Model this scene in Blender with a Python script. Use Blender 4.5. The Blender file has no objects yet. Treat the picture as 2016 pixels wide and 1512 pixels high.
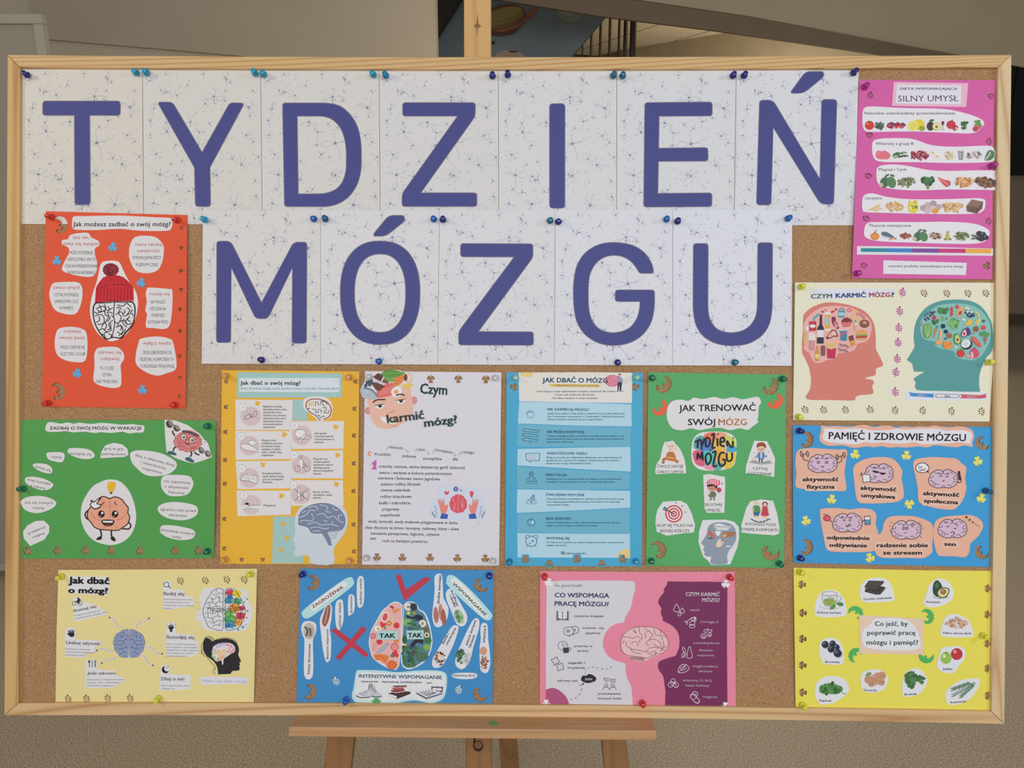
import bpy, bmesh, math, random
from mathutils import Vector, Matrix, Euler
from mathutils.geometry import tessellate_polygon

# ------------------------------------------------------------------ camera, world, lights, exposure
S = bpy.context.scene
COL = S.collection
FOC = 1514.0
PITCH = math.radians(13)
CAMZ = 1.45
cd = bpy.data.cameras.new('camera')
cd.sensor_width = 36.0
cd.lens = FOC / 2016 * 36.0
cd.clip_start = 0.05
cam = bpy.data.objects.new('camera', cd)
cam.location = (0, 0, CAMZ)
cam.rotation_euler = (math.pi/2 - PITCH, 0, 0)
COL.objects.link(cam)
S.camera = cam

w = bpy.data.worlds.new('hall'); S.world = w
w.use_nodes = True
w.node_tree.nodes['Background'].inputs[0].default_value = (0.80, 0.82, 0.88, 1)
w.node_tree.nodes['Background'].inputs[1].default_value = 0.22

def area(name, loc, target, sx, sy, power, col):
    l = bpy.data.lights.new(name, 'AREA'); l.shape = 'RECTANGLE'; l.size = sx; l.size_y = sy
    l.energy = power; l.color = col
    o = bpy.data.objects.new(name, l); o.location = loc
    o.rotation_euler = (Vector(target) - Vector(loc)).to_track_quat('-Z', 'Y').to_euler()
    COL.objects.link(o); return o
area('fill_light_behind', (0.3, -3.2, 2.3), (0.1, 1.3, 1.0), 3.4, 1.9, 106, (0.93, 0.96, 1.0))  # broad soft fill added behind the camera; no window is known there
area('side_light_left', (-2.3, -0.3, 2.5), (-0.4, 1.3, 1.0), 0.5, 0.5, 14, (1.0, 0.89, 0.74))  # side light added to throw the pin shadows; no panel seen
area('side_light_right', (2.5, -0.3, 2.3), (0.5, 1.3, 0.9), 0.5, 0.5, 14, (0.93, 0.96, 1.0))  # cooler side light added from the right, no panel seen here either
area('hall_area_light', (0.7, 3.2, 2.9), (0.7, 3.2, 0.0), 1.6, 0.6, 22, (1.0, 0.95, 0.86))  # unseen area light over the hall, facing down
def lamp(name, loc, power, col, r):
    l = bpy.data.lights.new(name, 'POINT'); l.energy = power; l.color = col; l.shadow_soft_size = r
    o = bpy.data.objects.new(name, l); o.location = loc; COL.objects.link(o)
lamp('corridor_fill_light', (2.4, 7.2, 1.6), 55, (1.0, 0.93, 0.8), 0.15)  # added fill hidden behind the board, lifts the tiled ceiling
lamp('corridor_glow_light', (2.42, 7.35, 2.2), 9, (1.0, 0.9, 0.72), 0.06)  # added light hidden behind the board, makes the corridor wall glow

S.view_settings.view_transform = 'Standard'
S.view_settings.look = 'None'
S.view_settings.gamma = 1.0
S.view_settings.use_curve_mapping = False
S.view_settings.exposure = 0.0

# ------------------------------------------------------------------ helpers
RC = Matrix.Rotation(math.pi/2 - PITCH, 3, 'X')
PN = Euler((0.0046, -0.0105, 0)).to_matrix() @ Vector((0, 0, 1))     # normal of the cork board seen by the camera
P0 = Vector((-0.0152, -0.0071, -1.392))
NW = RC @ PN                                                           # the same normal in the room

def ray(x, y):
    return Vector(((x-1008)/FOC, -(y-756)/FOC, -1.0))
def B(x, y, h=0.0):
    """point of the room at height h (metres) over the cork surface"""
    d = ray(x, y)
    t = (PN.dot(P0) + h) / PN.dot(d)
    return RC @ (d*t) + Vector((0, 0, CAMZ))
def D(x, y, dist):
    """point of the room at horizontal distance dist"""
    d = RC @ ray(x, y)
    return d*(dist/d.y) + Vector((0, 0, CAMZ))
def Z(x, y, z):
    d = RC @ ray(x, y)
    return d*((z-CAMZ)/d.z) + Vector((0, 0, CAMZ))

GAIN = 0.80
def lin(c):
    r = []
    for v in c:
        v /= 255.0
        v = v/12.92 if v <= 0.04045 else ((v+0.055)/1.055)**2.4
        r.append(min(v/GAIN, 0.92))
    return r

def nodes(name):
    m = bpy.data.materials.new(name); m.use_nodes = True
    nt = m.node_tree
    return m, nt, nt.nodes['Principled BSDF']
def flat(name, c, rough=0.6, spec=0.3, metal=0.0):
    m, nt, b = nodes(name)
    b.inputs['Base Color'].default_value = (*lin(c), 1)
    b.inputs['Roughness'].default_value = rough
    b.inputs['Specular IOR Level'].default_value = spec
    b.inputs['Metallic'].default_value = metal
    return m
def paper_mat(name, spec, rough):
    m, nt, b = nodes(name)
    a = nt.nodes.new('ShaderNodeAttribute'); a.attribute_name = 'Col'
    no = nt.nodes.new('ShaderNodeTexNoise'); no.inputs['Scale'].default_value = 9; no.inputs['Detail'].default_value = 3
    tc = nt.nodes.new('ShaderNodeTexCoord')
    bp = nt.nodes.new('ShaderNodeBump'); bp.inputs['Strength'].default_value = 0.25; bp.inputs['Distance'].default_value = 0.004
    nt.links.new(tc.outputs['Object'], no.inputs['Vector'])
    nt.links.new(no.outputs['Fac'], bp.inputs['Height'])
    nt.links.new(bp.outputs['Normal'], b.inputs['Normal'])
    nt.links.new(a.outputs['Color'], b.inputs['Base Color'])
    b.inputs['Roughness'].default_value = rough
    b.inputs['Specular IOR Level'].default_value = spec
    return m
PAPER = paper_mat('paper', 0.25, 0.55)

def noise_mat(name, cols, scale, mapping=(1,1,1), detail=4, rough=0.7, spec=0.3, dist=0.0, stops=(0.35, 0.65), bump=0.0, vscale=None):
    """procedural colour from layered noise between the colours"""
    m, nt, b = nodes(name)
    tc = nt.nodes.new('ShaderNodeTexCoord'); mp = nt.nodes.new('ShaderNodeMapping'); mp.inputs['Scale'].default_value = mapping
    no = nt.nodes.new('ShaderNodeTexNoise'); no.inputs['Scale'].default_value = scale; no.inputs['Detail'].default_value = detail
    no.inputs['Distortion'].default_value = dist
    cr = nt.nodes.new('ShaderNodeValToRGB')
    e = cr.color_ramp.elements
    n = len(cols)
    for i, c in enumerate(cols):
        p = stops[0] + (stops[1]-stops[0])*i/max(1, n-1)
        if i < 2: e[i].position = p; e[i].color = (*lin(c), 1)
        else:
            q = e.new(p); q.color = (*lin(c), 1)
    nt.links.new(tc.outputs['Object'], mp.inputs['Vector']); nt.links.new(mp.outputs['Vector'], no.inputs['Vector'])
    nt.links.new(no.outputs['Fac'], cr.inputs['Fac']); nt.links.new(cr.outputs['Color'], b.inputs['Base Color'])
    if bump:
        bp = nt.nodes.new('ShaderNodeBump'); bp.inputs['Strength'].default_value = bump; bp.inputs['Distance'].default_value = 0.002
        nt.links.new(no.outputs['Fac'], bp.inputs['Height']); nt.links.new(bp.outputs['Normal'], b.inputs['Normal'])
    b.inputs['Roughness'].default_value = rough; b.inputs['Specular IOR Level'].default_value = spec
    return m

def wood_mat(name, light, dark, axis, ring=34, rough=0.5, spec=0.35, seed=0.0, amount=0.75):
    """straight pine grain running along one axis: thin dark growth lines that wander, fine fibres over them"""
    m, nt, b = nodes(name)
    tc = nt.nodes.new('ShaderNodeTexCoord'); mp = nt.nodes.new('ShaderNodeMapping')
    sc = [1.0, 1.0, 1.0]; sc[axis] = 0.035
    mp.inputs['Scale'].default_value = sc; mp.inputs['Location'].default_value = (seed, seed*0.7, seed*1.3)
    n1 = nt.nodes.new('ShaderNodeTexNoise'); n1.inputs['Scale'].default_value = 7; n1.inputs['Detail'].default_value = 1
    mul = nt.nodes.new('ShaderNodeMath'); mul.operation = 'MULTIPLY'; mul.inputs[1].default_value = ring
    fr = nt.nodes.new('ShaderNodeMath'); fr.operation = 'PINGPONG'; fr.inputs[1].default_value = 1.0
    pw = nt.nodes.new('ShaderNodeMath'); pw.operation = 'POWER'; pw.inputs[1].default_value = 3.0
    m2 = nt.nodes.new('ShaderNodeMapping'); s2 = [60.0]*3; s2[axis] = 2.0; m2.inputs['Scale'].default_value = s2
    n2 = nt.nodes.new('ShaderNodeTexNoise'); n2.inputs['Scale'].default_value = 8; n2.inputs['Detail'].default_value = 3
    ad = nt.nodes.new('ShaderNodeMath'); ad.operation = 'MULTIPLY_ADD'; ad.inputs[1].default_value = 0.35; 
    am = nt.nodes.new('ShaderNodeMath'); am.operation = 'MULTIPLY'; am.inputs[1].default_value = amount
    cr = nt.nodes.new('ShaderNodeValToRGB')
    cr.color_ramp.elements[0].color = (*lin(light), 1); cr.color_ramp.elements[1].color = (*lin(dark), 1)
    L = nt.links.new
    lean = nt.nodes.new('ShaderNodeMapping'); lean.inputs['Rotation'].default_value = (PITCH, 0, 0)     # grain follows the leaning boards
    L(tc.outputs['Object'], lean.inputs['Vector']); L(lean.outputs['Vector'], mp.inputs['Vector']); L(mp.outputs['Vector'], n1.inputs['Vector']); L(n1.outputs['Fac'], mul.inputs[0])
    L(mul.outputs[0], fr.inputs[0]); L(fr.outputs[0], pw.inputs[0]); L(pw.outputs[0], am.inputs[0])
    L(lean.outputs['Vector'], m2.inputs['Vector']); L(m2.outputs['Vector'], n2.inputs['Vector'])
    L(n2.outputs['Fac'], ad.inputs[0]); L(am.outputs[0], ad.inputs[2]); 
    sb = nt.nodes.new('ShaderNodeMath'); sb.operation = 'SUBTRACT'; sb.inputs[1].default_value = 0.12
    L(ad.outputs[0], sb.inputs[0]); L(sb.outputs[0], cr.inputs['Fac']); L(cr.outputs['Color'], b.inputs['Base Color'])
    b.inputs['Roughness'].default_value = rough; b.inputs['Specular IOR Level'].default_value = spec
    return m

def link(name, me, parent=None, mat=None):
    o = bpy.data.objects.new(name, me)
    COL.objects.link(o)
    if parent is not None: 
        o.parent = parent
        o.matrix_parent_inverse = Matrix.Translation(-abs_loc(parent))
    if mat is not None:
        me.materials.clear(); me.materials.append(mat)
    return o
ABS = {}
def abs_loc(o):
    return ABS.get(o.name, Vector((0, 0, 0)))
def thing(name, label, cat, loc=(0, 0, 0), group=None):
    o = bpy.data.objects.new(name, None); COL.objects.link(o); o.location = loc
    o.empty_display_size = 0.05
    ABS[o.name] = Vector(loc)
    o['label'] = label; o['category'] = cat
    if group: o['group'] = group
    return o
def tag(o, label, cat, group=None):
    o['label'] = label; o['category'] = cat
    if group: o['group'] = group
    return o

def prism(name, front, back, parent=None, mat=None, bevel=0.0, kind=None, label=None):
    """closed solid between two point rings of equal length"""
    bm = bmesh.new()
    a = [bm.verts.new(p) for p in front]; c = [bm.verts.new(p) for p in back]
    bm.faces.new(a); bm.faces.new(list(reversed(c)))
    n = len(a)
    for i in range(n):
        j = (i+1) % n
        bm.faces.new((a[j], a[i], c[i], c[j]))
    bmesh.ops.recalc_face_normals(bm, faces=bm.faces)
    if bevel:
        bmesh.ops.bevel(bm, geom=list(bm.edges), offset=bevel, segments=2, profile=0.6, affect='EDGES', clamp_overlap=True)
    me = bpy.data.meshes.new(name); bm.to_mesh(me); bm.free()
    o = link(name, me, parent, mat)
    if kind: o['kind'] = kind
    if label: o['label'] = label
    return o

# ---- flat shapes, in photograph pixels, turned into real sheets on the board
def smooth(pts, n=6, closed=True):
    out = []; N = len(pts)
    rng = range(N) if closed else range(N-1)
    for i in rng:
        if closed: p0, p1, p2, p3 = pts[i-1], pts[i], pts[(i+1) % N], pts[(i+2) % N]
        else: p0, p1, p2, p3 = pts[max(i-1, 0)], pts[i], pts[i+1], pts[min(i+2, N-1)]
        for k in range(n):
            t = k/n; t2 = t*t; t3 = t2*t
            out.append(tuple(0.5*((2*p1[j]) + (-p0[j]+p2[j])*t + (2*p0[j]-5*p1[j]+4*p2[j]-p3[j])*t2 + (-p0[j]+3*p1[j]-3*p2[j]+p3[j])*t3) for j in (0, 1)))
    if not closed: out.append(tuple(pts[-1]))
    return out
def ell(cx, cy, rx, ry=None, rot=0, n=20, a0=0, a1=360):
    ry = rx if ry is None else ry
    r = math.radians(rot); c, s = math.cos(r), math.sin(r); out = []
    full = abs(a1-a0) >= 360
    m = n if full else n+1
    for i in range(m):
        a = math.radians(a0 + (a1-a0)*i/n)
        x, y = rx*math.cos(a), ry*math.sin(a)
        out.append((cx+x*c-y*s, cy+x*s+y*c))
    return out
def rect(x0, y0, x1, y1):
    return [(x0, y0), (x1, y0), (x1, y1), (x0, y1)]
def rounded(pts, r, n=5):
    """polygon with rounded corners; r one number or one per corner"""
    out = []; N = len(pts)
    for i in range(N):
        ri = r[i] if isinstance(r, (list, tuple)) else r
        p, a, b = Vector(pts[i]), Vector(pts[i-1]), Vector(pts[(i+1) % N])
        if ri <= 0: out.append(tuple(p)); continue
        u = (a-p); v = (b-p)
        d = min(ri, u.length*0.48, v.length*0.48)
        s = p+u.normalized()*d; e = p+v.normalized()*d
        for k in range(n+1):
            t = k/n
            q = s*(1-t)**2 + p*2*t*(1-t) + e*t*t
            out.append(tuple(q))
    return out
def ribbon(pts, wd, taper=False):
    L = []; R = []; N = len(pts)
    P = [Vector(p) for p in pts]
    for i in range(N):
        d = P[min(i+1, N-1)] - P[max(i-1, 0)]
        if d.length < 1e-6: d = Vector((1, 0))
        d.normalize(); nn = Vector((-d.y, d.x)); k = wd/2
        if taper: k *= 1 - 0.75*i/(N-1)
        L.append(tuple(P[i]+nn*k)); R.append(tuple(P[i]-nn*k))
    return L, R

class Sheetform:
    """the curl of one pinned sheet: lifted a little between its pins"""
    def __init__(s, x0, y0, x1, y1, base=0.0012, l=0.0, r=0.0, t=0.0, b=0.0):
        s.q = (x0, y0, x1, y1, base, l, r, t, b)
    def __call__(s, x, y):
        x0, y0, x1, y1, base, l, r, t, b = s.q
        u = min(max((x-x0)/(x1-x0), 0), 1); v = min(max((y-y0)/(y1-y0), 0), 1)
        sv = math.sin(math.pi*v); su = math.sin(math.pi*u)
        return base + (l*(1-u)**3 + r*u**3)*sv + (t*(1-v)**3 + b*v**3)*su

class Ink:
    """collects flat printed shapes, crop coordinates, builds one mesh"""
    def __init__(s, ctx, form, z0):
        s.ctx = ctx; s.form = form; s.z = z0; s.v = []; s.f = []; s.c = []; s.step = 0.000011; s.cuts = []; s.hold = False
    def T(s, p):
        ox, oy, k = s.ctx
        return (ox+p[0]/k, oy+p[1]/k)
    def poly(s, pts, c, holes=None):
        loops = [[s.T(p) for p in pts]] + [[s.T(p) for p in h] for h in (holes or [])]
        fl = [p for l in loops for p in l]
        tr = tessellate_polygon([[Vector((p[0], p[1], 0)) for p in l] for l in loops])
        s.tris(fl, tr, c)
    def tris(s, fl, tr, c):
        xs = [p[0] for p in fl]; ys = [p[1] for p in fl]
        if max(xs)-min(xs) > 34 or max(ys)-min(ys) > 34:
            bm = bmesh.new(); vs = [bm.verts.new((p[0], p[1], 0)) for p in fl]
            for t in tr:
                try: bm.faces.new([vs[i] for i in t])
                except ValueError: pass
            for k, (lo, hi) in enumerate(((min(xs), max(xs)), (min(ys), max(ys)))):
                n = int((hi-lo)//22)
                for i in range(1, n+1):
                    q = lo+(hi-lo)*i/(n+1)
                    bmesh.ops.bisect_plane(bm, geom=bm.verts[:]+bm.edges[:]+bm.faces[:], plane_co=(q, 0, 0) if k == 0 else (0, q, 0), plane_no=(1, 0, 0) if k == 0 else (0, 1, 0), dist=1e-5)
            bmesh.ops.triangulate(bm, faces=bm.faces)
            bm.verts.index_update()
            fl = [(v.co.x, v.co.y) for v in bm.verts]; tr = [tuple(v.index for v in f.verts) for f in bm.faces]; bm.free()
        b = len(s.v); cc = (*lin(c), 1)
        s.v += [(p[0], p[1], s.z) for p in fl]
        for t in tr:
            a, q, r = fl[t[0]], fl[t[1]], fl[t[2]]
            cr = (q[0]-a[0])*(r[1]-a[1]) - (q[1]-a[1])*(r[0]-a[0])
            if cr > 0: t = (t[0], t[2], t[1])
            s.f.append([b+i for i in t]); s.c.append(cc)
        s.z += s.step
    def blob(s, pts, c, n=5): s.poly(smooth(pts, n), c)
    def el(s, cx, cy, rx, ry=None, c=(0, 0, 0), rot=0, n=18, a0=0, a1=360): s.poly(ell(cx, cy, rx, ry, rot, n, a0, a1), c)
    def strip(s, pts, wd, c, taper=False):
        L, R = ribbon(pts, wd, taper)
        L = [s.T(p) for p in L]; R = [s.T(p) for p in R]; n = len(L)
        s.tris(L+R, [t for i in range(n-1) for t in ((i, i+1, n+i+1), (i, n+i+1, n+i))], c)
    def line(s, pts, wd, c, sm=True, closed=False):
        if closed: pts = list(pts)+[pts[0]]
        s.strip(smooth(pts, 4, False) if sm and len(pts) > 2 else pts, wd, c)
    def ring(s, cx, cy, rx, ry, wd, c, rot=0, a0=0, a1=360, n=22): 
        s.strip(ell(cx, cy, rx, ry, rot, n, a0, a1 if a1-a0 < 360 else a0+359.9), wd, c)
    def text(s, body, cx, cy, wd=None, h=10, c=(40, 40, 45), rot=0, bold=0.0, shear=0.0, align='C', wob=0.0, sy=1.0):
        """h = capital height, (cx, cy) = middle of the capitals' height"""
        if not s.hold: s.cuts.append((len(s.v), len(s.f)))
        v, f = glyphs(body, bold)
        x0 = min(p[0] for p in v); x1 = max(p[0] for p in v)
        ky = h/0.729*1.0
        kx = (wd/(x1-x0)) if wd else ky*0.86
        W = (x1-x0)*kx
        off = {'C': -W/2, 'L': 0, 'R': -W}[align]
        r = math.radians(rot); co, si = math.cos(r), math.sin(r)
        fl = []
        for p in v:
            X = (p[0]-x0)*kx + off + shear*p[1]*ky; Y = -p[1]*ky + h/2
            if wob: Y += wob*math.sin(X*0.12/ max(0.2, h/20))
            fl.append(s.T((cx + X*co - Y*si, cy + X*si + Y*co)))
        s.tris(fl, f, c)
    def build(s, name, parent):
        """one mesh; every separately set text is a mesh of its own"""
        if not s.f: return None
        cuts = [c for c in s.cuts if c[1] > 0] if 'lettering' in name else []
        ends = [(0, 0)]+cuts+[(len(s.v), len(s.f))]
        for (v0, f0), (v1, f1) in zip(ends, ends[1:]):
            if f1 == f0: continue
            me = bpy.data.meshes.new(name)
            me.from_pydata([B(x, y, s.form(x, y)+z) for x, y, z in s.v[v0:v1]], [], [[i-v0 for i in f] for f in s.f[f0:f1]])
            at = me.color_attributes.new('Col', 'FLOAT_COLOR', 'CORNER')
            buf = []
            for c in s.c[f0:f1]: buf += list(c)*3
            at.data.foreach_set('color', buf)
            link(name, me, parent, PAPER)

GLY = {}
BASE = {'Ć': 'C', 'ć': 'c', 'Ś': 'S', 'ś': 's', 'Ń': 'N', 'ń': 'n', 'Ź': 'Z', 'ź': 'z', 'Ż': 'Z', 'ż': 'z', 'Ą': 'A', 'ą': 'a', 'Ę': 'E', 'ę': 'e'}
def raw(body):
    key = ('raw', body)
    if key in GLY: return GLY[key]
    c = bpy.data.curves.new('t', 'FONT'); c.body = body; c.size = 1.0; c.resolution_u = 2
    o = bpy.data.objects.new('t', c)
    me = o.to_mesh(); me.calc_loop_triangles()
    v = [(p.co.x, p.co.y) for p in me.vertices]; f = [tuple(t.vertices) for t in me.loop_triangles]
    o.to_mesh_clear(); bpy.data.objects.remove(o); bpy.data.curves.remove(c)
    GLY[key] = (v, f)
    return v, f
def glyphs(body, bold):
    """letters as triangles; accents of the Polish letters are added as strokes over the plain letters"""
    key = (body, bold)
    if key in GLY: return GLY[key]
    plain = ''.join(BASE.get(ch, ch) for ch in body)
    v, f = raw(plain); v = list(v); f = list(f)
    for i, ch in enumerate(body):
        if ch not in BASE: continue
        pv = raw(plain[:i+1])[0]; sv = raw(plain[i])[0]
        xr = max(p[0] for p in pv); wd = max(p[0] for p in sv)-min(p[0] for p in sv); top = max(p[1] for p in sv)
        cx = xr-wd/2
        if ch in 'ĆćŚśŃńŹź': q = [(cx-0.06, top+0.05), (cx+0.03, top+0.05), (cx+0.15, top+0.22), (cx+0.03, top+0.22)]
        elif ch in 'Żż': q = [(cx+0.065*math.cos(a), top+0.13+0.065*math.sin(a)) for a in [k*math.pi/4 for k in range(8)]]
        else: q = [(xr-0.14, 0.03), (xr-0.05, 0.03), (xr-0.13, -0.08), (xr-0.10, -0.14), (xr+0.0, -0.13), (xr-0.02, -0.2), (xr-0.15, -0.2), (xr-0.2, -0.1)]
        n = len(v); v += q; f += [tuple(n+j for j in t) for t in tessellate_polygon([[Vector((p[0], p[1], 0)) for p in q]])]
    if bold:
        V, F = v, f; v = []; f = []
        for dx, dy in ((-bold, -bold*0.6), (bold, -bold*0.6), (-bold, bold*0.6), (bold, bold*0.6)):
            n = len(v); v += [(x+dx, y+dy) for x, y in V]; f += [tuple(n+i for i in t) for t in F]
    GLY[key] = (v, f)
    return v, f

def paper(name, parent, loops, color, form, z, thick=0.0003, grid=28, label=None):
    """a real sheet: outline loops in photo pixels (first outer, rest punched through), curled by form, with edges"""
    if max(max(p[0] for p in loops[0])-min(p[0] for p in loops[0]), max(p[1] for p in loops[0])-min(p[1] for p in loops[0])) > 30: grid = 22
    bm = bmesh.new()
    fl = [p for l in loops for p in l]
    tr = tessellate_polygon([[Vector((p[0], p[1], 0)) for p in l] for l in loops])
    vs = [bm.verts.new((p[0], p[1], 0)) for p in fl]
    for t in tr:
        a, q, r = fl[t[0]], fl[t[1]], fl[t[2]]
        cr = (q[0]-a[0])*(r[1]-a[1]) - (q[1]-a[1])*(r[0]-a[0])
        if abs(cr) < 1e-9: continue
        try: bm.faces.new([vs[i] for i in (t if cr < 0 else (t[0], t[2], t[1]))])
        except ValueError: pass
    xs = [p[0] for p in loops[0]]; ys = [p[1] for p in loops[0]]
    if grid:
        for k, (lo, hi) in enumerate(((min(xs), max(xs)), (min(ys), max(ys)))):
            n = int((hi-lo)//grid)
            for i in range(1, n+1):
                c = lo + (hi-lo)*i/(n+1)
                co = (c, 0, 0) if k == 0 else (0, c, 0); no = (1, 0, 0) if k == 0 else (0, 1, 0)
                bmesh.ops.bisect_plane(bm, geom=bm.verts[:]+bm.edges[:]+bm.faces[:], plane_co=co, plane_no=no, dist=1e-5)
    be = [e for e in bm.edges if e.is_boundary]
    ex = bmesh.ops.extrude_edge_only(bm, edges=be)
    for v in ex['geom']:
        if isinstance(v, bmesh.types.BMVert): v.co.z = -thick
    for e in be: e.smooth = False
    for v in bm.verts:
        v.co = B(v.co.x, v.co.y, form(v.co.x, v.co.y) + z + v.co.z)
    for f_ in bm.faces: f_.smooth = True
    me = bpy.data.meshes.new(name); bm.to_mesh(me); bm.free()
    at = me.color_attributes.new('Col', 'FLOAT_COLOR', 'CORNER')
    at.data.foreach_set('color', list((*lin(color), 1))*len(me.loops))
    o = link(name, me, parent, PAPER)
    if label: o['label'] = label
    return o

# ---- punched motifs, unit size, y down
def clover():
    """three heart-shaped leaves and a bent stem as one outline"""
    out = [(0.07, 0.42), (0.03, 0.65), (-0.10, 1.02), (-0.22, 0.98), (-0.08, 0.62), (-0.05, 0.42)]
    for a in (150, 270, 390):
        for d, r in ((-50, 0.30), (-47, 0.62), (-38, 0.86), (-24, 1.0), (-10, 0.97), (-3, 0.86), (3, 0.86), (10, 0.97), (24, 1.0), (38, 0.86), (47, 0.62), (50, 0.30)):
            t = math.radians(a+d); out.append((r*math.cos(t)*0.92, r*math.sin(t)*0.92))
    return out
def leaf(cx, cy, ln, wd, ang):
    a = math.radians(ang); c, s = math.cos(a), math.sin(a)
    pts = [(-ln/2, 0), (-ln/4, -wd*0.42), (ln*0.1, -wd/2), (ln*0.38, -wd*0.3), (ln/2, 0), (ln*0.38, wd*0.3), (ln*0.1, wd/2), (-ln/4, wd*0.42)]
    return [(cx+x*c-y*s, cy+x*s+y*c) for x, y in pts]
def sprig():
    """several loops: a leafy twig"""
    L = [leaf(0.0, -0.76, 0.56, 0.46, -95), leaf(-0.45, -0.44, 0.58, 0.36, 215), leaf(0.46, -0.32, 0.58, 0.36, -30),
         leaf(-0.53, 0.04, 0.56, 0.34, 190), leaf(0.54, 0.15, 0.58, 0.34, -12), leaf(-0.38, 0.5, 0.48, 0.28, 165), leaf(0.46, 0.58, 0.5, 0.28, 25)]
    L.append([(-0.07, -0.45), (0.06, -0.45), (0.09, 0.2), (0.24, 0.98), (0.12, 1.0), (-0.04, 0.2)])
    return L
SWIRL = [(-0.95, 0.2), (-1, 0.5), (-0.82, 0.82), (-0.45, 1.02), (0, 1.07), (0.25, 0.98), (0.3, 1.07), (0.52, 0.8), (0.74, 0.72), (0.8, 0.47), (1, 0.3), (0.94, 0.05), (1.07, -0.15), (0.94, -0.42), (0.82, -0.74), (0.55, -0.94), (0.05, -1.07),
         (0.24, -0.8), (0.36, -0.5), (0.38, -0.2), (0.3, 0.02), (0.2, 0.08), (0.12, -0.05), (-0.04, -0.1), (-0.18, -0.02), (-0.2, 0.14), (-0.1, 0.24), (-0.06, 0.34), (-0.22, 0.46), (-0.46, 0.5), (-0.6, 0.42), (-0.58, 0.24), (-0.68, 0.1), (-0.84, 0.06)]
BUTTERFLY = [(0, -0.55), (0.3, -0.95), (0.9, -0.9), (0.95, -0.2), (0.6, 0.05), (0.8, 0.5), (0.45, 0.9), (0.12, 0.6), (0, 0.8), (-0.12, 0.6), (-0.45, 0.9), (-0.8, 0.5), (-0.6, 0.05), (-0.95, -0.2), (-0.9, -0.9), (-0.3, -0.95)]
def put(loop, x, y, r, rot=0, fx=1):
    a = math.radians(rot); c, s = math.cos(a), math.sin(a)
    return [(x+r*(fx*p[0]*c-p[1]*s), y+r*(fx*p[0]*s+p[1]*c)) for p in loop]

class Part:
    def __init__(s, obj, ink): s.obj = obj; s.ink = ink
class Poster:
    """one pinned sheet: Empty > sheet, printed areas, glued cut-outs (> lettering, picture)"""
    def __init__(s, name, label, ctx, outline, color, cat='poster', group=None, holes=(), base=0.0018, l=0.003, r=0.003, t=0.0, b=0.0, grid=28):
        ox, oy, k = ctx; s.ctx = ctx
        tp = lambda q: [(ox+p[0]/k, oy+p[1]/k) for p in q]
        out = tp(outline)
        xs = [p[0] for p in out]; ys = [p[1] for p in out]
        s.form = Sheetform(min(xs), min(ys), max(xs), max(ys), base, l, r, t, b)
        s.root = thing(name, label, cat, B(sum(xs)/len(xs), max(ys), 0.001), group or 'posters pinned to the cork board')
        s.sheet = paper('sheet', s.root, [out]+[tp(h) for h in holes], color, s.form, 0.0, grid=grid)
        s.parts = []; s.n = 0
        s.ink = Ink(ctx, s.form, 0.00012); s.own = []
    def cut(s, pts, color, name='paper_cutout', z=None, sm=0, wave=0, lift=0.0005, label=None, holes=(), grid=40, seed=1):
        if sm: pts = smooth(pts, sm)
        if wave:
            rr = random.Random(seed); q = []
            n = len(pts)
            for i in range(n):
                a, b_ = pts[i], pts[(i+1) % n]
                L = math.hypot(b_[0]-a[0], b_[1]-a[1]); m = max(1, int(L/(wave*5)))
                for j in range(m):
                    t = j/m; q.append((a[0]+(b_[0]-a[0])*t+rr.uniform(-wave, wave), a[1]+(b_[1]-a[1])*t+rr.uniform(-wave, wave)))
            pts = smooth(q, 3)
        ox, oy, k = s.ctx
        tp = lambda q: [(ox+p[0]/k, oy+p[1]/k) for p in q]
        s.n += 1
        zz = lift + (s.n % 7)*0.00003 if z is None else z
        o = paper(name, s.root, [tp(pts)]+[tp(h) for h in holes], color, s.form, zz, thick=min(zz, 0.0005), grid=grid, label=label)
        p = Part(o, None); p.z = zz; p.lay = {}
        s.parts.append(p)
        s.cur = p
        return p
    def on(s, p, kind='lettering'):
        if kind not in p.lay: p.lay[kind] = Ink(s.ctx, s.form, p.z+0.00006+(0.0004 if kind == 'lettering' and 'picture' in p.lay else 0))
        return p.lay[kind]
    def done(s):
        s.ink.build('lettering', s.root)
        for n_, k_ in s.own: k_.build(n_, s.root)
        for p in s.parts:
            for k_, ink in p.lay.items(): ink.build(k_, p.obj)
    def pic(s, name='picture', z=0.0002):
        k_ = Ink(s.ctx, s.form, z); s.own.append((name, k_)); return k_
# ------------------------------------------------------------------ the setting
def structure(o): o['kind'] = 'structure'; return o
def slab(name, pts, depth, mat, dirv=(0, 1, 0), parent=None):
    d = Vector(dirv)*depth
    return structure(prism(name, pts, [p+d for p in pts], parent, mat))

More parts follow.
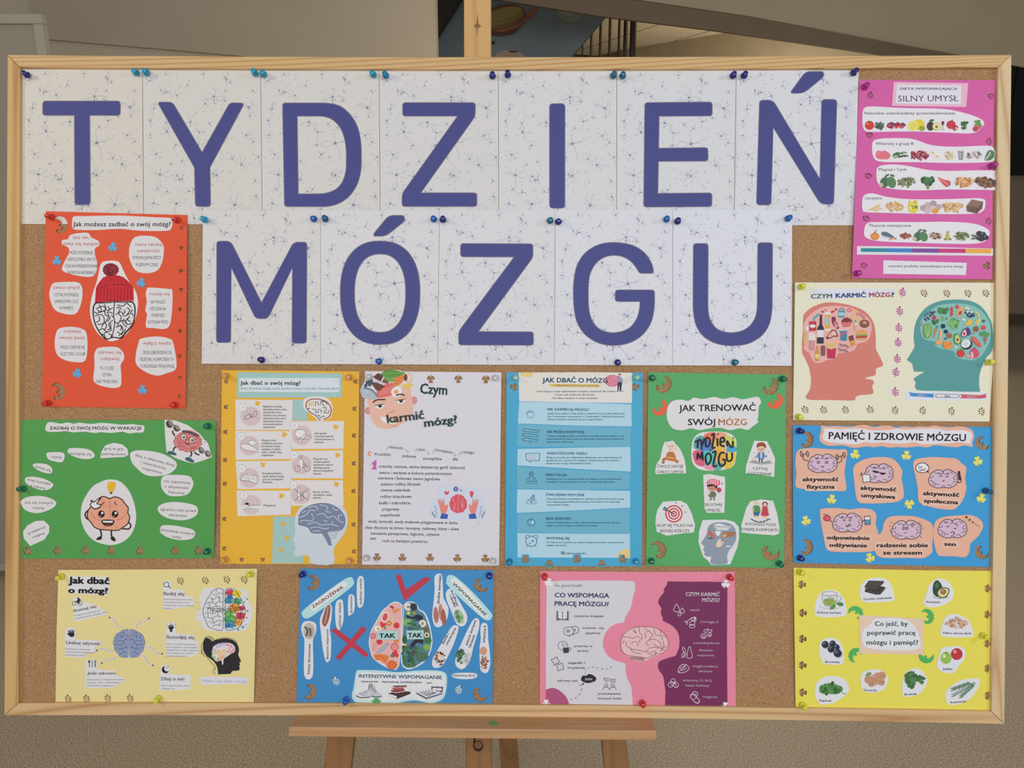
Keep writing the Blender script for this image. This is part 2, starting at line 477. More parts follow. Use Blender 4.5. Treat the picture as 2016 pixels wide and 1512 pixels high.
FLOOR_M = noise_mat('speckled vinyl floor', [(120, 105, 82), (152, 136, 111), (164, 148, 123), (196, 182, 158)], 250, detail=2, rough=0.45, spec=0.4, stops=(0.33, 0.68))
WALL_M = noise_mat('painted wall', [(176, 164, 142), (180, 168, 146)], 3, rough=0.8, spec=0.1)
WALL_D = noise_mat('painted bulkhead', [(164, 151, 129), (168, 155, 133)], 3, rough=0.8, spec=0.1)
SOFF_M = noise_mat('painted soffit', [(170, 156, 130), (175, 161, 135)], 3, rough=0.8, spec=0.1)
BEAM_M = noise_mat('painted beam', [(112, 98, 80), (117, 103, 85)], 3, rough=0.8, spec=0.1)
slab('floor', [Vector((-9, -4, 0)), Vector((9, -4, 0)), Vector((9, 13, 0)), Vector((-9, 13, 0))], 0.1, FLOOR_M, (0, 0, -1))
slab('wall_back', [Vector((-9, 9.57, 0)), Vector((9, 9.57, 0)), Vector((9, 9.57, 4.4)), Vector((-9, 9.57, 4.4))], 0.2, noise_mat('far wall paint', [(148, 134, 112), (152, 138, 116)], 3, rough=0.8, spec=0.1))
slab('baseboard_back', [Vector((-9, 9.55, 0.0)), Vector((9, 9.55, 0.0)), Vector((9, 9.55, 0.14)), Vector((-9, 9.55, 0.14))], 0.02, flat('dark skirting', (95, 83, 66)))
# near partition wall on the left, its end seen at the edge beside the mural
YL = 4.2
e0 = D(855, 0, YL); e1 = D(858, 112, YL)
xa = e1.x
ct = 3.1
slab('wall_left', [Vector((-7, YL, 0)), Vector((xa, YL, 0)), Vector((xa, YL, 4.6)), Vector((-7, YL, 4.6))], 0.16, WALL_M)
# bulkhead above it, its lower edge running down to the right
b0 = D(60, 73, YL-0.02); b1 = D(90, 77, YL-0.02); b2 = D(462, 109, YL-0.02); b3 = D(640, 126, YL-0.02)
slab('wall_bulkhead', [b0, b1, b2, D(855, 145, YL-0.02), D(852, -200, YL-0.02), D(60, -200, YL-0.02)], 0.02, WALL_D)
# diagonal beam and the stair soffit above it
YB = 5.2
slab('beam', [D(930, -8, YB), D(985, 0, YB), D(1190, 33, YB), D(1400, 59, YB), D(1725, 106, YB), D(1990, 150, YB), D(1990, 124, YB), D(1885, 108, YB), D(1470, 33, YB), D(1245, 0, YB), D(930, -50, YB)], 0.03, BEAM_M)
slab('ceiling_soffit', [D(930, -52, YB+0.05), D(1245, -2, YB+0.05), D(1470, 31, YB+0.05), D(1885, 106, YB+0.05), D(2120, 150, YB+0.05), D(2120, -160, YB+0.05), D(930, -160, YB+0.05)], 0.03, SOFF_M)
# tiled ceiling beyond, seen past the balusters
ZC = 3.1
slab('ceiling', [Vector((-2, 6.0, ZC+0.02)), Vector((4.6, 6.0, ZC+0.02)), Vector((4.6, 9.57, ZC+0.02)), Vector((-2, 9.57, ZC+0.02))], 0.05, flat('ceiling joints', (92, 82, 66)), (0, 0, 1))
ceil_o = bpy.data.objects['ceiling']
TILE_M = noise_mat('mineral ceiling tile', [(168, 156, 134), (174, 162, 140)], 30, rough=0.9, spec=0.1)
me = bpy.data.meshes.new('ceiling_tile')
bm = bmesh.new(); bmesh.ops.create_cube(bm, size=1.0)
bmesh.ops.scale(bm, vec=(0.585, 0.585, 0.02), verts=bm.verts); bm.to_mesh(me); bm.free(); me.materials.append(TILE_M)
rotT = math.radians(28)
for i in range(-6, 9):
    for j in range(-6, 7):
        x = 0.6*i; y = 0.6*j
        X = 1.6 + x*math.cos(rotT)-y*math.sin(rotT); Y = 7.9 + x*math.sin(rotT)+y*math.cos(rotT)
        if -1.2 < X < 4.2 and 6.4 < Y < 9.2:
            o = bpy.data.objects.new('ceiling_tile', me); COL.objects.link(o); o.location = (X, Y, ZC+0.005); o.rotation_euler = (0, 0, rotT); o.parent = ceil_o
# corridor wall, its top meeting the tiles along an oblique line
cA = Z(1225, 97, ZC); cB = Z(1462, 58, ZC)
dv = (cB-cA); cC = cA + dv*1.95
slab('wall_corridor', [Vector((cA.x, cA.y, 0)), Vector((cC.x, cC.y, 0)), Vector((cC.x, cC.y, ZC)), Vector((cA.x, cA.y, ZC))], 0.1, noise_mat('corridor wall paint', [(168, 156, 134), (174, 162, 140)], 3, rough=0.8, spec=0.1))

# mural wall of the stair with painted planets
YM = 6.0
mur = slab('wall_mural', [D(800, -60, YM), D(1180, -60, YM), D(1200, 24, YM), D(1125, 112, YM), D(1040, 212, YM), D(800, 212, YM)], 0.12, noise_mat('mural paint', [(112, 124, 128), (118, 130, 134)], 2, rough=0.7, spec=0.1))
def mural(name, shapes, label):
    vs = []; fs = []; cs = []
    for k, (pts, c) in enumerate(shapes):
        b = len(vs); vs += [D(x, y, YM-0.004-0.002*k) for x, y in pts]
        for t in tessellate_polygon([[Vector((p[0], p[1], 0)) for p in pts]]): fs.append([b+i for i in t]); cs.append((*lin(c), 1))
    me = bpy.data.meshes.new(name); me.from_pydata(vs, [], fs)
    at = me.color_attributes.new('Col', 'FLOAT_COLOR', 'CORNER'); buf = []
    for f_, c in zip(fs, cs): buf += list(c)*3
    at.data.foreach_set('color', buf)
    o = link(name, me, mur, PAPER); o['label'] = label
cx, cy = 992, 38
sat = [(ell(cx, cy, 46, 29, -14, 36), (116, 82, 60))]
for f_, c in ((0.86, (132, 96, 64)), (0.7, (144, 124, 76)), (0.5, (150, 138, 84))):
    sat.append((ell(cx-2, cy-29*(1-f_)*0.75, 44*(0.7+0.3*f_), 29*f_*0.8, -14, 30), c))
sat.append((smooth([(1020, 47), (1036, 34), (1044, 21), (1056, 15), (1060, 18), (1052, 27), (1036, 41), (1018, 53), (990, 62), (970, 64), (970, 60), (992, 56)], 4), (150, 88, 62)))
sat.append((smooth([(962, 57), (990, 64), (1020, 56), (1026, 50), (1012, 66), (985, 71), (965, 68)], 4), (84, 54, 46)))
mural('painted_planet', sat, 'ringed brown and olive planet')
mural('painted_planet', [(ell(1122, 24, 27, 20, 0, 30), (124, 134, 120)), (ell(1120, 20, 20, 13, 0, 30), (134, 146, 130))], 'pale grey green planet')
mural('painted_planet', [(ell(1004, 116, 31, 18, 4, 30), (160, 142, 120)), (ell(1010, 101.5, 9, 1.8, 4, 16), (60, 48, 42))], 'tan planet with dark streak')
mural('painted_planet', [(smooth([(966, 81), (974, 82), (975, 85), (966, 88)], 4), (50, 44, 44))], 'small dark comet')
# dark stair underside left of the easel mast
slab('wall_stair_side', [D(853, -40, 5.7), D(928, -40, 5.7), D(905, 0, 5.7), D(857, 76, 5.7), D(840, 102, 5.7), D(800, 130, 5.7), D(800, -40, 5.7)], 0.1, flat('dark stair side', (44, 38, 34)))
# stair balusters, with thin pale bars as painted highlights on their sides
BAR_HILITE = flat('steel highlight', (120, 112, 100), 0.35, 0.5, 0.85)
DARKM = flat('dark painted steel', (72, 64, 56), 0.4, 0.5)
rail = thing('stair_railing', 'steel stair railing with vertical bars beside the planet mural', 'railing', Vector((0.8, 6.3, D(1190, 170, 6.3).z)))
def bar(x, ytop, wpx, mat, yb=170):
    a = D(x-wpx/2, ytop, 6.3); b_ = D(x+wpx/2, ytop, 6.3); r = (b_.x-a.x)/2
    top = D(x, ytop, 6.3); bot = Vector((top.x, 6.3, D(x, yb, 6.3).z))
    n = 10
    fr = [top+Vector((r*math.cos(2*math.pi*i/n), r*math.sin(2*math.pi*i/n), 0)) for i in range(n)]
    bk = [p+Vector((0, 0, bot.z-top.z)) for p in fr]
    prism('baluster_or_highlight', fr, bk, rail, mat)
for x, wp in ((1131, 3.2), (1148.5, 3.2), (1165, 3.4), (1183, 3.8), (1201.5, 3.8), (1220, 3.6), (1232.5, 6.5), (1247.5, 11)):
    bar(x, 5, wp, DARKM)
for x, wp in ((1186, 1.4), (1204.5, 1.4), (1168, 1.2), (1222.7, 1.4), (1237, 1.4), (1254, 1.4)):
    bar(x, 6, wp, BAR_HILITE)  # painted highlight: slim bright bar along the side of a dark one
prism('bottom_rail', [D(1040, 150, 6.26), D(1300, 150, 6.26), D(1300, 158, 6.26), D(1040, 158, 6.26)], [D(1040, 150, 6.34), D(1300, 150, 6.34), D(1300, 158, 6.34), D(1040, 158, 6.34)], rail, DARKM)

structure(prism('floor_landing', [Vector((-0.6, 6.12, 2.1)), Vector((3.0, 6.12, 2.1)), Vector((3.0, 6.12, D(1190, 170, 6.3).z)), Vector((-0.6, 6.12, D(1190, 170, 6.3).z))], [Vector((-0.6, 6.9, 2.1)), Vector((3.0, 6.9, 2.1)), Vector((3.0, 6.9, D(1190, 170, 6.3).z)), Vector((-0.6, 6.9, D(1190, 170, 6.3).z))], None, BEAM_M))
# large black screen on the far wall at the right
scr = thing('wall_screen', 'large black screen on the far wall past the pine frame', 'screen', D(2100, 345, 9.54))
sx0 = D(2007, 25, 9.5); sz0 = D(2007, 345, 9.5).z; sz1 = sx0.z
def boxx(name, x0, x1, y0, y1, z0, z1, parent, mat, bevel=0, kind=None):
    f = [Vector((x0, y0, z0)), Vector((x1, y0, z0)), Vector((x1, y0, z1)), Vector((x0, y0, z1))]
    return prism(name, f, [p+Vector((0, y1-y0, 0)) for p in f], parent, mat, bevel, kind)
boxx('casing', sx0.x, sx0.x+2.9, 9.5, 9.57, sz0, sz1, scr, flat('black casing', (30, 27, 24), 0.4), 0.01)
boxx('screen_panel', sx0.x+0.06, sx0.x+2.84, 9.49, 9.5, sz0+0.06, sz1-0.06, scr, flat('black glass', (20, 18, 17), 0.3))

# white board standing at the left
wb = thing('whiteboard', 'tall grey whiteboard in a pale frame behind the cork board', 'whiteboard', (Z(-60, 1124, 0.0)))
Yw = Z(0, 1124, 0.02).y
def tilt(q): return q
FRM = flat('pale frame', (164, 156, 140), 0.5); PNL = flat('whiteboard panel', (150, 142, 124), 0.35)
def wpx(x, y, dy=0.0): return D(x, y, Yw+dy)
zt = wpx(80, 27).z; zb = 0.02; xr = wpx(80, 27).x; xr2 = wpx(64, 43).x; zi = wpx(64, 42).z
xl = xr-1.25; fw = xr-xr2
boxx('frame_rail', xl, xr, Yw, Yw+0.035, zt-fw, zt, wb, FRM, 0.003)
boxx('frame_rail', xl, xr, Yw, Yw+0.035, zb, zb+fw, wb, FRM, 0.003)
boxx('frame_stile', xr-fw, xr, Yw, Yw+0.035, zb+fw, zt-fw, wb, FRM, 0.003)
boxx('frame_stile', xl, xl+fw, Yw, Yw+0.035, zb+fw, zt-fw, wb, FRM, 0.003)
boxx('panel', xl+fw, xr-fw, Yw+0.012, Yw+0.025, zb+fw, zt-fw, wb, PNL)
boxx('foot', xl+0.1, xl+0.16, Yw-0.2, Yw+0.2, 0, 0.03, wb, FRM, 0.003)
boxx('foot', xr-0.3, xr-0.24, Yw, Yw+0.2, 0, 0.03, wb, FRM, 0.003)

# ------------------------------------------------------------------ the easel
EW = wood_mat('shaded brown wood', (140, 101, 62), (112, 79, 47), 2, 40, 0.45, 0.35, 3.0, 0.5)  # brown wood, darkened for the board's shade on legs and mast base
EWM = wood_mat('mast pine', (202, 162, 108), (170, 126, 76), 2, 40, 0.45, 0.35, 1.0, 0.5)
EWH = wood_mat('tray beech', (184, 142, 100), (156, 114, 74), 0, 40, 0.45, 0.4, 5.0, 0.5)
EWD = flat('dark hole', (40, 26, 20))
easel = thing('easel', 'brown wooden studio easel holding up the cork board', 'easel', Z(942, 1960, 0))
def plank(name, q, w0, w1, mat, bevel=0.002):
    prism(name, [B(x, y, w0) for x, y in q], [B(x, y, w0) + NW*(w1-w0) for x, y in q], easel, mat, bevel)
BK = -0.014
plank('mast', [(913, -160), (966, -160), (967, 1100), (915, 1100)], BK, BK-0.03, EWM)
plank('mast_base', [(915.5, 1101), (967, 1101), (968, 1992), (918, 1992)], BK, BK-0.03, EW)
def ext(x0, y0, x1, y1, y): return x0+(x1-x0)*(y-y0)/(y1-y0)
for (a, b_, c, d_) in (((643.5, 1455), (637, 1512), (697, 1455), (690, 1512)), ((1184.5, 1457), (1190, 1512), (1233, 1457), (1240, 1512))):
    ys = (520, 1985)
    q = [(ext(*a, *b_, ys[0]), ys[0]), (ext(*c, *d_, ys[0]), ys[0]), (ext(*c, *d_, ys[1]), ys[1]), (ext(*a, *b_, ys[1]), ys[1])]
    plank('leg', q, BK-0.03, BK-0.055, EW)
# rear prop, hinged behind the mast, foot on the floor behind
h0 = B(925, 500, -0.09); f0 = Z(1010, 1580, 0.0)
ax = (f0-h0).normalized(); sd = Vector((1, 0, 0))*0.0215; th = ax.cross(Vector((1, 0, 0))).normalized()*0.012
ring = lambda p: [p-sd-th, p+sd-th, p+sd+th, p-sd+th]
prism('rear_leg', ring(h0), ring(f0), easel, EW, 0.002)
# tray: sloping top and front face
T0, T1 = 0.012, 0.058
tw = BK
top_b = [(583, 1410.5), (934, 1411), (1285, 1413.5)]
pf = [B(584, 1411, 0.012), B(1285, 1414, 0.012), B(1293, 1438.5, 0.058), B(569, 1431, 0.058)]
pb = [B(567, 1450, 0.058), B(1292.5, 1458.5, 0.058)]
bm = bmesh.new()
up = NW.cross(Vector((1, 0, 0)))
if up.z < 0: up = -up
vt = [pf[3], pf[2], pf[1], pf[0]]
vb = [pb[0], pb[1], pf[1]-up*0.024-NW*0.045, pf[0]-up*0.024-NW*0.045]
vt[2] = pf[1]-NW*0.045-up*0.001; vt[3] = pf[0]-NW*0.045-up*0.001
prism('tray', vt, vb, easel, EWH, 0.0025)
# keyhole slot of the mast below the tray
def disc(name, x, y, r, h, mat, rx=None):
    prism(name, [B(px, py, h) for px, py in ell(x, y, r, rx or r, 0, 20)], [B(px, py, h-0.0015) for px, py in ell(x, y, r, rx or r, 0, 20)], easel, mat)
disc('knot_hole', 941.5, 1469, 10, BK+0.0012, EWD, 10.5)
disc('hole_floor', 941.5, 1467, 8, BK+0.0026, flat('hole wood', (118, 80, 56)), 7.5)
prism('slot', [B(x, y, BK+0.0012) for x, y in ((932, 1452), (937, 1452), (934.5, 1466), (931.5, 1466))], [B(x, y, BK-0.001) for x, y in ((932, 1452), (937, 1452), (934.5, 1466), (931.5, 1466))], easel, EWD)
# knot and grain mark on the mast above the frame
prism('knot', [B(x, y, BK+0.0008) for x, y in smooth([(933, 50), (938, 46), (940, 28), (942, 46), (947, 51), (941, 56), (940, 70), (938, 56)], 4)], [B(x, y, BK-0.001) for x, y in smooth([(933, 50), (938, 46), (940, 28), (942, 46), (947, 51), (941, 56), (940, 70), (938, 56)], 4)], easel, flat('knot', (132, 96, 58)))
# strip of felt marks is left out; paper clover scrap lies on the tray
sc_c = [(970, 1424)]
lf = put(clover(), 971, 1424.5, 9.5, 100)
lf = [(x, 1424.5+(y-1424.5)*0.45) for x, y in lf]
def trayp(x, y, h=0.0004):
    n = (pf[2]-pf[3]).cross(vt[2]-pf[3]).normalized()
    if n.z < 0: n = -n
    d = RC @ ray(x, y); o_ = Vector((0, 0, CAMZ))
    t = (pf[3]-o_).dot(n)/d.dot(n)
    return o_+d*t+n*h
tag(prism('paper_clover', [trayp(x, y, 0.0012) for x, y in lf], [trayp(x, y, 0.0004) for x, y in lf], None, flat('green paper', (88, 160, 82))), 'small green paper clover lying on the easel tray', 'paper clover')

# ------------------------------------------------------------------ the cork board
CORK = None
m, nt, b = nodes('cork')
tc = nt.nodes.new('ShaderNodeTexCoord')
vo = nt.nodes.new('ShaderNodeTexVoronoi'); vo.inputs['Scale'].default_value = 700
no = nt.nodes.new('ShaderNodeTexNoise'); no.inputs['Scale'].default_value = 560; no.inputs['Detail'].default_value = 3
n2 = nt.nodes.new('ShaderNodeTexNoise'); n2.inputs['Scale'].default_value = 5; n2.inputs['Detail'].default_value = 2
cr = nt.nodes.new('ShaderNodeValToRGB'); e = cr.color_ramp.elements
e[0].position = 0.30; e[0].color = (*lin((122, 88, 58)), 1); e[1].position = 0.44; e[1].color = (*lin((156, 119, 84)), 1)
q = e.new(0.58); q.color = (*lin((168, 131, 94)), 1); q = e.new(0.74); q.color = (*lin((196, 160, 122)), 1)
mx = nt.nodes.new('ShaderNodeMix'); mx.data_type = 'RGBA'; mx.blend_type = 'MULTIPLY'; mx.inputs[0].default_value = 0.35
sx = nt.nodes.new('ShaderNodeSeparateColor')
c2 = nt.nodes.new('ShaderNodeValToRGB'); c2.color_ramp.elements[0].color = (0.84, 0.81, 0.78, 1); c2.color_ramp.elements[1].color = (1, 1, 1, 1)
c2.color_ramp.elements[0].position = 0.0; c2.color_ramp.elements[1].position = 0.5
L = nt.links.new
for t_ in (vo, no, n2): L(tc.outputs['Object'], t_.inputs['Vector'])
L(no.outputs['Fac'], cr.inputs['Fac']); L(vo.outputs['Color'], sx.inputs[0]); L(sx.outputs[0], c2.inputs['Fac'])
L(cr.outputs['Color'], mx.inputs[6]); L(c2.outputs['Color'], mx.inputs[7]); L(mx.outputs[2], b.inputs['Base Color'])
bp = nt.nodes.new('ShaderNodeBump'); bp.inputs['Strength'].default_value = 0.3; bp.inputs['Distance'].default_value = 0.001
L(no.outputs['Fac'], bp.inputs['Height']); L(bp.outputs['Normal'], b.inputs['Normal'])
b.inputs['Roughness'].default_value = 0.85; b.inputs['Specular IOR Level'].default_value = 0.2
CORK = m

board = thing('cork_board', 'wide cork board in a pale pine frame standing on the easel', 'cork board', B(1000, 1411, 0))
prism('cork_panel', [B(x, y, 0) for x, y in ((24, 118), (1984, 118), (1970, 1414), (18, 1400))], [B(x, y, 0)-NW*0.012 for x, y in ((24, 118), (1984, 118), (1970, 1414), (18, 1400))], board, CORK)
FH = 0.0085
top_o = lambda x: 107.5+4.5*(1-((x-1000)/992)**2)
bot_o = lambda x: 1409+17*(x-8)/1970-5.5*(1-((x-1000)/992)**2)
lef_o = lambda y: 14-6*(y-108)/1300
rig_o = lambda y: 1992-14*(y-107)/1319
TW, BW, LW, RW = 24.5, 24.5, 25.5, 26
PH = [wood_mat('frame pine across', (206, 172, 122), (176, 134, 84), 0, 102, 0.5, 0.3, 2.0, 0.95), wood_mat('frame pine across low', (208, 176, 130), (176, 132, 86), 0, 74, 0.5, 0.3, 7.3, 0.95)]
PV = [wood_mat('frame pine upright', (202, 166, 112), (172, 128, 78), 2, 102, 0.5, 0.3, 4.0, 0.95), wood_mat('frame pine upright pale', (212, 188, 148), (186, 150, 108), 2, 85, 0.5, 0.3, 9.0, 0.95)]
def rail_(outer, inner, mat):
    """one mitred frame rail from an outer and an inner edge line of equal length"""
    bm = bmesh.new(); rows = []
    for (ox, oy), (ix, iy) in zip(outer, inner):
        o_f = B(ox, oy, FH); i_f = B(ix, iy, FH)
        out = (o_f-i_f).normalized()
        rows.append([bm.verts.new(p) for p in (i_f-NW*FH, i_f-NW*0.0008+out*0.0002, i_f+out*0.0012, o_f-out*0.0012, o_f-NW*0.0012, o_f-NW*(FH+0.014), i_f-NW*(FH+0.014))])
    n = 7
    for a, c in zip(rows, rows[1:]):
        for i in range(n): bm.faces.new((a[i], a[(i+1) % n], c[(i+1) % n], c[i]))
    bm.faces.new(rows[0]); bm.faces.new(list(reversed(rows[-1])))
    bmesh.ops.recalc_face_normals(bm, faces=bm.faces)
    me = bpy.data.meshes.new('frame_rail'); bm.to_mesh(me); bm.free()
    return link('frame_rail', me, board, mat)
g = 0.35
N = 12
def lerp(a, b_, t): return a+(b_-a)*t
to = [(lerp(14+g, 1992-g, i/N),)*1 for i in range(N+1)]
rail_([(lerp(14.6, 1991.4, i/N), top_o(lerp(14, 1992, i/N))) for i in range(N+1)], [(lerp(39.6, 1964.6, i/N), top_o(lerp(39, 1965, i/N))+TW) for i in range(N+1)], PH[0])
rail_([(lerp(8.6, 1977.4, i/N), bot_o(lerp(8, 1978, i/N))) for i in range(N+1)], [(lerp(36.6, 1951.2, i/N), bot_o(lerp(36, 1951, i/N))-BW) for i in range(N+1)], PH[1])
rail_([(lef_o(lerp(108.5, 1408.2, i/N)), lerp(108.5, 1408.2, i/N)) for i in range(N+1)], [(lerp(39, 36, i/N), lerp(top_o(39)+TW+0.6, bot_o(36)-BW-0.6, i/N)) for i in range(N+1)], PV[0])
rail_([(rig_o(lerp(108, 1425.2, i/N)), lerp(108, 1425.2, i/N)) for i in range(N+1)], [(lerp(1965, 1952, i/N), lerp(top_o(1965)+TW+0.6, bot_o(1952)-BW-0.6, i/N)) for i in range(N+1)], PV[1])
# ------------------------------------------------------------------ the twelve letter sheets
R0 = 100
def rp(pts, r): return rounded(pts, r, 4)
LT = {}
LT['T'] = [rp([(84.3,199.2),(236.7,199.2),(236.7,227),(176.5,227),(178,403),(147.5,403),(146.5,227),(84.3,227)], [6,6,6,0,7,7,0,6])]
LT['Y'] = [rp([(310,201),(339.5,201.4),(397.9,300.2),(452.6,202.3),(481,203.3),(413.3,329.5),(414.5,406.7),(384.8,406.2),(383,330)], [7,7,0,7,7,0,7,7,0])]
cv = lambda k, pts: [(k[0]+x/k[2], k[1]+y/k[2]) for x, y in pts]
C1 = (500,130,4.114)
LT['D'] = [rp(cv(C1, [(232,300),(600,300),(700,320),(790,400),(845,500),(870,640),(868,850),(835,970),(770,1060),(690,1115),(600,1138),(248,1138)]), [6]+[R0]*10+[6]),
           rp(cv(C1, [(350,405),(565,405),(640,430),(705,500),(740,600),(750,700),(748,850),(720,940),(670,1000),(580,1035),(358,1037)]), [0]+[R0]*9+[0])]
LT['Z'] = [rp(cv(C1, [(1205,297),(1792,297),(1792,405),(1350,1028),(1805,1028),(1805,1137),(1200,1137),(1200,1035),(1650,405),(1205,405)]), [6,6,8,0,6,6,6,8,0,6])]
LT['I'] = [rp(cv((970,130,4.878), [(547,362),(693,362),(692,1364),(547,1364)]), 7)]
LT['E'] = [rp([(1269.7,202.2),(1402,201),(1402,228),(1297.6,228.6),(1296.5,292),(1393.6,290.8),(1393.6,317),(1296,317.5),(1295,381),(1401.4,380),(1401.4,406.6),(1267.3,407.4)], [6,6,6,0,0,6,6,0,0,6,6,6])]
C2 = (1310,130,4.726)
LT['N'] = [rp(cv(C2, [(877,318),(1000,318),(1437,1050),(1455,312),(1595,312),(1565,1285),(1445,1285),(1003,570),(982,1292),(848,1292)]), [7,10,0,7,7,7,10,0,7,7]),
           rp(cv(C2, [(1172,235),(1305,52),(1472,52),(1472,100),(1285,252),(1172,252)]), [4,10,8,10,10,4])]
C3 = (380,415,4.114)
LT['M'] = [rp(cv(C3, [(193,247),(305,247),(555,745),(815,255),(922,255),(918,1072),(802,1072),(805,460),(605,873),(508,873),(310,460),(305,1066),(190,1066)]), [6,9,0,9,6,6,6,0,8,8,0,6,6])]
def sup(cx, cy, rx, ry, n=2.5, m=48):
    o = []
    for i in range(m):
        a = 2*math.pi*i/m; c, s = math.cos(a), math.sin(a)
        o.append((cx+rx*math.copysign(abs(c)**(2/n), c), cy+ry*math.copysign(abs(s)**(2/n), s)))
    return o
LT['O'] = [cv(C3, sup(1515.5, 664, 322.5, 419, 2.35)), cv(C3, sup(1515, 667, 208, 318, 2.35)), rp(cv(C3, [(1465,185),(1585,38),(1712,38),(1712,85),(1560,205),(1465,205)]), [4,10,8,10,10,4])]
LT['Z2'] = [rp(cv((850,415,4.8), [(273,310),(955,313),(955,440),(440,1142),(960,1145),(960,1270),(255,1267),(255,1140),(780,436),(273,434)]), [6,6,8,0,6,6,6,8,0,6])]
LT['G'] = [rp([(1287,538),(1284,520),(1270,497),(1246,482),(1210,476.5),(1180,480),(1152,496),(1135,522),(1129,555),(1129,600),(1135,635),(1152,661),(1180,677),(1208,681),(1240,676),(1266,660),(1283,635),(1288.5,605),(1288.5,571),(1211.5,571),(1211.5,593.5),(1260,593.5),(1260,603),(1256,625),(1242,645),(1225,653),(1207,656),(1185,652),(1168,638),(1160,617),(1158,595),(1158,560),(1161,538),(1172,518),(1188,506),(1208,501.5),(1228,505),(1244,515),(1255,530),(1259,538)],
              [5]+[R0]*17+[6,6,6,0]+[R0]*17+[5])]
LT['U'] = [rp([(1365.3,479.6),(1394,479.6),(1393.5,610),(1397,630),(1409,647),(1425,654),(1441,655.6),(1459,653),(1475,644),(1487,628),(1491,608),(1492,478),(1520.8,478),(1520,612),(1515,640),(1500,662),(1475,677),(1445,681.3),(1412,678),(1385,664),(1370,642),(1364.5,612)],
              [6,6]+[R0]*9+[6,6]+[R0]*9)]
HOLES = {'D': [1], 'O': [1]}
def offset(loop, d):
    n = len(loop); out = []
    A = sum(loop[i][0]*loop[(i+1) % n][1]-loop[(i+1) % n][0]*loop[i][1] for i in range(n))
    sg = 1 if A > 0 else -1
    for i in range(n):
        p, a, b_ = Vector(loop[i]), Vector(loop[i-1]), Vector(loop[(i+1) % n])
        u = (p-a); v = (b_-p)
        if u.length < 1e-6: u = v
        if v.length < 1e-6: v = u
        u.normalize(); v.normalize()
        t = (u+v)
        if t.length < 1e-6: t = u
        t.normalize()
        nn = Vector((t.y, -t.x))*sg
        k = max(0.5, t.dot(u))
        out.append(tuple(p+nn*d/k))
    return out

rn = random.Random(11)
NEU = []          # ribbons (pts, width, colour) and blobs on a 1010 x 1280 sheet
def neuron(x, y, size, nb, dark=1.0):
    c1 = tuple(int(v*dark) for v in (164, 163, 182)); c2 = tuple(int(v*dark) for v in (130, 131, 164))
    a0 = rn.uniform(0, 360)
    for i in range(nb):
        a = a0+360*i/nb+rn.uniform(-25, 25); L_ = size*rn.uniform(0.55, 1.1)
        pts = [(x, y)]; aa = a; px, py = x, y; m = 5
        for k in range(m):
            aa += rn.uniform(-22, 22)
            px += L_/m*math.cos(math.radians(aa)); py += L_/m*math.sin(math.radians(aa))
            pts.append((px, py))
            if k in (2, 3) and rn.random() < 0.8:
                ba = aa+rn.choice((-45, 45)); bl = L_*0.3
                NEU.append(('s', [(px, py), (px+bl*0.5*math.cos(math.radians(ba)), py+bl*0.5*math.sin(math.radians(ba))), (px+bl*math.cos(math.radians(ba+20)), py+bl*math.sin(math.radians(ba+20)))], 2.6, c1))
        NEU.append(('s', pts, 2.8+size*0.012, c1))
    NEU.append(('b', [(x+(size*0.045+2)*(1+1.3*(k % 2))*math.cos(k*math.pi/5+x), y+(size*0.045+2)*(1+1.3*(k % 2))*math.sin(k*math.pi/5+x)) for k in range(10)], 0, c2))
for (x, y, sz, nb) in ((290,215,55,5),(610,225,75,6),(905,315,105,6),(945,180,35,5),(405,435,75,6),(725,425,55,5),(630,610,150,6),(885,545,60,5),(945,600,45,4),(205,515,80,6),(110,700,65,5),
        (140,870,100,6),(285,880,50,5),(840,785,70,6),(625,875,90,6),(85,1105,75,5),(280,1110,100,6),(780,1120,110,7),(965,1050,50,6),(60,540,40,4),(280,625,50,5),(155,175,40,4),(510,700,55,7),(900,1180,60,5),
        (480,520,55,5),(700,260,40,5),(60,420,55,4),(330,760,40,4),(560,1130,50,4),(430,1230,70,5),(960,920,45,5),(750,110,30,4),(520,40,45,4),(200,1010,55,5)):
    neuron(x, y, sz, nb)
for i in range(34): neuron(rn.uniform(20, 990), rn.uniform(20, 1250), rn.uniform(28, 60), rn.choice((3, 4, 5)))
for i in range(230):
    x = rn.uniform(15, 1000); y = rn.uniform(15, 1265); r = rn.uniform(2.5, 6.5)
    NEU.append(('b', [(x+r, y), (x, y+r), (x-r, y), (x, y-r*0.8)], 0, rn.choice([(165,162,176), (142,144,176), (176,170,176)])))
    if rn.random() < 0.4:
        a = rn.uniform(0, 6.28); NEU.append(('s', [(x, y), (x+22*math.cos(a), y+22*math.sin(a)), (x+40*math.cos(a+0.4), y+40*math.sin(a+0.4))], 2.2, (178,176,190)))

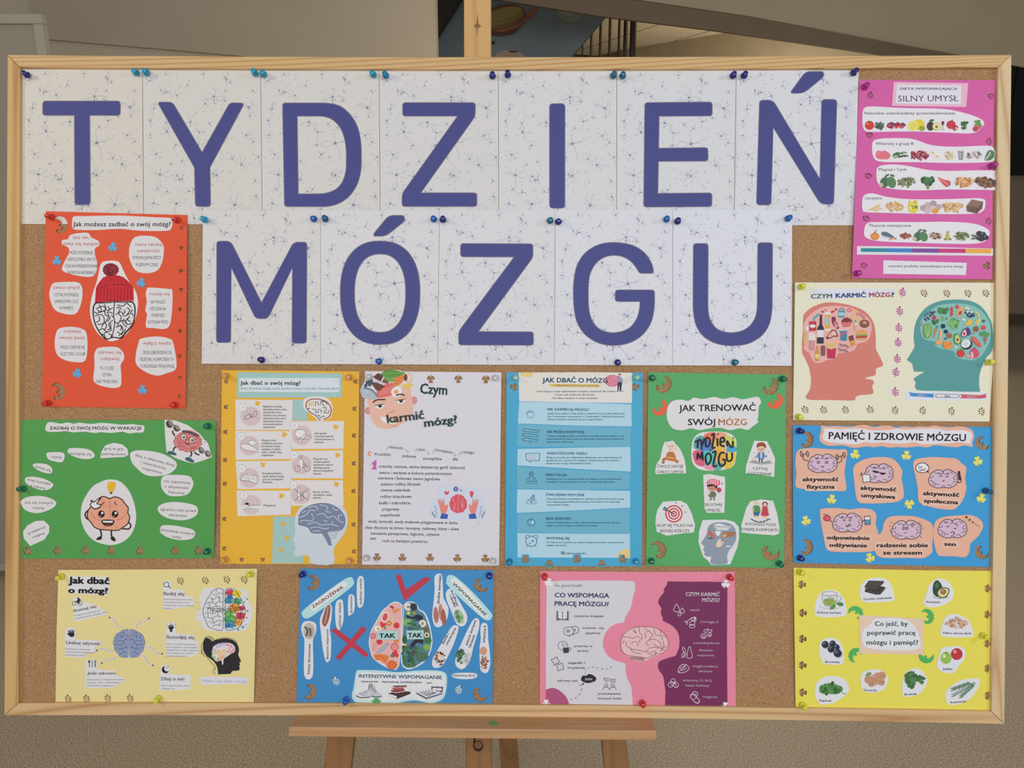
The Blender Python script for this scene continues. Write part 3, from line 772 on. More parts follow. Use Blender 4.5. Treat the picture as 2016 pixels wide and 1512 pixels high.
def letter_sheet(key, said, q, base, l, r, b=0.0, tint=(214, 211, 210)):
    """q = the four corners of the sheet in pixels"""
    P = Poster('letter_sheet', 'white sheet with neuron print and blue letter '+said, (0, 0, 1), q, tint, 'letter sheet', 'letter sheets spelling two words', base=base, l=l, r=r, b=b)
    x0, y0 = q[0]; W_ = q[1][0]-q[0][0]; H_ = q[3][1]-q[0][1]; sk = q[3][0]-q[0][0]
    k_ = P.pic('neuron_pattern', 0.00010); k_.step = 0
    def tt(p): 
        v = p[1]/1280
        return (x0+p[0]/1010*W_+sk*v, y0+v*H_)
    for kind, pts, wd, c in NEU:
        if kind == 's': k_.strip([tt(p) for p in pts], wd/4.2, c, True)
        else: k_.poly([tt(p) for p in pts], c)
    n_ = P.pic('lettering', 0.00016)
    L_ = LT[key]; hs = HOLES.get(key, [])
    outers = [p for i, p in enumerate(L_) if i not in hs]; holes = [L_[i] for i in hs]
    for i, o_ in enumerate(outers):
        n_.poly(offset(o_, 1.0), (126, 116, 130), [offset(h, -1.0) for h in holes] if i == 0 else None)
    for i, o_ in enumerate(outers):
        n_.poly(offset(o_, -0.4), (72, 75, 132), [offset(h, 0.4) for h in holes] if i == 0 else None)
    P.done(); return P
xs1 = [(42, 42), (280.5, 283), (513, 516.5), (746.5, 748.5), (981, 982), (1214.5, 1214), (1449.5, 1445), (1691, 1683)]
names1 = [('T','T, first in the top row'), ('Y','Y in the top row'), ('D','D in the top row'), ('Z','Z in the top row'), ('I','I in the top row'), ('E','E in the top row'), ('N','N with acute accent, in the top row')]
GT = [(208,203,194),(208,205,199),(208,206,202),(209,207,206),(210,209,210),(209,210,212),(210,211,215)]  # light put into the paper: whites run warm left to cool right
lr = [(0.0, 0.001), (0.003, 0.0015), (0.002, 0.001), (0.0005, 0.001), (0.001, 0.002), (0.001, 0.005), (0.0005, 0.006)]
for i, (k_, s_) in enumerate(names1):
    (a, a2), (c, c2) = xs1[i], xs1[i+1]
    g1 = 0.45
    letter_sheet(k_, s_, [(a+g1, 136+i*0.5-(1.2 if i == 6 else 0)), (c-g1, 136.5+i*0.5-(1.2 if i == 6 else 0)), (c2-g1, 441.5+i*0.35), (a2+g1, 441+i*0.35)], 0.0010, lr[i][0], lr[i][1], tint=GT[i])
xs2 = [(399, 397), (631, 631), (865, 862), (1093, 1091), (1324.5, 1324), (1560, 1558.5)]
names2 = [('M','M in the second row'), ('O','O with acute accent in the second row'), ('Z2','Z in the second row'), ('G','G in the second row'), ('U','U in the second row')]
GT2 = [(210,207,205),(212,210,212),(211,211,214),(212,213,219),(213,214,221)]  # second row's whites carry the same painted drift of the light
for i, (k_, s_) in enumerate(names2):
    (a, a2), (c, c2) = xs2[i], xs2[i+1]
    letter_sheet(k_, s_, [(a+0.3, 414.5-i*0.3), (c-0.3, 414.2-i*0.3), (c2-0.3, 717+i*0.8), (a2+0.3, 716+i*0.8)], 0.0030, 0.0006, (0.0008, 0.0006, 0.003, 0.0025, 0.002)[i], b=0.0, tint=GT2[i])

# ------------------------------------------------------------------ push pins
def lathe(bm, prof, n=14):
    rings = []
    for r, z in prof:
        rings.append([bm.verts.new((r*math.cos(2*math.pi*i/n), r*math.sin(2*math.pi*i/n), z)) for i in range(n)] if r > 1e-6 else [bm.verts.new((0, 0, z))])
    for a, c in zip(rings, rings[1:]):
        for i in range(n):
            j = (i+1) % n
            if len(a) == 1: bm.faces.new((a[0], c[j], c[i]))
            elif len(c) == 1: bm.faces.new((a[i], a[j], c[0]))
            else: bm.faces.new((a[i], a[j], c[j], c[i]))
    bmesh.ops.recalc_face_normals(bm, faces=bm.faces)
    for f in bm.faces: f.smooth = True
def pin_mesh(name, prof, n=14):
    bm = bmesh.new(); lathe(bm, prof, n); me = bpy.data.meshes.new(name); bm.to_mesh(me); bm.free(); return me
mm = 0.00118
HEAD = pin_mesh('pin_head', [(r*mm, z*mm) for r, z in ((0, 5.0), (3.0, 5.0), (4.7, 5.3), (5.0, 6.0), (4.7, 6.7), (3.4, 7.3), (2.6, 8.2), (2.3, 10.5), (2.5, 13.0), (3.1, 14.0), (3.7, 14.6), (3.8, 15.6), (3.4, 16.3), (2.2, 16.7), (0, 16.8))])
NEED = pin_mesh('pin_needle', [(r*mm, z*mm) for r, z in ((0, -6), (0.45, -4), (0.5, 0), (0.5, 5.2), (0, 5.2))], 6)
STEEL = flat('pin steel', (190, 190, 190), 0.25, 0.5, 0.9)
PCOL = {'navy': (38, 40, 128), 'turquoise': (36, 160, 196), 'blue': (34, 100, 184), 'teal': (32, 112, 146), 'steel blue': (30, 92, 148), 'violet': (52, 34, 112), 'red': (212, 52, 44), 'dark green': (16, 112, 84), 'orange': (252, 160, 92),
        'white': (206, 204, 206), 'mint': (150, 206, 196), 'magenta': (176, 40, 140), 'yellow': (236, 222, 70), 'cyan': (20, 130, 178)}
PM = {}
for k_, c in PCOL.items():
    m, nt, b = nodes(k_+' plastic')
    b.inputs['Base Color'].default_value = (*lin(c), 1); b.inputs['Roughness'].default_value = 0.18; b.inputs['Specular IOR Level'].default_value = 0.6
    b.inputs['Transmission Weight'].default_value = 0.25; b.inputs['Subsurface Weight'].default_value = 0.0
    me = HEAD.copy(); me.materials.append(m); PM[k_] = me
NEED.materials.append(STEEL)
rt = random.Random(5)
def pin(x, y, col, label, tx=0.0, ty=0.0, base=0.0):
    """x, y: where the flange shows; tx, ty: lean of the pin in degrees"""
    p = B(x, y, 0.006+base)
    R_ = NW.to_track_quat('Z', 'Y').to_matrix().to_4x4() @ Euler((math.radians(ty+rt.uniform(-5, 5)), math.radians(tx+rt.uniform(-5, 5)), 0)).to_matrix().to_4x4()
    ax = (R_ @ Vector((0, 0, 1)))
    loc = p-ax*0.006
    r_ = bpy.data.objects.new('push_pin', None); COL.objects.link(r_); r_.empty_display_size = 0.01
    r_.matrix_world = Matrix.Translation(loc) @ R_
    tag(r_, label, 'push pin', 'coloured push pins on the cork board')
    for nm, me in (('pin_head', PM[col]), ('pin_needle', NEED)):
        o = bpy.data.objects.new(nm, me); COL.objects.link(o); o.parent = r_
PINS = [
 (54,148,'navy','at the top left corner of the first letter sheet'),(268.5,143.5,'turquoise','at the top right corner of the T sheet'),(289,143.5,'turquoise','at the top left corner of the Y sheet'),
 (503,145,'turquoise','at the top right corner of the Y sheet'),(519.5,146.5,'turquoise','at the top left corner of the D sheet'),(735.5,147,'turquoise','at the top right corner of the D sheet'),
 (760,149,'cyan','at the top left corner of the upper Z sheet'),(969.6,150,'navy','at the top right corner of the upper Z sheet'),(1000,148,'navy','at the top left corner of the I sheet'),
 (1207,149.5,'teal','at the top right corner of the I sheet'),(1226,149.5,'teal','at the top left corner of the E sheet'),(1443,149,'navy','at the top right corner of the E sheet'),
 (1465,149,'navy','at the top left corner of the accented N sheet'),(1680,144,'navy','at the top right corner of the accented N sheet'),
 (404,433,'turquoise','at the top left corner of the M sheet'),(618,431,'blue','at the top right corner of the M sheet'),(640.5,431,'steel blue','at the top left corner of the accented O sheet'),
 (854,431.5,'blue','at the top right corner of the accented O sheet'),(872,432.5,'navy','at the top left corner of the lower Z sheet'),(1082.7,434.5,'teal','at the top right corner of the lower Z sheet'),
 (1099.5,436.5,'navy','at the top left corner of the G sheet'),(1312,432,'blue','at the top right corner of the G sheet'),(1334,436,'navy','at the top left corner of the U sheet'),(1551,430.5,'blue','at the top right corner of the U sheet'),
 (515.6,709,'violet','at the bottom edge of the M sheet'),(746.5,711.5,'blue','at the bottom edge of the accented O sheet'),(1216,713.5,'navy','at the bottom edge of the G sheet'),(1446,713.5,'teal','at the bottom edge of the U sheet'),
 (101,427,'red','at the top left corner of the orange-red poster'),(349,433,'red','at the top right corner of the orange-red poster'),(94.5,793.5,'red','at the bottom left corner of the orange-red poster'),(344,797.5,'red','at the bottom right corner of the orange-red poster'),
 (410,839,'dark green','at the top right of the wide green poster'),(46,962.5,'dark green','at the left edge of the wide green poster'),(408.5,1085.5,'dark green','at the bottom right of the wide green poster'),
 (445,740.5,'orange','at the top left of the orange-yellow poster'),(687,742.5,'orange','at the top right of the orange-yellow poster'),(443.5,1101.5,'orange','at the bottom left of the orange-yellow poster'),(688.5,1103.5,'orange','at the bottom right of the orange-yellow poster'),
 (727,742.5,'white','at the top left of the white poster'),(975,744,'white','at the top right of the white poster'),(721.5,1098.5,'white','at the bottom left of the white poster'),(971,1104,'white','at the bottom right of the white poster'),
 (1014.4,743.5,'mint','at the top left of the tall light blue poster'),(1252.5,743.5,'mint','at the top right of the tall light blue poster'),(1003,1106,'cyan','at the bottom left of the tall light blue poster'),(1252,1105,'turquoise','at the bottom right of the tall light blue poster'),
 (1284,744,'dark green','at the top left of the tall green poster'),(1539.5,746,'dark green','at the top right of the tall green poster'),(1282.5,1104.5,'dark green','at the bottom left of the tall green poster'),(1534,1109,'dark green','at the bottom right of the tall green poster'),
 (1702.5,171.5,'magenta','at the top left of the pink food poster'),(1952,327,'magenta','at the right edge of the pink food poster'),(1687,538.5,'magenta','at the bottom left of the pink food poster'),
 (1577,565,'yellow','at the top left of the cream poster'),(1946,713.5,'yellow','at the right edge of the cream poster'),(1572.5,820.5,'yellow','at the bottom left of the cream poster'),
 (1573.5,848,'navy','at the top left of the bright blue poster'),(1941,966,'steel blue','at the right edge of the bright blue poster'),(1575,1098.6,'navy','at the bottom left of the bright blue poster'),
 (1575,1126.5,'yellow','at the top left of the lemon yellow poster'),(1936,1251.5,'yellow','at the right edge of the lemon yellow poster'),(1580,1388,'yellow','at the bottom left of the lemon yellow poster'),
 (1072,1134,'red','at the top left of the pink landscape poster'),(1436,1136,'red','at the top right of the pink landscape poster'),(1264.5,1384,'red','at the bottom edge of the pink landscape poster'),
 (597,1130,'navy','at the top left of the blue landscape poster'),(963,1133,'navy','at the top right of the blue landscape poster'),(682,1377.5,'blue','at the bottom edge of the blue landscape poster'),
 (121,1135,'yellow','at the top left of the pale yellow poster'),(494,1130.5,'yellow','at the top right of the pale yellow poster'),(312,1375,'yellow','at the bottom edge of the pale yellow poster')]
for x, y, c, s_ in PINS:
    pin(x, y, c, c+' plastic push pin '+s_, base=(0.002 if y > 400 and x > 390 and x < 1560 and y < 720 else 0.0))
# ------------------------------------------------------------------ posters
W = (214, 211, 212); BL = (44, 44, 50)
def nb(): pass
def sq(k, cx, cy, rx, ry, c, wd, n, seed, L=0.35):
    """wriggling folds of a drawn brain"""
    r = random.Random(seed)
    for i in range(n):
        a = r.uniform(0, 6.283); q = math.sqrt(r.uniform(0.02, 0.8))
        x = cx+rx*q*math.cos(a); y = cy+ry*q*math.sin(a); h = r.uniform(0, 6.283); t = r.choice((-1, 1)); p = [(x, y)]
        for j in range(4):
            h += t*r.uniform(0.3, 1.0)
            if j == 1: t = -t
            x += rx*L*0.4*math.cos(h); y += ry*L*0.4*math.sin(h)
            if ((x-cx)/rx)**2+((y-cy)/ry)**2 > 0.92: break
            p.append((x, y))
        if len(p) > 2: k.line(p, wd, c)
def lump(cx, cy, rx, ry, n=11, amp=0.06, rot=0.0, seed=0):
    r = random.Random(seed); o = []
    m = n*6
    for i in range(m):
        a = 6.283*i/m; q = 1+amp*(abs(math.sin(a*n/2+rot))-0.6)+0.015*math.sin(3*a+seed)
        o.append((cx+rx*q*math.cos(a), cy+ry*q*math.sin(a)))
    return o
def brain(k, cx, cy, rx, ry, fill, line, wd, n=14, seed=1, split=False, amp=0.1, lobes=11):
    k.poly(lump(cx, cy, rx+wd, ry+wd, lobes, amp, 0, seed), line)
    k.poly(lump(cx, cy, rx, ry, lobes, amp, 0, seed), fill)
    sq(k, cx, cy, rx, ry, line, wd*0.75, n, seed+3)
    if split: k.line([(cx, cy-ry*0.95), (cx+wd, cy-ry*0.3), (cx-wd, cy+ry*0.3), (cx, cy+ry*0.95)], wd*1.3, line)
def heap(k, cx, cy, rx, ry, cols, r, n, seed=1, el_=1.0):
    q = random.Random(seed)
    for i in range(n):
        a = q.uniform(0, 6.283); u = math.sqrt(q.random())
        k.el(cx+rx*u*math.cos(a), cy+ry*u*math.sin(a)*(1 if math.sin(a) > 0 else 0.8), r*q.uniform(0.7, 1.2), r*el_*q.uniform(0.7, 1.2), q.choice(cols), q.uniform(0, 180), 8)
def leaves(k, cx, cy, rx, ry, cols, ln, wd, n, seed=1):
    q = random.Random(seed)
    for i in range(n):
        a = q.uniform(0, 6.283); u = math.sqrt(q.random())
        k.poly(leaf(cx+rx*u*math.cos(a), cy+ry*u*math.sin(a), ln*q.uniform(0.7, 1.2), wd, q.uniform(0, 360)), q.choice(cols))
def stickers(P, shape, spots, r, c, name, lift=0.0006):
    for i, t in enumerate(spots):
        rot = t[2] if len(t) > 2 else 0
        loops = shape if isinstance(shape[0], list) else [shape]
        if len(loops) == 1: P.cut(put(loops[0], t[0], t[1], r, rot), c, name, grid=0, lift=lift)
        else:
            P.cut(put(SPRIG1, t[0], t[1], r, rot), c, name, grid=0, lift=lift)
def one_sprig():
    """the twig sticker as one outline: stem with leaves joined"""
    st = []
    tips = [(-0.42, -0.3, 215), (-0.45, 0.05, 190), (-0.35, 0.42, 165)]
    L_ = [(0.05, 0.95)]
    for x, y, a in ((0.38, 0.5, 20), (0.45, 0.12, -12), (0.38, -0.28, -35)):
        L_ += [(0.05, y+0.1), (x-0.12, y+0.10), (x+0.2, y+0.08), (x+0.3, y-0.08), (x+0.02, y-0.14), (0.05, y+0.02)]
    L_ += [(0.04, -0.5), (0.2, -0.7), (0.1, -1.0), (-0.08, -1.0), (-0.2, -0.72), (-0.05, -0.5)]
    for x, y in ((-0.4, -0.42), (-0.46, 0.0), (-0.36, 0.4)):
        L_ += [(-0.04, y+0.0), (x+0.05, y-0.14), (x-0.24, y-0.1), (x-0.2, y+0.06), (x+0.12, y+0.1), (-0.04, y+0.12)]
    return L_+[(-0.04, 0.95)]
SPRIG1 = one_sprig(); CLV = clover(); SPR = sprig()
def holes_of(shape, spots, r, rot=0):
    out = []
    for t in spots:
        rr = t[2] if len(t) > 2 else rot; rad = t[3] if len(t) > 3 else r
        for lp in (shape if isinstance(shape[0], list) else [shape]): out.append(put(lp, t[0], t[1], rad, rr))
    return out
def lines(k, rows, x, y, dy, h, c, align='C', bold=0.0, wf=None, shear=0.0, rot=0):
    k.cuts.append((len(k.v), len(k.f))); k.hold = True
    for i, t in enumerate(rows):
        if isinstance(t, tuple): t, wd = t
        else: wd = None
        a = math.radians(rot)
        k.text(t, x-dy*i*math.sin(a), y+dy*i*math.cos(a), wd, h, c, rot, bold, shear, align)
    k.hold = False

# 1 orange-red poster, brain in a woolly hat
P = Poster('poster', 'orange-red poster with a brain in a red woolly hat', (0, 400, 3.6), [(325,57),(1328,84),(1316,1456),(297,1442)], (216, 84, 54),
  holes=holes_of(SWIRL, [(425,152,-50),(405,1335,-50)], 56)+holes_of(CLV, [(1292,178,90),(1288,318,90),(1285,480,90),(1286,612,90),(1280,752,90),(1279,905,90),(1277,1083,90),(1278,1235,90),(1276,1370,90)], 17), l=0.003, r=0.005, base=0.0022)
RD = (176, 62, 66)
c = P.cut([(522,95),(600,92),(850,88),(1100,100),(1212,106),(1224,140),(1212,180),(1180,196),(1000,196),(850,182),(700,190),(560,190),(514,178),(512,130)], W, sm=3)
k = P.on(c); k.text('Jak możesz zadbać o swój mózg?', 862, 147, 692, 34, BL, 0, 0.012, 0.06)
def bubble(pts, heads, body, hx, hy, hh, bx, by, bd, bh, hw=None, label=None):
    c = P.cut(pts, W, sm=4); k = P.on(c)
    lines(k, heads, hx, hy, 45, hh, RD); lines(k, body, bx, by, bd, bh, BL, bold=0.0)
    return c
bubble([(500,225),(560,212),(625,212),(650,245),(700,268),(704,300),(675,320),(672,360),(690,440),(660,518),(540,512),(445,480),(450,430),(490,350),(480,312),(440,292),(442,262),(480,255)], [('śpij tak,',118),('żeby się wyspać',256)], [('MÓZG POTRZEBUJE',162),('ODPOCZYNKU. SEN TO',200),('CZAS NA PORZĄDKOWANIE',232),('NOWYCH INFORMACJI',196)], 575, 240, 24, 577, 350, 47, 24)
bubble([(960,240),(1030,230),(1110,245),(1158,300),(1160,360),(1145,430),(1110,480),(1035,497),(960,475),(920,400),(915,330),(930,275)], [('ćwicz sztukę',190),('uważności',160)], [('WYKONUJ JEDNĄ RZECZ',202),('W JEDNYM CZASIE',158)], 1052, 290, 24, 1040, 385, 50, 24)
bubble([(385,565),(480,558),(560,565),(585,620),(575,710),(535,785),(440,780),(380,745),(350,660),(358,600)], [('ćwicz umysł',188)], [('CZYTAJ, ROZWIĄZUJ',170),('ŁAMIGŁÓWKI, LICZ',168),('W PAMIĘCI',95)], 470, 595, 25, 470, 648, 47, 24)
bubble([(1040,610),(1060,598),(1190,608),(1222,625),(1218,780),(1200,870),(1160,892),(1090,885),(1034,875),(1042,790),(1030,760),(1040,700),(1033,650)], [('ruszaj się',140)], [('AKTYWNOŚĆ',104),('FIZYCZNA NA',112),('POWIETRZU',92),('DOTLENIA MÓZG',142)], 1132, 640, 25, 1120, 700, 47, 24)
bubble([(420,888),(500,876),(580,890),(615,930),(618,1060),(590,1125),(480,1118),(410,1080),(388,1010),(395,930)], [('rozwijaj',116),('swoje pasje',182)], [('MÓZG CHĘTNIE SIĘ',168),('UCZY TEGO, CO LUBI',174)], 513, 905, 25, 516, 1020, 47, 24)
bubble([(700,1025),(770,1018),(840,1025),(878,1070),(876,1110),(855,1150),(860,1220),(850,1300),(760,1305),(667,1265),(670,1160),(668,1080),(678,1045)], [('zdrowo się',164),('odżywiaj',130)], [('TO, CO JESZ',100),('OŻYWIA',66),('CAŁE TWOJE CIAŁO',154)], 778, 1055, 25, 757, 1168, 47, 24)
bubble([(1000,960),(1110,945),(1200,960),(1230,1000),(1250,1165),(1180,1205),(1110,1222),(1030,1195),(965,1140),(965,1060),(980,1000)], [('wyłącz media',200)], [('ZRÓB SOBIE PRZERWĘ OD',204),('TELEFONU, KOMPUTERA, TV -',250),('TO ROZPRASZA TWOJĄ UWAGĘ',240)], 1112, 990, 26, 1115, 1058, 48, 25)
stickers(P, CLV, [(800,310,10),(403,408,5),(1000,563,20),(547,1205,15),(1010,1322,5)], 37, (92, 166, 208), 'clover_sticker')
c = P.cut([(715,430),(760,410),(810,408),(850,425),(885,500),(920,560),(960,620),(978,700),(965,800),(925,890),(870,950),(800,978),(740,962),(680,905),(645,820),(638,740),(655,650),(690,540)], (220, 217, 216), sm=4, label='cut-out of a brain wearing a red woolly hat')
k = P.on(c, 'picture')
k.poly(smooth([(670,710),(735,705),(810,698),(880,700),(945,702),(962,760),(945,860),(895,920),(860,960),(800,955),(750,968),(700,915),(668,850),(655,770)], 4), (40,34,36))
k.poly(smooth([(678,716),(735,711),(810,704),(880,706),(938,708),(952,762),(938,850),(888,912),(852,950),(800,947),(755,958),(706,908),(676,845),(665,772)], 4), (216,213,214))
k.line([(812,700),(806,790),(812,860),(792,958)], 7, BL)
for p in ([(680,750),(730,730),(760,760),(800,740)],[(672,800),(720,790),(740,830),(720,880)],[(690,860),(740,850),(770,800),(760,770),(800,780)],[(750,960),(740,920),(790,900),(770,860),(800,830)],[(700,720),(720,760),(690,780)],[(830,720),(870,730),(900,710),(930,740)],[(820,790),(860,770),(880,800),(930,780),(945,800)],
  [(850,840),(880,830),(900,860),(935,850)],[(820,880),(860,870),(870,910),(840,940)],[(880,820),(870,850),(900,880)],[(700,900),(730,890),(760,920)],[(850,750),(840,780),(860,810),(840,850)],[(900,740),(920,760),(900,790)],[(740,790),(780,810),(760,840)],[(830,910),(850,925)],[(765,730),(780,760)],
  [(740,715),(750,745),(735,770)],[(700,800),(705,830),(680,845)],[(745,845),(755,875),(735,900)],[(770,925),(790,935),(785,952)],[(690,755),(712,772),(740,762),(745,785)],[(780,850),(785,880),(770,895)],[(825,745),(845,738),(860,752)],[(880,755),(885,775),(870,785)],[(920,800),(905,825),(925,840)],
  [(850,860),(862,885),(850,900)],[(890,890),(880,915),(890,925)],[(815,845),(835,850),(835,870)],[(900,850),(890,840),(905,815)],[(668,770),(690,785)],[(715,925),(735,935)],[(790,790),(800,810)],[(870,915),(860,935)],[(940,755),(925,775)]): k.line(p, 6.5, BL)
k.poly(smooth([(680,600),(690,580),(715,545),(745,520),(790,508),(850,515),(900,545),(930,575),(945,600)], 4, False)+[(948,690),(810,692),(672,706)], (196, 40, 48))
k.line([(680,612),(740,592),(810,578),(880,580),(945,600)], 5, (110, 26, 38)); k.line([(672,706),(740,700),(810,694),(948,696)], 5, (110, 26, 38))
for x0, x1, y1 in ((700,735,592),(735,765,588),(770,790,580),(806,806,578),(840,822,578),(872,845,580),(905,872,582)): k.line([(x1,522),(x0,y1)], 4, (140, 28, 40))
for x in range(690, 945, 24): k.line([(x,612-12*math.sin((x-680)/85)),(x-2,700)], 4, (140, 28, 40))
k.poly(lump(784, 472, 56, 46, 16, 0.12, 0, 2), (124, 34, 44)); heap(k, 784, 472, 44, 36, [(140,44,52),(104,26,36),(150,52,58)], 9, 30, 3)
P.done()

# 2 wide green poster, cheerful brain with a light bulb
GR = (82, 152, 80)
P = Poster('poster', 'wide green poster with a cheerful brain and a light bulb', (20, 810, 4.8), [(98,78),(1945,85),(1927,1387),(92,1391)], GR,
  holes=holes_of(CLV, [(165,1318),(448,1312),(710,1312),(955,1314),(1228,1314),(1558,1312),(1780,1312)], 46), l=0.0015, r=0.007, base=0.0018)
DG = (52, 54, 54)
c = P.cut([(350,110),(400,102),(480,116),(540,104),(600,116),(660,106),(760,118),(860,108),(950,114),(1060,125),(1150,120),(1210,128),(1265,138),(1258,196),(1190,200),(1120,208),(1060,192),(950,204),(860,196),(800,204),(700,192),(600,198),(520,186),(430,194),(336,182)], W, sm=3)
P.on(c).text('ZADBAJ O SWÓJ MÓZG W WAKACJE', 808, 157, 872, 30, DG, 0, 0.018)
for pts, rows, x, y, rot, h in (([(345,395),(420,384),(500,392),(515,430),(490,478),(420,472),(360,450)], [('czytaj',100)], 438, 428, 6, 26), ([(560,350),(640,346),(750,362),(800,410),(770,445),(680,448),(590,420),(545,385)], [('wysypiaj się',208)], 664, 398, 3, 26),
  ([(850,442),(862,380),(900,320),(980,296),(1060,312),(1110,355),(1118,410),(1080,430)], [('graj w gry',180),('pamięciowe',222)], 980, 350, 1, 26), ([(215,500),(280,490),(360,505),(398,545),(385,585),(310,575),(240,540)], [('śmiej się',150)], 312, 537, 16, 26),
  ([(150,625),(230,618),(330,640),(408,690),(370,735),(290,742),(200,710),(145,670)], [('miej kontakt',222),('z naturą',142)], 273, 662, 12, 26), ([(105,840),(180,805),(300,800),(400,830),(436,870),(390,920),(260,962),(150,935),(105,880)], [('ucz się nowych',270),('rzeczy',110)], 272, 860, 1, 26),
  ([(190,1272),(130,1200),(120,1140),(160,1080),(240,1035),(320,1032),(370,1080),(370,1140),(325,1210)], [('przełamuj',172),('rutynę',114)], 248, 1120, -22, 26), ([(1135,400),(1190,370),(1300,372),(1440,400),(1560,470),(1570,530),(1500,590),(1380,612),(1280,600),(1210,550),(1150,480)], [('dbaj o właściwą dietę',384),('i nawodnienie',242),('organizmu',190)], 1368, 458, 15, 27),
  ([(1440,620),(1500,600),(1680,608),(1728,660),(1722,720),(1660,790),(1510,798),(1440,740),(1425,670)], [('nie zapominaj',248),('o aktywności',230),('fizycznej',150)], 1577, 664, 4, 27), ([(1400,900),(1480,862),(1600,858),(1740,885),(1775,930),(1750,990),(1640,1028),(1500,1012),(1410,960)], [('ogranicz czas przed',340),('ekranami',168)], 1586, 930, 3, 27),
  ([(1415,1120),(1440,1078),(1560,1080),(1720,1115),(1748,1160),(1710,1205),(1600,1215),(1490,1190),(1425,1150)], [('poznawaj nowych',312),('ludzi',80)], 1582, 1135, 8, 27)):
    c = P.cut(pts, W, sm=4 if pts[0] not in ((190,1272),(850,442)) else 0); lines(P.on(c), rows, x, y, 50, h, DG, rot=rot)
# brain with bulb
c = P.cut([(850,668),(930,643),(1030,658),(1110,730),(1160,830),(1190,960),(1180,1080),(1130,1180),(1040,1245),(930,1262),(800,1225),(715,1140),(670,1020),(675,890),(720,790),(780,710)], W, sm=4, label='oval cut-out of a smiling brain with a light bulb above it')
k = P.on(c, 'picture'); DK = (48, 36, 34); SK = (222, 158, 132)
k.line([(850,1110),(862,1170),(850,1205)], 15, DK); k.blob([(812,1212),(835,1185),(862,1180),(866,1205),(850,1214)], DK)
k.line([(960,1110),(956,1160),(965,1200)], 15, DK); k.blob([(948,1195),(975,1182),(998,1215),(985,1228),(958,1215)], DK)
k.line([(1060,1108),(1120,1110),(1140,1080),(1120,1050),(1085,1040)], 14, DK); k.line([(1070,1092),(1115,1094),(1122,1075),(1108,1058)], 12, W)
k.line([(735,935),(708,970),(722,1010),(760,1030)], 14, DK)
body = [(765,905),(800,870),(830,835),(880,808),(940,828),(990,812),(1050,835),(1085,880),(1110,910),(1108,960),(1125,1000),(1105,1060),(1065,1090),(1020,1118),(950,1118),(900,1115),(850,1110),(800,1090),(770,1050),(735,1000),(740,945)]
k.poly(offset(smooth(body, 4), 10), DK); k.blob(body, SK)
k.line([(940,835),(945,900),(942,960),(955,1000)], 7, (196,118,98)); k.line([(760,950),(800,1010),(850,1025)], 7, (196,118,98)); k.line([(1100,960),(1060,1010),(1010,1022)], 7, (196,118,98)); k.line([(860,870),(890,900),(930,885)], 6, (205,130,108)); k.line([(1000,900),(960,895)], 6, (205,130,108))
k.line([(765,1050),(790,1040)], 6, (196,118,98)); k.line([(880,1110),(900,1090)], 6, (196,118,98)); k.line([(1000,1112),(1010,1085)], 6, (196,118,98)); k.line([(855,880),(880,870),(888,852)], 8, DK); k.line([(1008,885),(990,868),(992,850)], 8, DK)
for x in (862, 990):
    k.el(x, 970, 31, 34, (40,28,28)); k.el(x+8, 960, 11, 12, (236,232,230)); k.el(x-8, 988, 6, 6, (180,170,170))
k.blob([(862,1030),(920,1022),(982,1030),(975,1065),(950,1082),(905,1084),(875,1065)], DK); k.poly([(872,1034),(972,1034),(966,1052),(880,1050)], (226,222,220)); k.blob([(895,1072),(925,1064),(950,1072),(925,1082)], (120,60,56))
k.blob([(752,880),(765,862),(758,842),(778,838),(792,850),(848,812),(858,826),(826,868),(860,880),(850,910),(800,928),(775,912)], DK); k.blob([(762,880),(775,864),(772,848),(790,862),(840,828),(815,872),(850,886),(838,904),(802,916),(780,904)], (224,221,220))
k.blob([(915,700),(925,672),(955,663),(988,672),(998,700),(985,735),(968,760),(938,760),(925,735)], (226,176,50)); k.poly([(940,760),(966,760),(962,782),(944,782)], (108,92,84)); k.line([(928,695),(945,680)], 6, (240,220,150))
# weight lifter
c = P.cut([(1458,78),(1560,85),(1680,130),(1790,210),(1870,300),(1908,430),(1820,465),(1740,488),(1680,482),(1560,440),(1478,385),(1465,250)], W, sm=0, label='cut-out of a pink brain in a headband lifting weights')
k = P.on(c, 'picture'); PK = (206, 130, 128)
k.line([(1555,230),(1538,200),(1535,180)], 16, (84,60,60)); k.line([(1490,95),(1610,178)], 12, (120,112,104)); k.el(1505,120,32,38,(70,66,66),-30); k.el(1520,112,18,30,(150,140,130),-30); k.el(1572,158,28,34,(70,66,66),-30); k.el(1580,150,16,26,(150,140,130),-30)
k.line([(1590,330),(1550,345),(1545,375)], 15, (70,52,54)); k.blob([(1490,380),(1530,375),(1570,400),(1565,415),(1520,408),(1492,398)], (60,96,100)); k.line([(1700,370),(1715,400),(1700,430)], 15, (70,52,54)); k.blob([(1655,440),(1690,432),(1735,465),(1735,482),(1700,478),(1660,460)], (60,96,100)); k.line([(1740,385),(1765,405),(1790,410)], 15, (84,60,60))
k.line([(1780,350),(1895,420)], 10, (130,124,118)); k.el(1808,368,26,32,(80,76,76),-30); k.el(1814,364,14,22,(160,150,138),-30); k.el(1868,400,26,32,(80,76,76),-30); k.el(1874,396,14,22,(160,150,138),-30)
brain(k, 1680, 285, 128, 92, PK, (168,84,86), 6, 34, 5, amp=0.08, lobes=13)
k.line([(1625,190),(1690,195),(1775,235)], 22, (74,72,76)); k.line([(1640,178),(1700,182),(1760,205)], 8, PK)
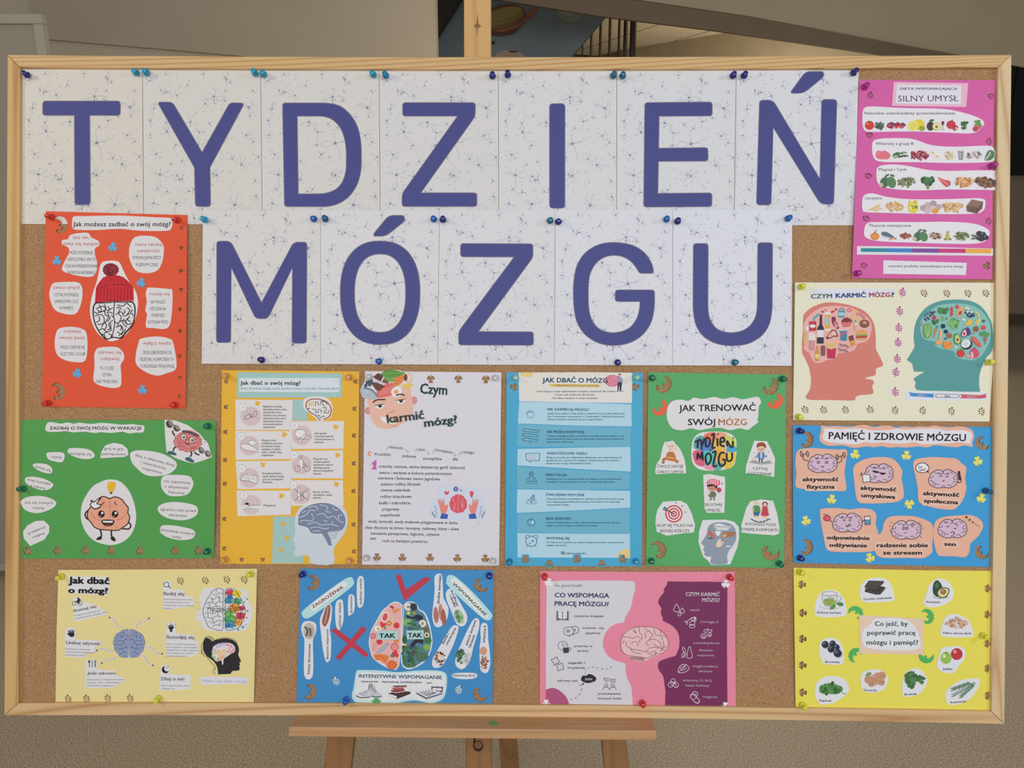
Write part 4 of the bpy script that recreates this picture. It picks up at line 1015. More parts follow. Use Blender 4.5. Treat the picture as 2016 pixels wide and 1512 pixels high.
for x, y in ((1640,242),(1718,270)): k.el(x, y, 24, 28, (90,60,60)); k.el(x, y, 20, 24, (228,224,222)); k.el(x+2, y+2, 10, 12, (40,34,36))
k.blob([(1650,285),(1670,302),(1695,300),(1680,316),(1660,308)], (120,44,50)); k.line([(1830,262),(1842,268)], 4, BL); k.line([(1832,290),(1848,294)], 4, BL)
P.done()

# 3 orange-yellow poster
YO = (234, 172, 56); TE = (158, 192, 188)
xs = [(95,118),(92,308),(88,493),(86,702),(84,878),(80,1140),(80,1360),(1055,118),(1048,320),(1045,520),(1043,727),(1041,932),(1042,1182),(1045,1382)]
P = Poster('poster', 'orange-yellow poster with seven numbered white cards and blue brain head', (420, 720, 3.78), [(64,33),(1087,42),(1072,1478),(50,1475)], YO,
  holes=holes_of(BUTTERFLY, [(x, y, 90) for x, y in xs]+[(212,1444,0),(368,1444,0),(556,1446,0),(812,1445,0)], 17), l=0.002, r=0.002)
c = P.cut([(588,250),(705,255),(700,410),(588,405)], TE, z=0.0003, name='paper_strip'); c = P.cut([(445,1122),(700,1120),(670,1470),(438,1470)], TE, z=0.0003, name='paper_strip')
c = P.cut([(178,48),(958,58),(956,236),(174,238)], TE, z=0.0003, name='paper_strip'); c = P.cut([(195,92),(942,92),(936,198),(192,194)], (208,216,222), name='title_card'); k = P.on(c)
k.text('Jak dbać o swój mózg?', 200, 126, 450, 30, (50,58,66), 0.2, 0.022, 0, 'L'); k.text('Wielu chorobom mózgu można zapobiec prostymi metodami. Sprawdź, jakimi!', 200, 168, 732, 17, (84,92,100), 0, 0.0, 0, 'L')
def but(x, y, r=20, rot=15): P.cut(put(BUTTERFLY, x, y, r, rot), (240, 172, 66), 'butterfly_sticker', z=0.0009, grid=0)
PKC = (206, 186, 186); GL = (110, 104, 108)
cards = [(1,[(165,252),(590,256),(585,478),(166,478)],(218,310),(278,375),(370,300),['Regularnie się badaj.','Sprawdzaj poziom cukru,','cholesterolu, mierz','ciśnienie. Lecz cukrzycę,','zaburzenia rytmu serca,','nadciśnienie tętnicze','oraz wysoki poziom','cholesterolu.'],(328,282)),
 (3,[(164,484),(580,488),(582,694),(166,700)],(208,526),(268,595),(358,552),['Mózg nie może','prawidłowo pracować','bez tłuszczu. Dobry','znajdziesz w rybach,','oliwie z oliwek, oleju','rzepakowym.'],(528,515)),
 (5,[(166,710),(575,708),(582,912),(180,918)],(212,766),(268,835),(366,798),['Rusz głową! Możesz','czytać, słuchać muzyki,','grać czy rozwiązywać','krzyżówki.'],(368,738)),
 (7,[(172,928),(575,930),(578,1108),(180,1120)],(228,966),(282,1035),(372,1036),['Wysypiaj się.'],(506,970)),
 (2,[(560,412),(972,412),(968,618),(586,620)],(604,445),(658,518),(752,500),['Jedz zgodnie','z piramidą żywienia,','w której warzywa to','podstawa.'],(910,458)),
 (4,[(572,634),(966,630),(966,838),(580,838)],(602,664),(656,735),(744,690),['Mózg lubi ruch.','Już jedna godzina','tygodniowo ćwiczeń','zapobiega prawie','połowie przypadków','depresji.'],(924,668)),
 (6,[(570,852),(964,852),(970,1040),(580,1042)],(596,888),(652,957),(742,936),['Nie pal, nie bierz','narkotyków i unikaj','alkoholu.'],(916,884))]
for num, pts, nc, pc, tp_, rows, bp_ in cards:
    c = P.cut(pts, (216, 212, 212), name='paper_card', label='white card number %d' % num); k = P.on(c, 'picture'); k.el(pc[0], pc[1], 75, 73, PKC, n=28)
    x, y = pc
    if num == 1: k.ring(x-20,y+5,30,14,4,GL,-35); k.ring(x+32,y-15,12,24,4,GL,20); k.el(x+8,y+8,6,6,GL); k.line([(x-12,y-12),(x,y),(x+8,y+8)],3,GL)
    elif num == 3: k.blob([(x-68,y-5),(x-30,y-15),(x+20,y+5),(x+60,y+32),(x+66,y+52),(x+40,y+42),(x-10,y+35),(x-55,y+18)],(224,218,214)); k.line([(x-68,y-5),(x-30,y-15),(x+20,y+5),(x+60,y+32),(x+66,y+52),(x+40,y+42),(x-10,y+35),(x-55,y+18)],3,GL,closed=True); k.blob([(x-8,y-25),(x+20,y-42),(x+52,y-28),(x+50,y),(x+20,y+8),(x-5,y-6)],(226,220,216)); k.ring(x+22,y-18,30,22,3,GL,15); k.line([(x-5,y-14),(x+20,y-2),(x+50,y-14)],3,GL)
    elif num == 5: k.poly([(x-66,y+12),(x-40,y-28),(x+58,y-10),(x+56,y+42),(x-4,y+20)],(226,222,220)); k.line([(x-66,y+12),(x-40,y-28),(x,y-18),(x+58,y-20),(x+56,y+42),(x-4,y+24),(x-66,y+16)],4,GL,False); k.line([(x,y-18),(x-4,y+20)],3,GL); [k.line([(x-44+j*3,y-12+j*9),(x-12+j*2,y-6+j*8)],2,GL) for j in range(3)]; [k.line([(x+12,y-6+j*9),(x+44,y-2+j*9)],2,GL) for j in range(3)]
    elif num == 7: k.blob([(x-68,y+15),(x-30,y-15),(x-18,y+12),(x+70,y+5),(x+72,y+38),(x-10,y+30),(x-60,y+32)],(226,222,220)); k.line([(x-20,y+12),(x+20,y+2),(x+68,y+5)],3,GL); k.line([(x-60,y+30),(x-10,y+28),(x+60,y+30)],3,GL); k.blob([(x-48,y-5),(x-30,y-18),(x-18,y-8),(x-24,y+2)],(40,36,40)); k.ring(x-32,y+2,18,18,2.5,GL)
    elif num == 2: k.blob([(x-52,y-20),(x-30,y-42),(x+10,y-40),(x+30,y-20),(x+10,y+12),(x-25,y+18),(x-48,y)],(230,226,222)); k.line([(x-52,y-20),(x-30,y-42),(x+10,y-40),(x+30,y-20),(x+10,y+12),(x-25,y+18),(x-48,y)],3.5,GL,closed=True); k.strip([(x-20,y+50),(x+30,y-10)],16,(226,222,218)); k.line([(x-28,y+48),(x+22,y-14)],3,GL); k.line([(x-14,y+54),(x+36,y-6)],3,GL); k.line([(x-50,y+30),(x+50,y+30)],3,GL); k.line([(x+20,y-12),(x+60,y+6),(x+70,y+22)],3,GL)
    elif num == 4:
        for dx in (-30, 42): k.ring(x+dx,y+30,22,22,3.5,GL)
        k.line([(x-30,y+30),(x-8,y+5),(x+30,y),(x+42,y+30)],3,GL); k.line([(x-8,y+5),(x+4,y+32),(x+30,y)],3,GL); k.blob([(x-18,y-30),(x-4,y-42),(x+14,y-20),(x+8,y+8),(x+6,y+36),(x-4,y+34),(x-10,y)],(230,226,222)); k.line([(x-18,y-30),(x-4,y-42),(x+14,y-20),(x+8,y+8),(x+6,y+36)],3,GL); k.ring(x-4,y-54,10,12,3,GL); k.line([(x+8,y-24),(x+30,y-2)],3,GL)
    else: k.blob([(x-20,y-50),(x-10,y-52),(x-6,y-15),(x,y),(x-4,y+40),(x-24,y+40),(x-26,y)],(226,222,220)); k.line([(x-20,y-50),(x-10,y-52),(x-6,y-15),(x,y),(x-4,y+40),(x-24,y+40),(x-26,y)],3,GL,closed=True); k.ring(x+8,y+28,12,16,3,GL); k.poly([(x+18,y-18),(x+48,y-18),(x+54,y+22),(x+24,y+30)],(214,208,206)); k.line([(x+18,y-18),(x+48,y-18),(x+54,y+22),(x+24,y+30)],3,GL,False,True); k.strip([(x-50,y-40),(x+56,y+44)],4,GL); k.strip([(x+56,y-44),(x-50,y+50)],4,GL)
    k.el(nc[0], nc[1], 31, 31, (180,176,178)); k.el(nc[0], nc[1], 28, 28, (222,219,219))
    k2 = P.on(c); k2.text(str(num), nc[0], nc[1], None, 17, (120,120,126)); lines(k2, rows, tp_[0], tp_[1]+2, 22 if num != 7 else 20, 15, (84,84,92), 'L', 0.004)
    but(*bp_)
for x, y in ((518,1180),(546,1284),(500,1370)): but(x, y, 19, 25)
c = P.cut([(670,265),(690,240),(760,228),(840,238),(880,280),(888,340),(865,390),(820,405),(802,432),(788,428),(760,390),(710,350),(672,315)], (218,214,210), sm=4, label='cut-out of a maze-like brain'); k = P.on(c, 'picture')
k.line([(690,310),(695,270),(730,250),(790,250),(850,275),(878,330),(860,380),(820,398)], 7, (150,44,56)); k.line([(690,310),(720,345),(760,370),(790,400),(798,430)], 6, (90,70,80)); k.line([(705,300),(712,276),(722,272),(716,300),(730,300),(734,266),(746,262),(744,296)], 6, (206,180,70),False)
for p in ([(700,320),(720,318)],[(760,300),(762,268),(778,268),(780,290),(796,290),(798,268),(815,272),(815,295),(830,300)],[(735,325),(760,322),(762,350),(780,350),(780,325),(800,325),(802,350)],[(815,312),(840,312),(842,334),(822,336),(822,352),(858,350),(862,330)],[(770,372),(790,370),(800,392),(815,374),(830,378)],[(800,262),(830,266),(850,290)]): k.line(p, 5.5, (70,56,92), False)
hd = [(668,1042),(640,1060),(620,1095),(604,1160),(610,1220),(600,1280),(590,1300),(604,1315),(602,1340),(612,1345),(608,1370),(600,1402),(625,1418),(680,1410),(718,1425),(728,1472),(892,1476),(895,1370),(930,1310),(980,1240),(1000,1150),(985,1080),(940,1030),(860,1008),(760,1012)]
c = P.cut(hd, (196,204,212), sm=3, name='head_cutout', label='pale grey profile of a head with blue brain'); k = P.on(c, 'picture')
bb = [(630,1150),(640,1100),(680,1058),(740,1030),(820,1020),(890,1035),(950,1075),(982,1130),(980,1190),(950,1225),(880,1235),(800,1250),(730,1245),(705,1210),(670,1195),(635,1185)]
k.poly(offset(smooth(bb, 4), 5), (222,222,226)); k.blob(bb, (118,130,156)); LN = (200,206,220)
k.poly([(805,1245),(850,1240),(875,1300),(882,1340),(858,1338),(835,1290)], (118,130,156)); 
for i in range(6): k.line([(860+i*3,1250+i*9),(900,1240+i*10),(935-i*5,1236+i*9)], 4, LN if i % 2 else (118,130,156))
for p in ([(640,1130),(690,1110),(720,1075),(760,1080)],[(700,1180),(760,1165),(800,1185),(870,1180),(930,1195)],[(700,1055),(760,1045),(780,1075)],[(790,1035),(850,1050),(840,1085),(880,1090)],[(770,1110),(820,1100),(850,1130),(900,1120),(920,1150)],[(930,1075),(900,1070),(890,1050)],[(640,1160),(680,1150),(730,1155),(750,1130)],[(720,1210),(770,1200),(830,1215),(860,1205)],[(740,1230),(800,1228)],[(960,1110),(930,1120),(940,1160),(970,1165)],[(820,1150),(850,1160)],[(660,1095),(690,1080)],[(730,1100),(745,1125)],[(890,1155),(880,1175)]): k.line(p, 5, LN)
P.done()
# 4 white poster, head full of food
P = Poster('poster', 'white poster with a cartoon face whose head is filled with food', (700, 720, 3.78), [(70,40),(1085,50),(1068,1488),(48,1480)], (211, 208, 216),
  holes=holes_of(CLV, [(560,100,180),(765,100,180),(970,102,180),(160,1425,0),(348,1428,0),(554,1428,0),(758,1432,0),(965,1435,0)], 34), l=0.002, r=0.003)
c = P.cut([(35,190),(50,150),(75,110),(110,90),(140,55),(200,62),(260,30),(330,35),(370,50),(410,60),(430,100),(425,160),(445,230),(455,270),(425,290),(430,350),(400,400),(340,440),(290,465),(220,470),(150,450),(115,400),(100,360),(72,340),(75,310),(100,295),(95,250),(55,235)], (214, 208, 210), sm=3, label='cut-out of a face with fish, carrot and chocolate for a brain')
k = P.on(c, 'picture'); FS = (226, 178, 160)
k.el(94,335,26,28,(204,140,140)); k.el(436,258,22,30,(204,140,140)); k.blob([(95,250),(200,232),(280,215),(360,150),(395,150),(415,220),(428,330),(400,390),(340,435),(280,465),(210,468),(150,445),(115,390),(100,310)], FS)
k.blob([(188,380),(200,378),(230,390),(270,410),(300,432),(240,430),(200,410)], (232,228,226))
k.blob([(35,170),(70,160),(120,180),(165,235),(130,250),(80,245),(45,215)], (170,182,190)); k.line([(60,165),(120,180),(170,236)], 12, (96,120,140)); k.el(82,198,9,9,(222,224,222)); k.el(82,198,4,4,(60,70,80))
k.blob([(165,170),(220,140),(280,130),(290,190),(280,215),(170,235)], (216,100,98)); [k.line([(175,180+i*13),(230,172+i*12),(280,150+i*14)], 5, (236,150,140)) for i in range(4)]
k.blob([(265,190),(290,160),(330,165),(345,190),(330,225),(290,235),(270,215)], (236,230,222)); k.el(302,196,17,16,(230,160,70))
k.poly([(320,150),(400,130),(430,140),(400,172),(370,160)], (236,190,90)); k.blob([(280,150),(290,80),(330,60),(365,75),(350,120),(310,150)], (218,132,72)); k.line([(300,110),(340,112)],4,(190,100,50)); k.line([(296,130),(325,135)],4,(190,100,50)); k.line([(305,90),(350,88)],4,(190,100,50))
k.poly([(130,85),(165,55),(212,70),(185,118)], (96,62,54)); k.poly([(118,130),(150,122),(220,150),(180,190),(150,180)], (112,72,62)); k.line([(165,125),(160,180)],4,(80,50,44)); k.line([(130,150),(205,165)],4,(80,50,44)); k.poly([(210,95),(250,110),(240,135),(195,125)], (124,84,70))
for x, y, r in ((90,125,16),(112,112,15),(75,148,13),(105,140,14),(122,128,12)): k.el(x, y, r, r, (64,74,96)); k.el(x-3, y-4, r*0.4, r*0.4, (104,114,132))
k.blob([(190,60),(230,35),(280,30),(340,45),(370,55),(330,75),(280,90),(250,90),(210,80)], (92,146,66)); k.line([(200,62),(270,55),(350,55)],4,(130,178,90)); k.blob([(210,88),(250,85),(290,100),(270,120),(230,110)], (112,160,80)); k.ring(395,90,24,34,12,(222,190,150)); k.el(372,88,14,26,(112,70,50))
for x, y, rot in ((180,295,-8),(338,258,-8)):
    k.el(x, y, 35, 24, (236,232,228), rot); k.el(x+(2 if x < 200 else 0), y, 15, 17, (40,36,40)); k.poly(ell(x,y-2,37,25,rot,12,180,360), FS); k.line([(x-35,y+2),(x,y-6),(x+33,y-8)], 5, (44,38,42))
k.line([(128,275),(160,254),(222,252)], 9, (40,34,36)); k.line([(302,222),(335,212),(366,222)], 9, (40,34,36)); k.line([(245,350),(270,345),(292,335)], 6, (206,130,124)); k.line([(260,440),(290,448),(312,436)], 5, (206,140,130))
GT_ = (52, 84, 70); k = P.on(c); 
P.ink.text('Czym', 582, 172, 204, 78, GT_, 3, 0.03, 0, 'C'); P.cut([(232,365),(500,300),(510,395),(236,432)], (214,208,210), z=0.0012, name='paper_strip', grid=0) if 0 else None
k2 = P.pic('title_lettering', 0.0013); k2.text('karmić', 370, 378, 280, 66, (74,84,72), -7, 0.03); k2.text('mózg?', 632, 410, 250, 62, GT_, -7, 0.03)
TX = (56, 62, 70); k = P.ink
for s_, x, y, w_, rot in (('których',305,608,96,6),('jest',492,622,50,4),('korzystne',662,634,120,9),('mózgu:',842,643,84,3),('Produkty,',203,658,122,0),('jedzenie',400,672,104,4),('szczególnie',572,690,142,2),('dla',742,694,40,0)): k.text(s_, x, y, w_, 22, (88,92,104), rot, 0.012)
for a, b_ in (((225,628),(245,608)),((368,622),(390,642)),((435,640),(455,622)),((525,630),(545,655)),((572,655),(590,625)),((728,645),(740,668)),((762,668),(785,648))):
    k.line([a, b_], 4, (160,160,172)); k.el(b_[0], b_[1], 6, 6, (150,150,164), 0, 8)
k.ring(108,655,13,13,8,(232,130,80),0,60,330)
c = P.cut([(115,735),(145,702),(156,704),(152,756),(160,772),(118,772),(132,752),(132,735)], (196,92,170), name='digit_cutout', grid=0, label='purple digit one cut from paper')
for s_, xl, xr, y in (('orzechy, nasiona, ziarna (wystarczy garść dziennie)',172,814,752),('owoce i warzywa w kolorze pomarańczowym',175,718,798),('czerwone i fioletowe owoce jagodowe',165,628,838),('zielone rośliny liściaste',187,484,880),('ciemna czekolada',187,408,924),('rośliny strączkowe',184,418,972),('kiełki i mikroliście',176,408,1020),('przyprawy',198,326,1066),('superfoods:',185,334,1110),
    ('woda, izotoniki, wody smakowe przygotowane w domu',93,760,1162),('oleje tłoczone na zimno: konopny, rydzowy, lniany i oliwa',70,770,1208),('ćwiczenia pamięciowe, logiczne, czytanie',112,624,1250),('sen',108,152,1283),('ruch na świeżym powietrzu',200,536,1304)):
    c = P.cut([(xl-12,y-21),(xr+12,y-19),(xr+14,y+23),(xl-10,y+21)], (214,211,218), name='paper_strip', z=0.00035, grid=0)
    P.on(c).text(s_, (xl+xr)/2, y, xr-xl, 24, TX, 1.0 if xr-xl > 300 else 0, 0.014)
c = P.cut([(548,1060),(560,1010),(610,960),(620,910),(680,880),(760,882),(850,910),(920,915),(950,960),(950,1010),(970,1060),(955,1110),(930,1145),(800,1150),(650,1142),(570,1130),(548,1100)], (202,208,224), sm=4, label='cut-out of two hands raised beside a red brain'); k = P.on(c, 'picture')
RB = (214,88,98)
k.poly(lump(764,1028,66,70,9,0.06), RB); k.line([(764,962),(762,1092)], 4, (236,150,150)); sq(k, 732, 1028, 26, 56, (236,150,150), 3.5, 9, 4); sq(k, 798, 1028, 26, 56, (236,150,150), 3.5, 9, 5)
k.el(746,918,14,14,(52,84,140)); [k.strip([(746+10*math.cos(a),918+10*math.sin(a)),(746+20*math.cos(a),918+20*math.sin(a))],7,(52,84,140)) for a in [i*0.785 for i in range(8)]]; k.el(746,918,6,6,(202,208,224)); k.ring(785,928,7,7,4,(100,124,170))
k.blob([(677,962),(660,945),(662,934),(672,934),(678,942),(686,934),(696,936),(694,948)], (212,78,92)); k.el(864,950,15,18,(212,78,92)); k.poly([(857,964),(871,964),(870,980),(858,980)], (170,60,74))
for sx, x0 in ((1,650),(-1,880)):
    f = lambda p: [(x0+sx*(a-650), b_) for a, b_ in p]
    k.blob(f([(640,1100),(625,1050),(615,1010),(622,990),(632,1020),(636,985),(646,1020),(655,985),(662,1030),(672,1042),(686,1030),(684,1060),(670,1100)]), (222,132,120)); k.poly(f([(640,1098),(688,1106),(684,1140),(628,1138)]), (64,92,170)); k.strip(f([(652,1100),(646,1136)]), 4, (46,70,140))
    k.line(f([(598,1040),(600,1080),(610,1130)]), 3, (150,170,205)); [k.poly(leaf(x0+sx*(590+6*(i%2)*2-650), 1050+i*16, 22, 9, 30+i*40), (160,178,210)) for i in range(5)]; k.line(f([(566,1085),(580,1110),(592,1132)]), 5, (70,80,110))
P.ink.line([(915,1150),(910,1190),(870,1208)], 3, (190,186,200)); P.ink.line([(690,860),(700,835),(740,828),(735,870)], 3, (222,190,190)); P.ink.line([(700,850),(725,840)], 3, (222,190,190)); P.ink.line([(765,840),(768,880)], 3, (200,190,205))
P.done()

# 5 tall light blue poster
P = Poster('poster', 'tall light blue poster with pale strips listing seven methods', (980, 720, 3.78), [(65,50),(1080,52),(1072,1494),(55,1490)], (72, 164, 200),
  holes=holes_of(CLV, [(120,158,-80),(1024,158,80),(205,1440,0),(382,1474,0),(588,1440,0),(775,1474,0),(930,1440,0)], 34), l=0.002, r=0.002)
c = P.cut([(155,50),(700,48),(1000,52),(998,278),(600,272),(160,264)], (218,214,208), name='title_card', holes=[]); k = P.on(c, 'picture')
k.poly([(160,52),(270,52),(255,78),(220,88),(175,78)], (232,198,130)); k.poly([(385,135),(765,140),(765,160),(385,156)], (230,190,110)); DB = (44, 92, 126)
brain(k, 855, 112, 56, 40, (214,134,150), (172,84,108), 3.5, 12, 8); k.blob([(893,80),(905,78),(928,100),(926,125),(890,125)], (150,146,170)); k.el(907,68,9,9,(200,150,130)); k.poly([(893,122),(925,122),(918,188),(908,188),(906,140),(898,188),(890,188)], (44,52,84)); k.line([(865,190),(940,190)], 3, (90,90,110)); k.blob([(897,64),(910,58),(918,64),(905,66)], (60,44,50))
k2 = P.on(c); k2.text('JAK DBAĆ O MÓZG', 575, 107, 486, 36, DB, 0.5, 0.02); k2.text('7 SPRAWDZONYCH METOD', 580, 148, 340, 17, (120,110,84), 0.5, 0.0)
lines(k2, [('Twój mózg to swoje najważniejsze narzędzie. Umysł jest dla Ciebie',580),('niczym piła spalinowa dla drwala.',296),('Czy dbasz należycie o swoje narzędzie?',340)], 576, 190, 25, 12, (50,84,110), bold=0.006)
LB = (172, 206, 222); MB_ = (106, 172, 196); IC = (58, 98, 126)
rows = [([(160,268),(600,272),(994,288),(997,452),(600,446),(150,430)],LB,'NIE ZAŚMIECAJ MÓZGU',523,325,308,['Jeżeli chcesz dbać o swój mózg to zastanów się czy dana informacja','jest Ci potrzebna i wpuszczaj to co "przyjmujesz". Większość informacji,','którymi jesteśmy zalewani są nam niepotrzebne.']),
 ([(148,438),(600,450),(990,462),(988,600),(600,604),(142,602)],MB_,'NIE PRZECHOWYWUJ',503,492,276,['Traktuj swoją głowę jako narzędzie do podejmowania decyzji, a nie','przechowywania niepotrzebnych informacji. Wykorzystuj notatnik do','zapisywania informacji.']),
 ([(148,620),(600,610),(986,604),(990,788),(600,768),(145,742)],LB,'WARTOŚCIOWE TREŚCI',514,652,298,['Mózg o poranku jest najbardziej efektywny, jest wypoczęty po 8','godzinach snu i gotowy do działania. Wykorzystuj ten moment i','dostarcz do mózgu odpowiednie treści.']),
 ([(142,752),(600,776),(984,796),(980,918),(600,922),(142,914)],MB_,'MEDYTACJA',437,812,156,['Medytacja jest to moment kiedy nie skupiasz się na problemach,','przyszłości i przed obawą su i wraz. Twój mózg odpoczywa.']),
 ([(145,920),(600,926),(984,932),(986,1056),(600,1076),(140,1096)],LB,'ĆWICZENIA FIZYCZNE',502,960,286,['Ćwiczenia fizyczne powodują m.in szybszy przepływ krwi przez mózg','oraz regulują gospodarkę hormonalną. Prowadzi to do szybszego','oczyszczania mózgu.']),
 ([(148,1102),(600,1080),(984,1064),(980,1244),(600,1246),(142,1240)],MB_,'JEDZ ZDROWO',453,1137,188,['Harvard Medical School zaleca dietę śródziemnomorską. Świetny','wpływ na pracę mózgu ma również kwercetyna.']),
 ([(145,1246),(600,1250),(984,1250),(984,1432),(600,1428),(148,1426)],LB,'WYSYPIAJ SIĘ',446,1284,176,['W trakcie snu usuwane są toksyny, dzięki poszerzeniu się przestrzeni','między neuronami.'])]
hol = [[put(CLV, 205, 1440, 34, 0)], [], []]
for i, (pts, col, hd_, hx, hy, hw_, body) in enumerate(rows):
    if i == 6: pts = [(145,1246),(600,1250),(984,1250),(984,1432),(950,1430),(940,1405),(905,1405),(895,1430),(624,1428),(615,1404),(565,1404),(556,1428),(240,1427),(230,1404),(182,1404),(172,1427),(148,1426)]
    c = P.cut(pts, col, name='paper_strip'); k = P.on(c, 'picture'); k2 = P.on(c)
    k2.text(hd_, hx, hy, hw_, 18, (44,84,116), 0.5, 0.012); x, y = 245, {0:362,1:520,2:684,3:838,4:995,5:1165,6:1302}[i]
    lines(k2, [(b_, min(575, 9.0*len(b_))) for b_ in body], 362 if i else 370, hy+30, 22, 12, (52,88,114), 'L', 0.006)
    if i == 0: k.line([(x-32,y-16),(x+24,y-16),(x+16,y+24),(x-22,y+24),(x-28,y-14)], 4, IC, False); k.ring(x-5,y-16,14,12,4,IC,0,180,360)
    elif i == 1:
        for j in range(3): k.poly(rounded([(x-58+j*-3,y-52+j*34),(x+62-j*4,y-42+j*34),(x+58-j*4,y-20+j*34),(x-60-j*3,y-30+j*34)], 10), IC); k.poly(rounded([(x-53+j*-3,y-47+j*34),(x+57-j*4,y-38+j*34),(x+53-j*4,y-24+j*34),(x-55-j*3,y-34+j*34)], 8), MB_); k.line([(x-40,y-40+j*34),(x-4,y-36+j*34)], 7, (150,190,210))
        k.line([(x,y+46),(x-2,y+56)],4,IC); k.line([(x-20,y+54),(x+12,y+58)],3,IC)
    elif i == 2: k.poly(rounded([(x-40,y-32),(x+70,y-36),(x+66,y+26),(x+10,y+24),(x-6,y+40),(x-10,y+24),(x-34,y+22)], 16), IC); k.poly(rounded([(x-35,y-28),(x+65,y-32),(x+61,y+22),(x+8,y+20),(x-4,y+32),(x-6,y+20),(x-30,y+18)], 14), LB); [k.line([(x-18,y-14+j*13),(x+42,y-16+j*13)],3,(206,150,160)) for j in range(3)]
    elif i == 3: k.ring(x+5,y-34,15,15,5,IC); k.el(x+5,y-34,6,6,IC); k.line([(x-36,y+20),(x-15,y-6),(x+5,y-12),(x+25,y-6),(x+46,y+20)],4,IC); k.line([(x-14,y-6),(x-6,y+16),(x-10,y+30)],4,IC); k.line([(x+24,y-6),(x+16,y+16),(x+20,y+30)],4,IC); k.line([(x-30,y+30),(x,y+20),(x+40,y+26),(x+44,y+38),(x+5,y+38),(x-28,y+38),(x-30,y+30)],4,IC)
    elif i == 4:
        for dx in (-8, 30): k.ring(x-0+dx-6,y+18,17,17,3.5,IC)
        k.line([(x-14,y+18),(x+2,y-8),(x+24,y-4),(x+24,y+18)],4,IC); k.line([(x+2,y-8),(x+20,y-28),(x+28,y-6)],6,IC); k.line([(x+2,y-8),(x+12,y+4),(x+6,y+20)],4,IC); k.ring(x+20,y-30,7,7,3,IC)
    elif i == 5: k.ring(x+4,y,28,25,4.5,IC); k.el(x+14,y,10,14,LB); k.line([(x+4,y-22),(x+6,y-32)],4,IC); k.line([(x-4,y-20),(x+4,y-14),(x+12,y-20)],4,IC)
    else: k.ring(x+5,y+5,42,38,5,IC); k.ring(x-24,y-28,16,14,4,IC,-35,150,380); k.ring(x+36,y-28,16,14,4,IC,35,160,390); k.line([(x-20,y+34),(x-32,y+46)],4,IC); k.line([(x+30,y+34),(x+42,y+46)],4,IC); k2.text('z', x+14, y, 16, 14, IC, 0, 0.05); k2.text('z', x-6, y+18, 13, 12, IC, 0, 0.05)
    if i == 6: k.poly([(984,1366),(960,1362),(925,1372),(900,1390),(885,1412),(880,1428),(895,1429),(905,1404),(940,1404),(950,1429),(984,1430)], (228,196,130)); k2.text('SZKOŁA JAKOŚCI', 582, 1397, 148, 13, (44,84,116), 0, 0.01); k2.text('S', 480, 1392, 18, 22, (30,70,110), 0, 0.03); k2.text('j', 494, 1390, 8, 18, (30,70,110), 0, 0.03)
P.done()

# 6 tall green poster
P = Poster('poster', 'tall green poster about training the brain with small figures', (1260, 720, 3.78), [(62,48),(1088,66),(1072,1506),(45,1488)], (86, 164, 100),
  holes=[put(SWIRL, 175, 138, 60, 0), put(SWIRL, 970, 152, 60, 0), put(SWIRL, 135, 1368, 60, -60), put(SWIRL, 975, 1390, 60, 70)], l=0.005, r=0.002, base=0.0018)
for x, y in ((150,312),(1008,262)): P.cut(put(SWIRL, x, y, 56, 0), (222, 98, 68), 'swirl_sticker', grid=0)
c = P.cut([(200,385),(205,310),(240,265),(300,252),(360,262),(400,238),(460,248),(510,240),(560,232),(620,248),(690,234),(760,250),(820,240),(880,232),(902,275),(885,300),(880,380),(872,400),(880,420),(840,450),(800,478),(740,465),(670,480),(600,462),(520,466),(440,480),(380,465),(320,480),(250,470),(215,430)], (216,213,214), sm=3)
k = P.on(c); k.text('JAK TRENOWAĆ', 575, 312, 572, 50, (44,48,54), -0.5, 0.018); k.text('SWÓJ', 458, 418, 204, 50, (44,48,54), 0, 0.018); k.text('MÓZG', 689, 418, 212, 50, (206,140,84), 0, 0.018)
c = P.cut([(385,600),(400,540),(450,500),(540,490),(650,498),(710,540),(718,620),(712,700),(690,750),(620,775),(520,782),(440,770),(395,730),(382,670)], (218,215,214), sm=4, label='cut-out of a colourful brain-shaped word drawing'); k = P.on(c, 'picture')
for p, cc in (([(400,610),(410,545),(460,520),(500,560),(490,610),(440,625)],(86,160,150)),([(480,510),(560,495),(590,540),(540,580),(490,570)],(230,120,100)),([(570,500),(640,505),(650,560),(600,600),(560,560)],(236,160,120)),([(640,520),(700,545),(712,610),(660,610)],(200,206,90)),([(440,560),(520,560),(540,640),(460,640)],(90,130,200)),([(540,560),(610,560),(640,640),(560,660)],(232,180,80)),
  ([(650,600),(712,605),(712,640),(650,650)],(70,160,206)),([(395,640),(450,630),(500,700),(480,750),(420,735),(398,690)],(214,94,120)),([(470,640),(560,650),(560,740),(490,760)],(90,190,180)),([(560,640),(640,640),(640,720),(580,740)],(240,170,70)),([(640,650),(710,650),(705,720),(650,730)],(236,196,80)),([(560,720),(620,730),(600,775),(540,775)],(100,170,160)),([(620,720),(690,725),(680,760),(630,765)],(232,190,70)),([(480,740),(560,740),(540,778),(490,770)],(230,150,170))): k.blob(p, cc)
K3 = (36, 38, 44); k2 = P.on(c); 
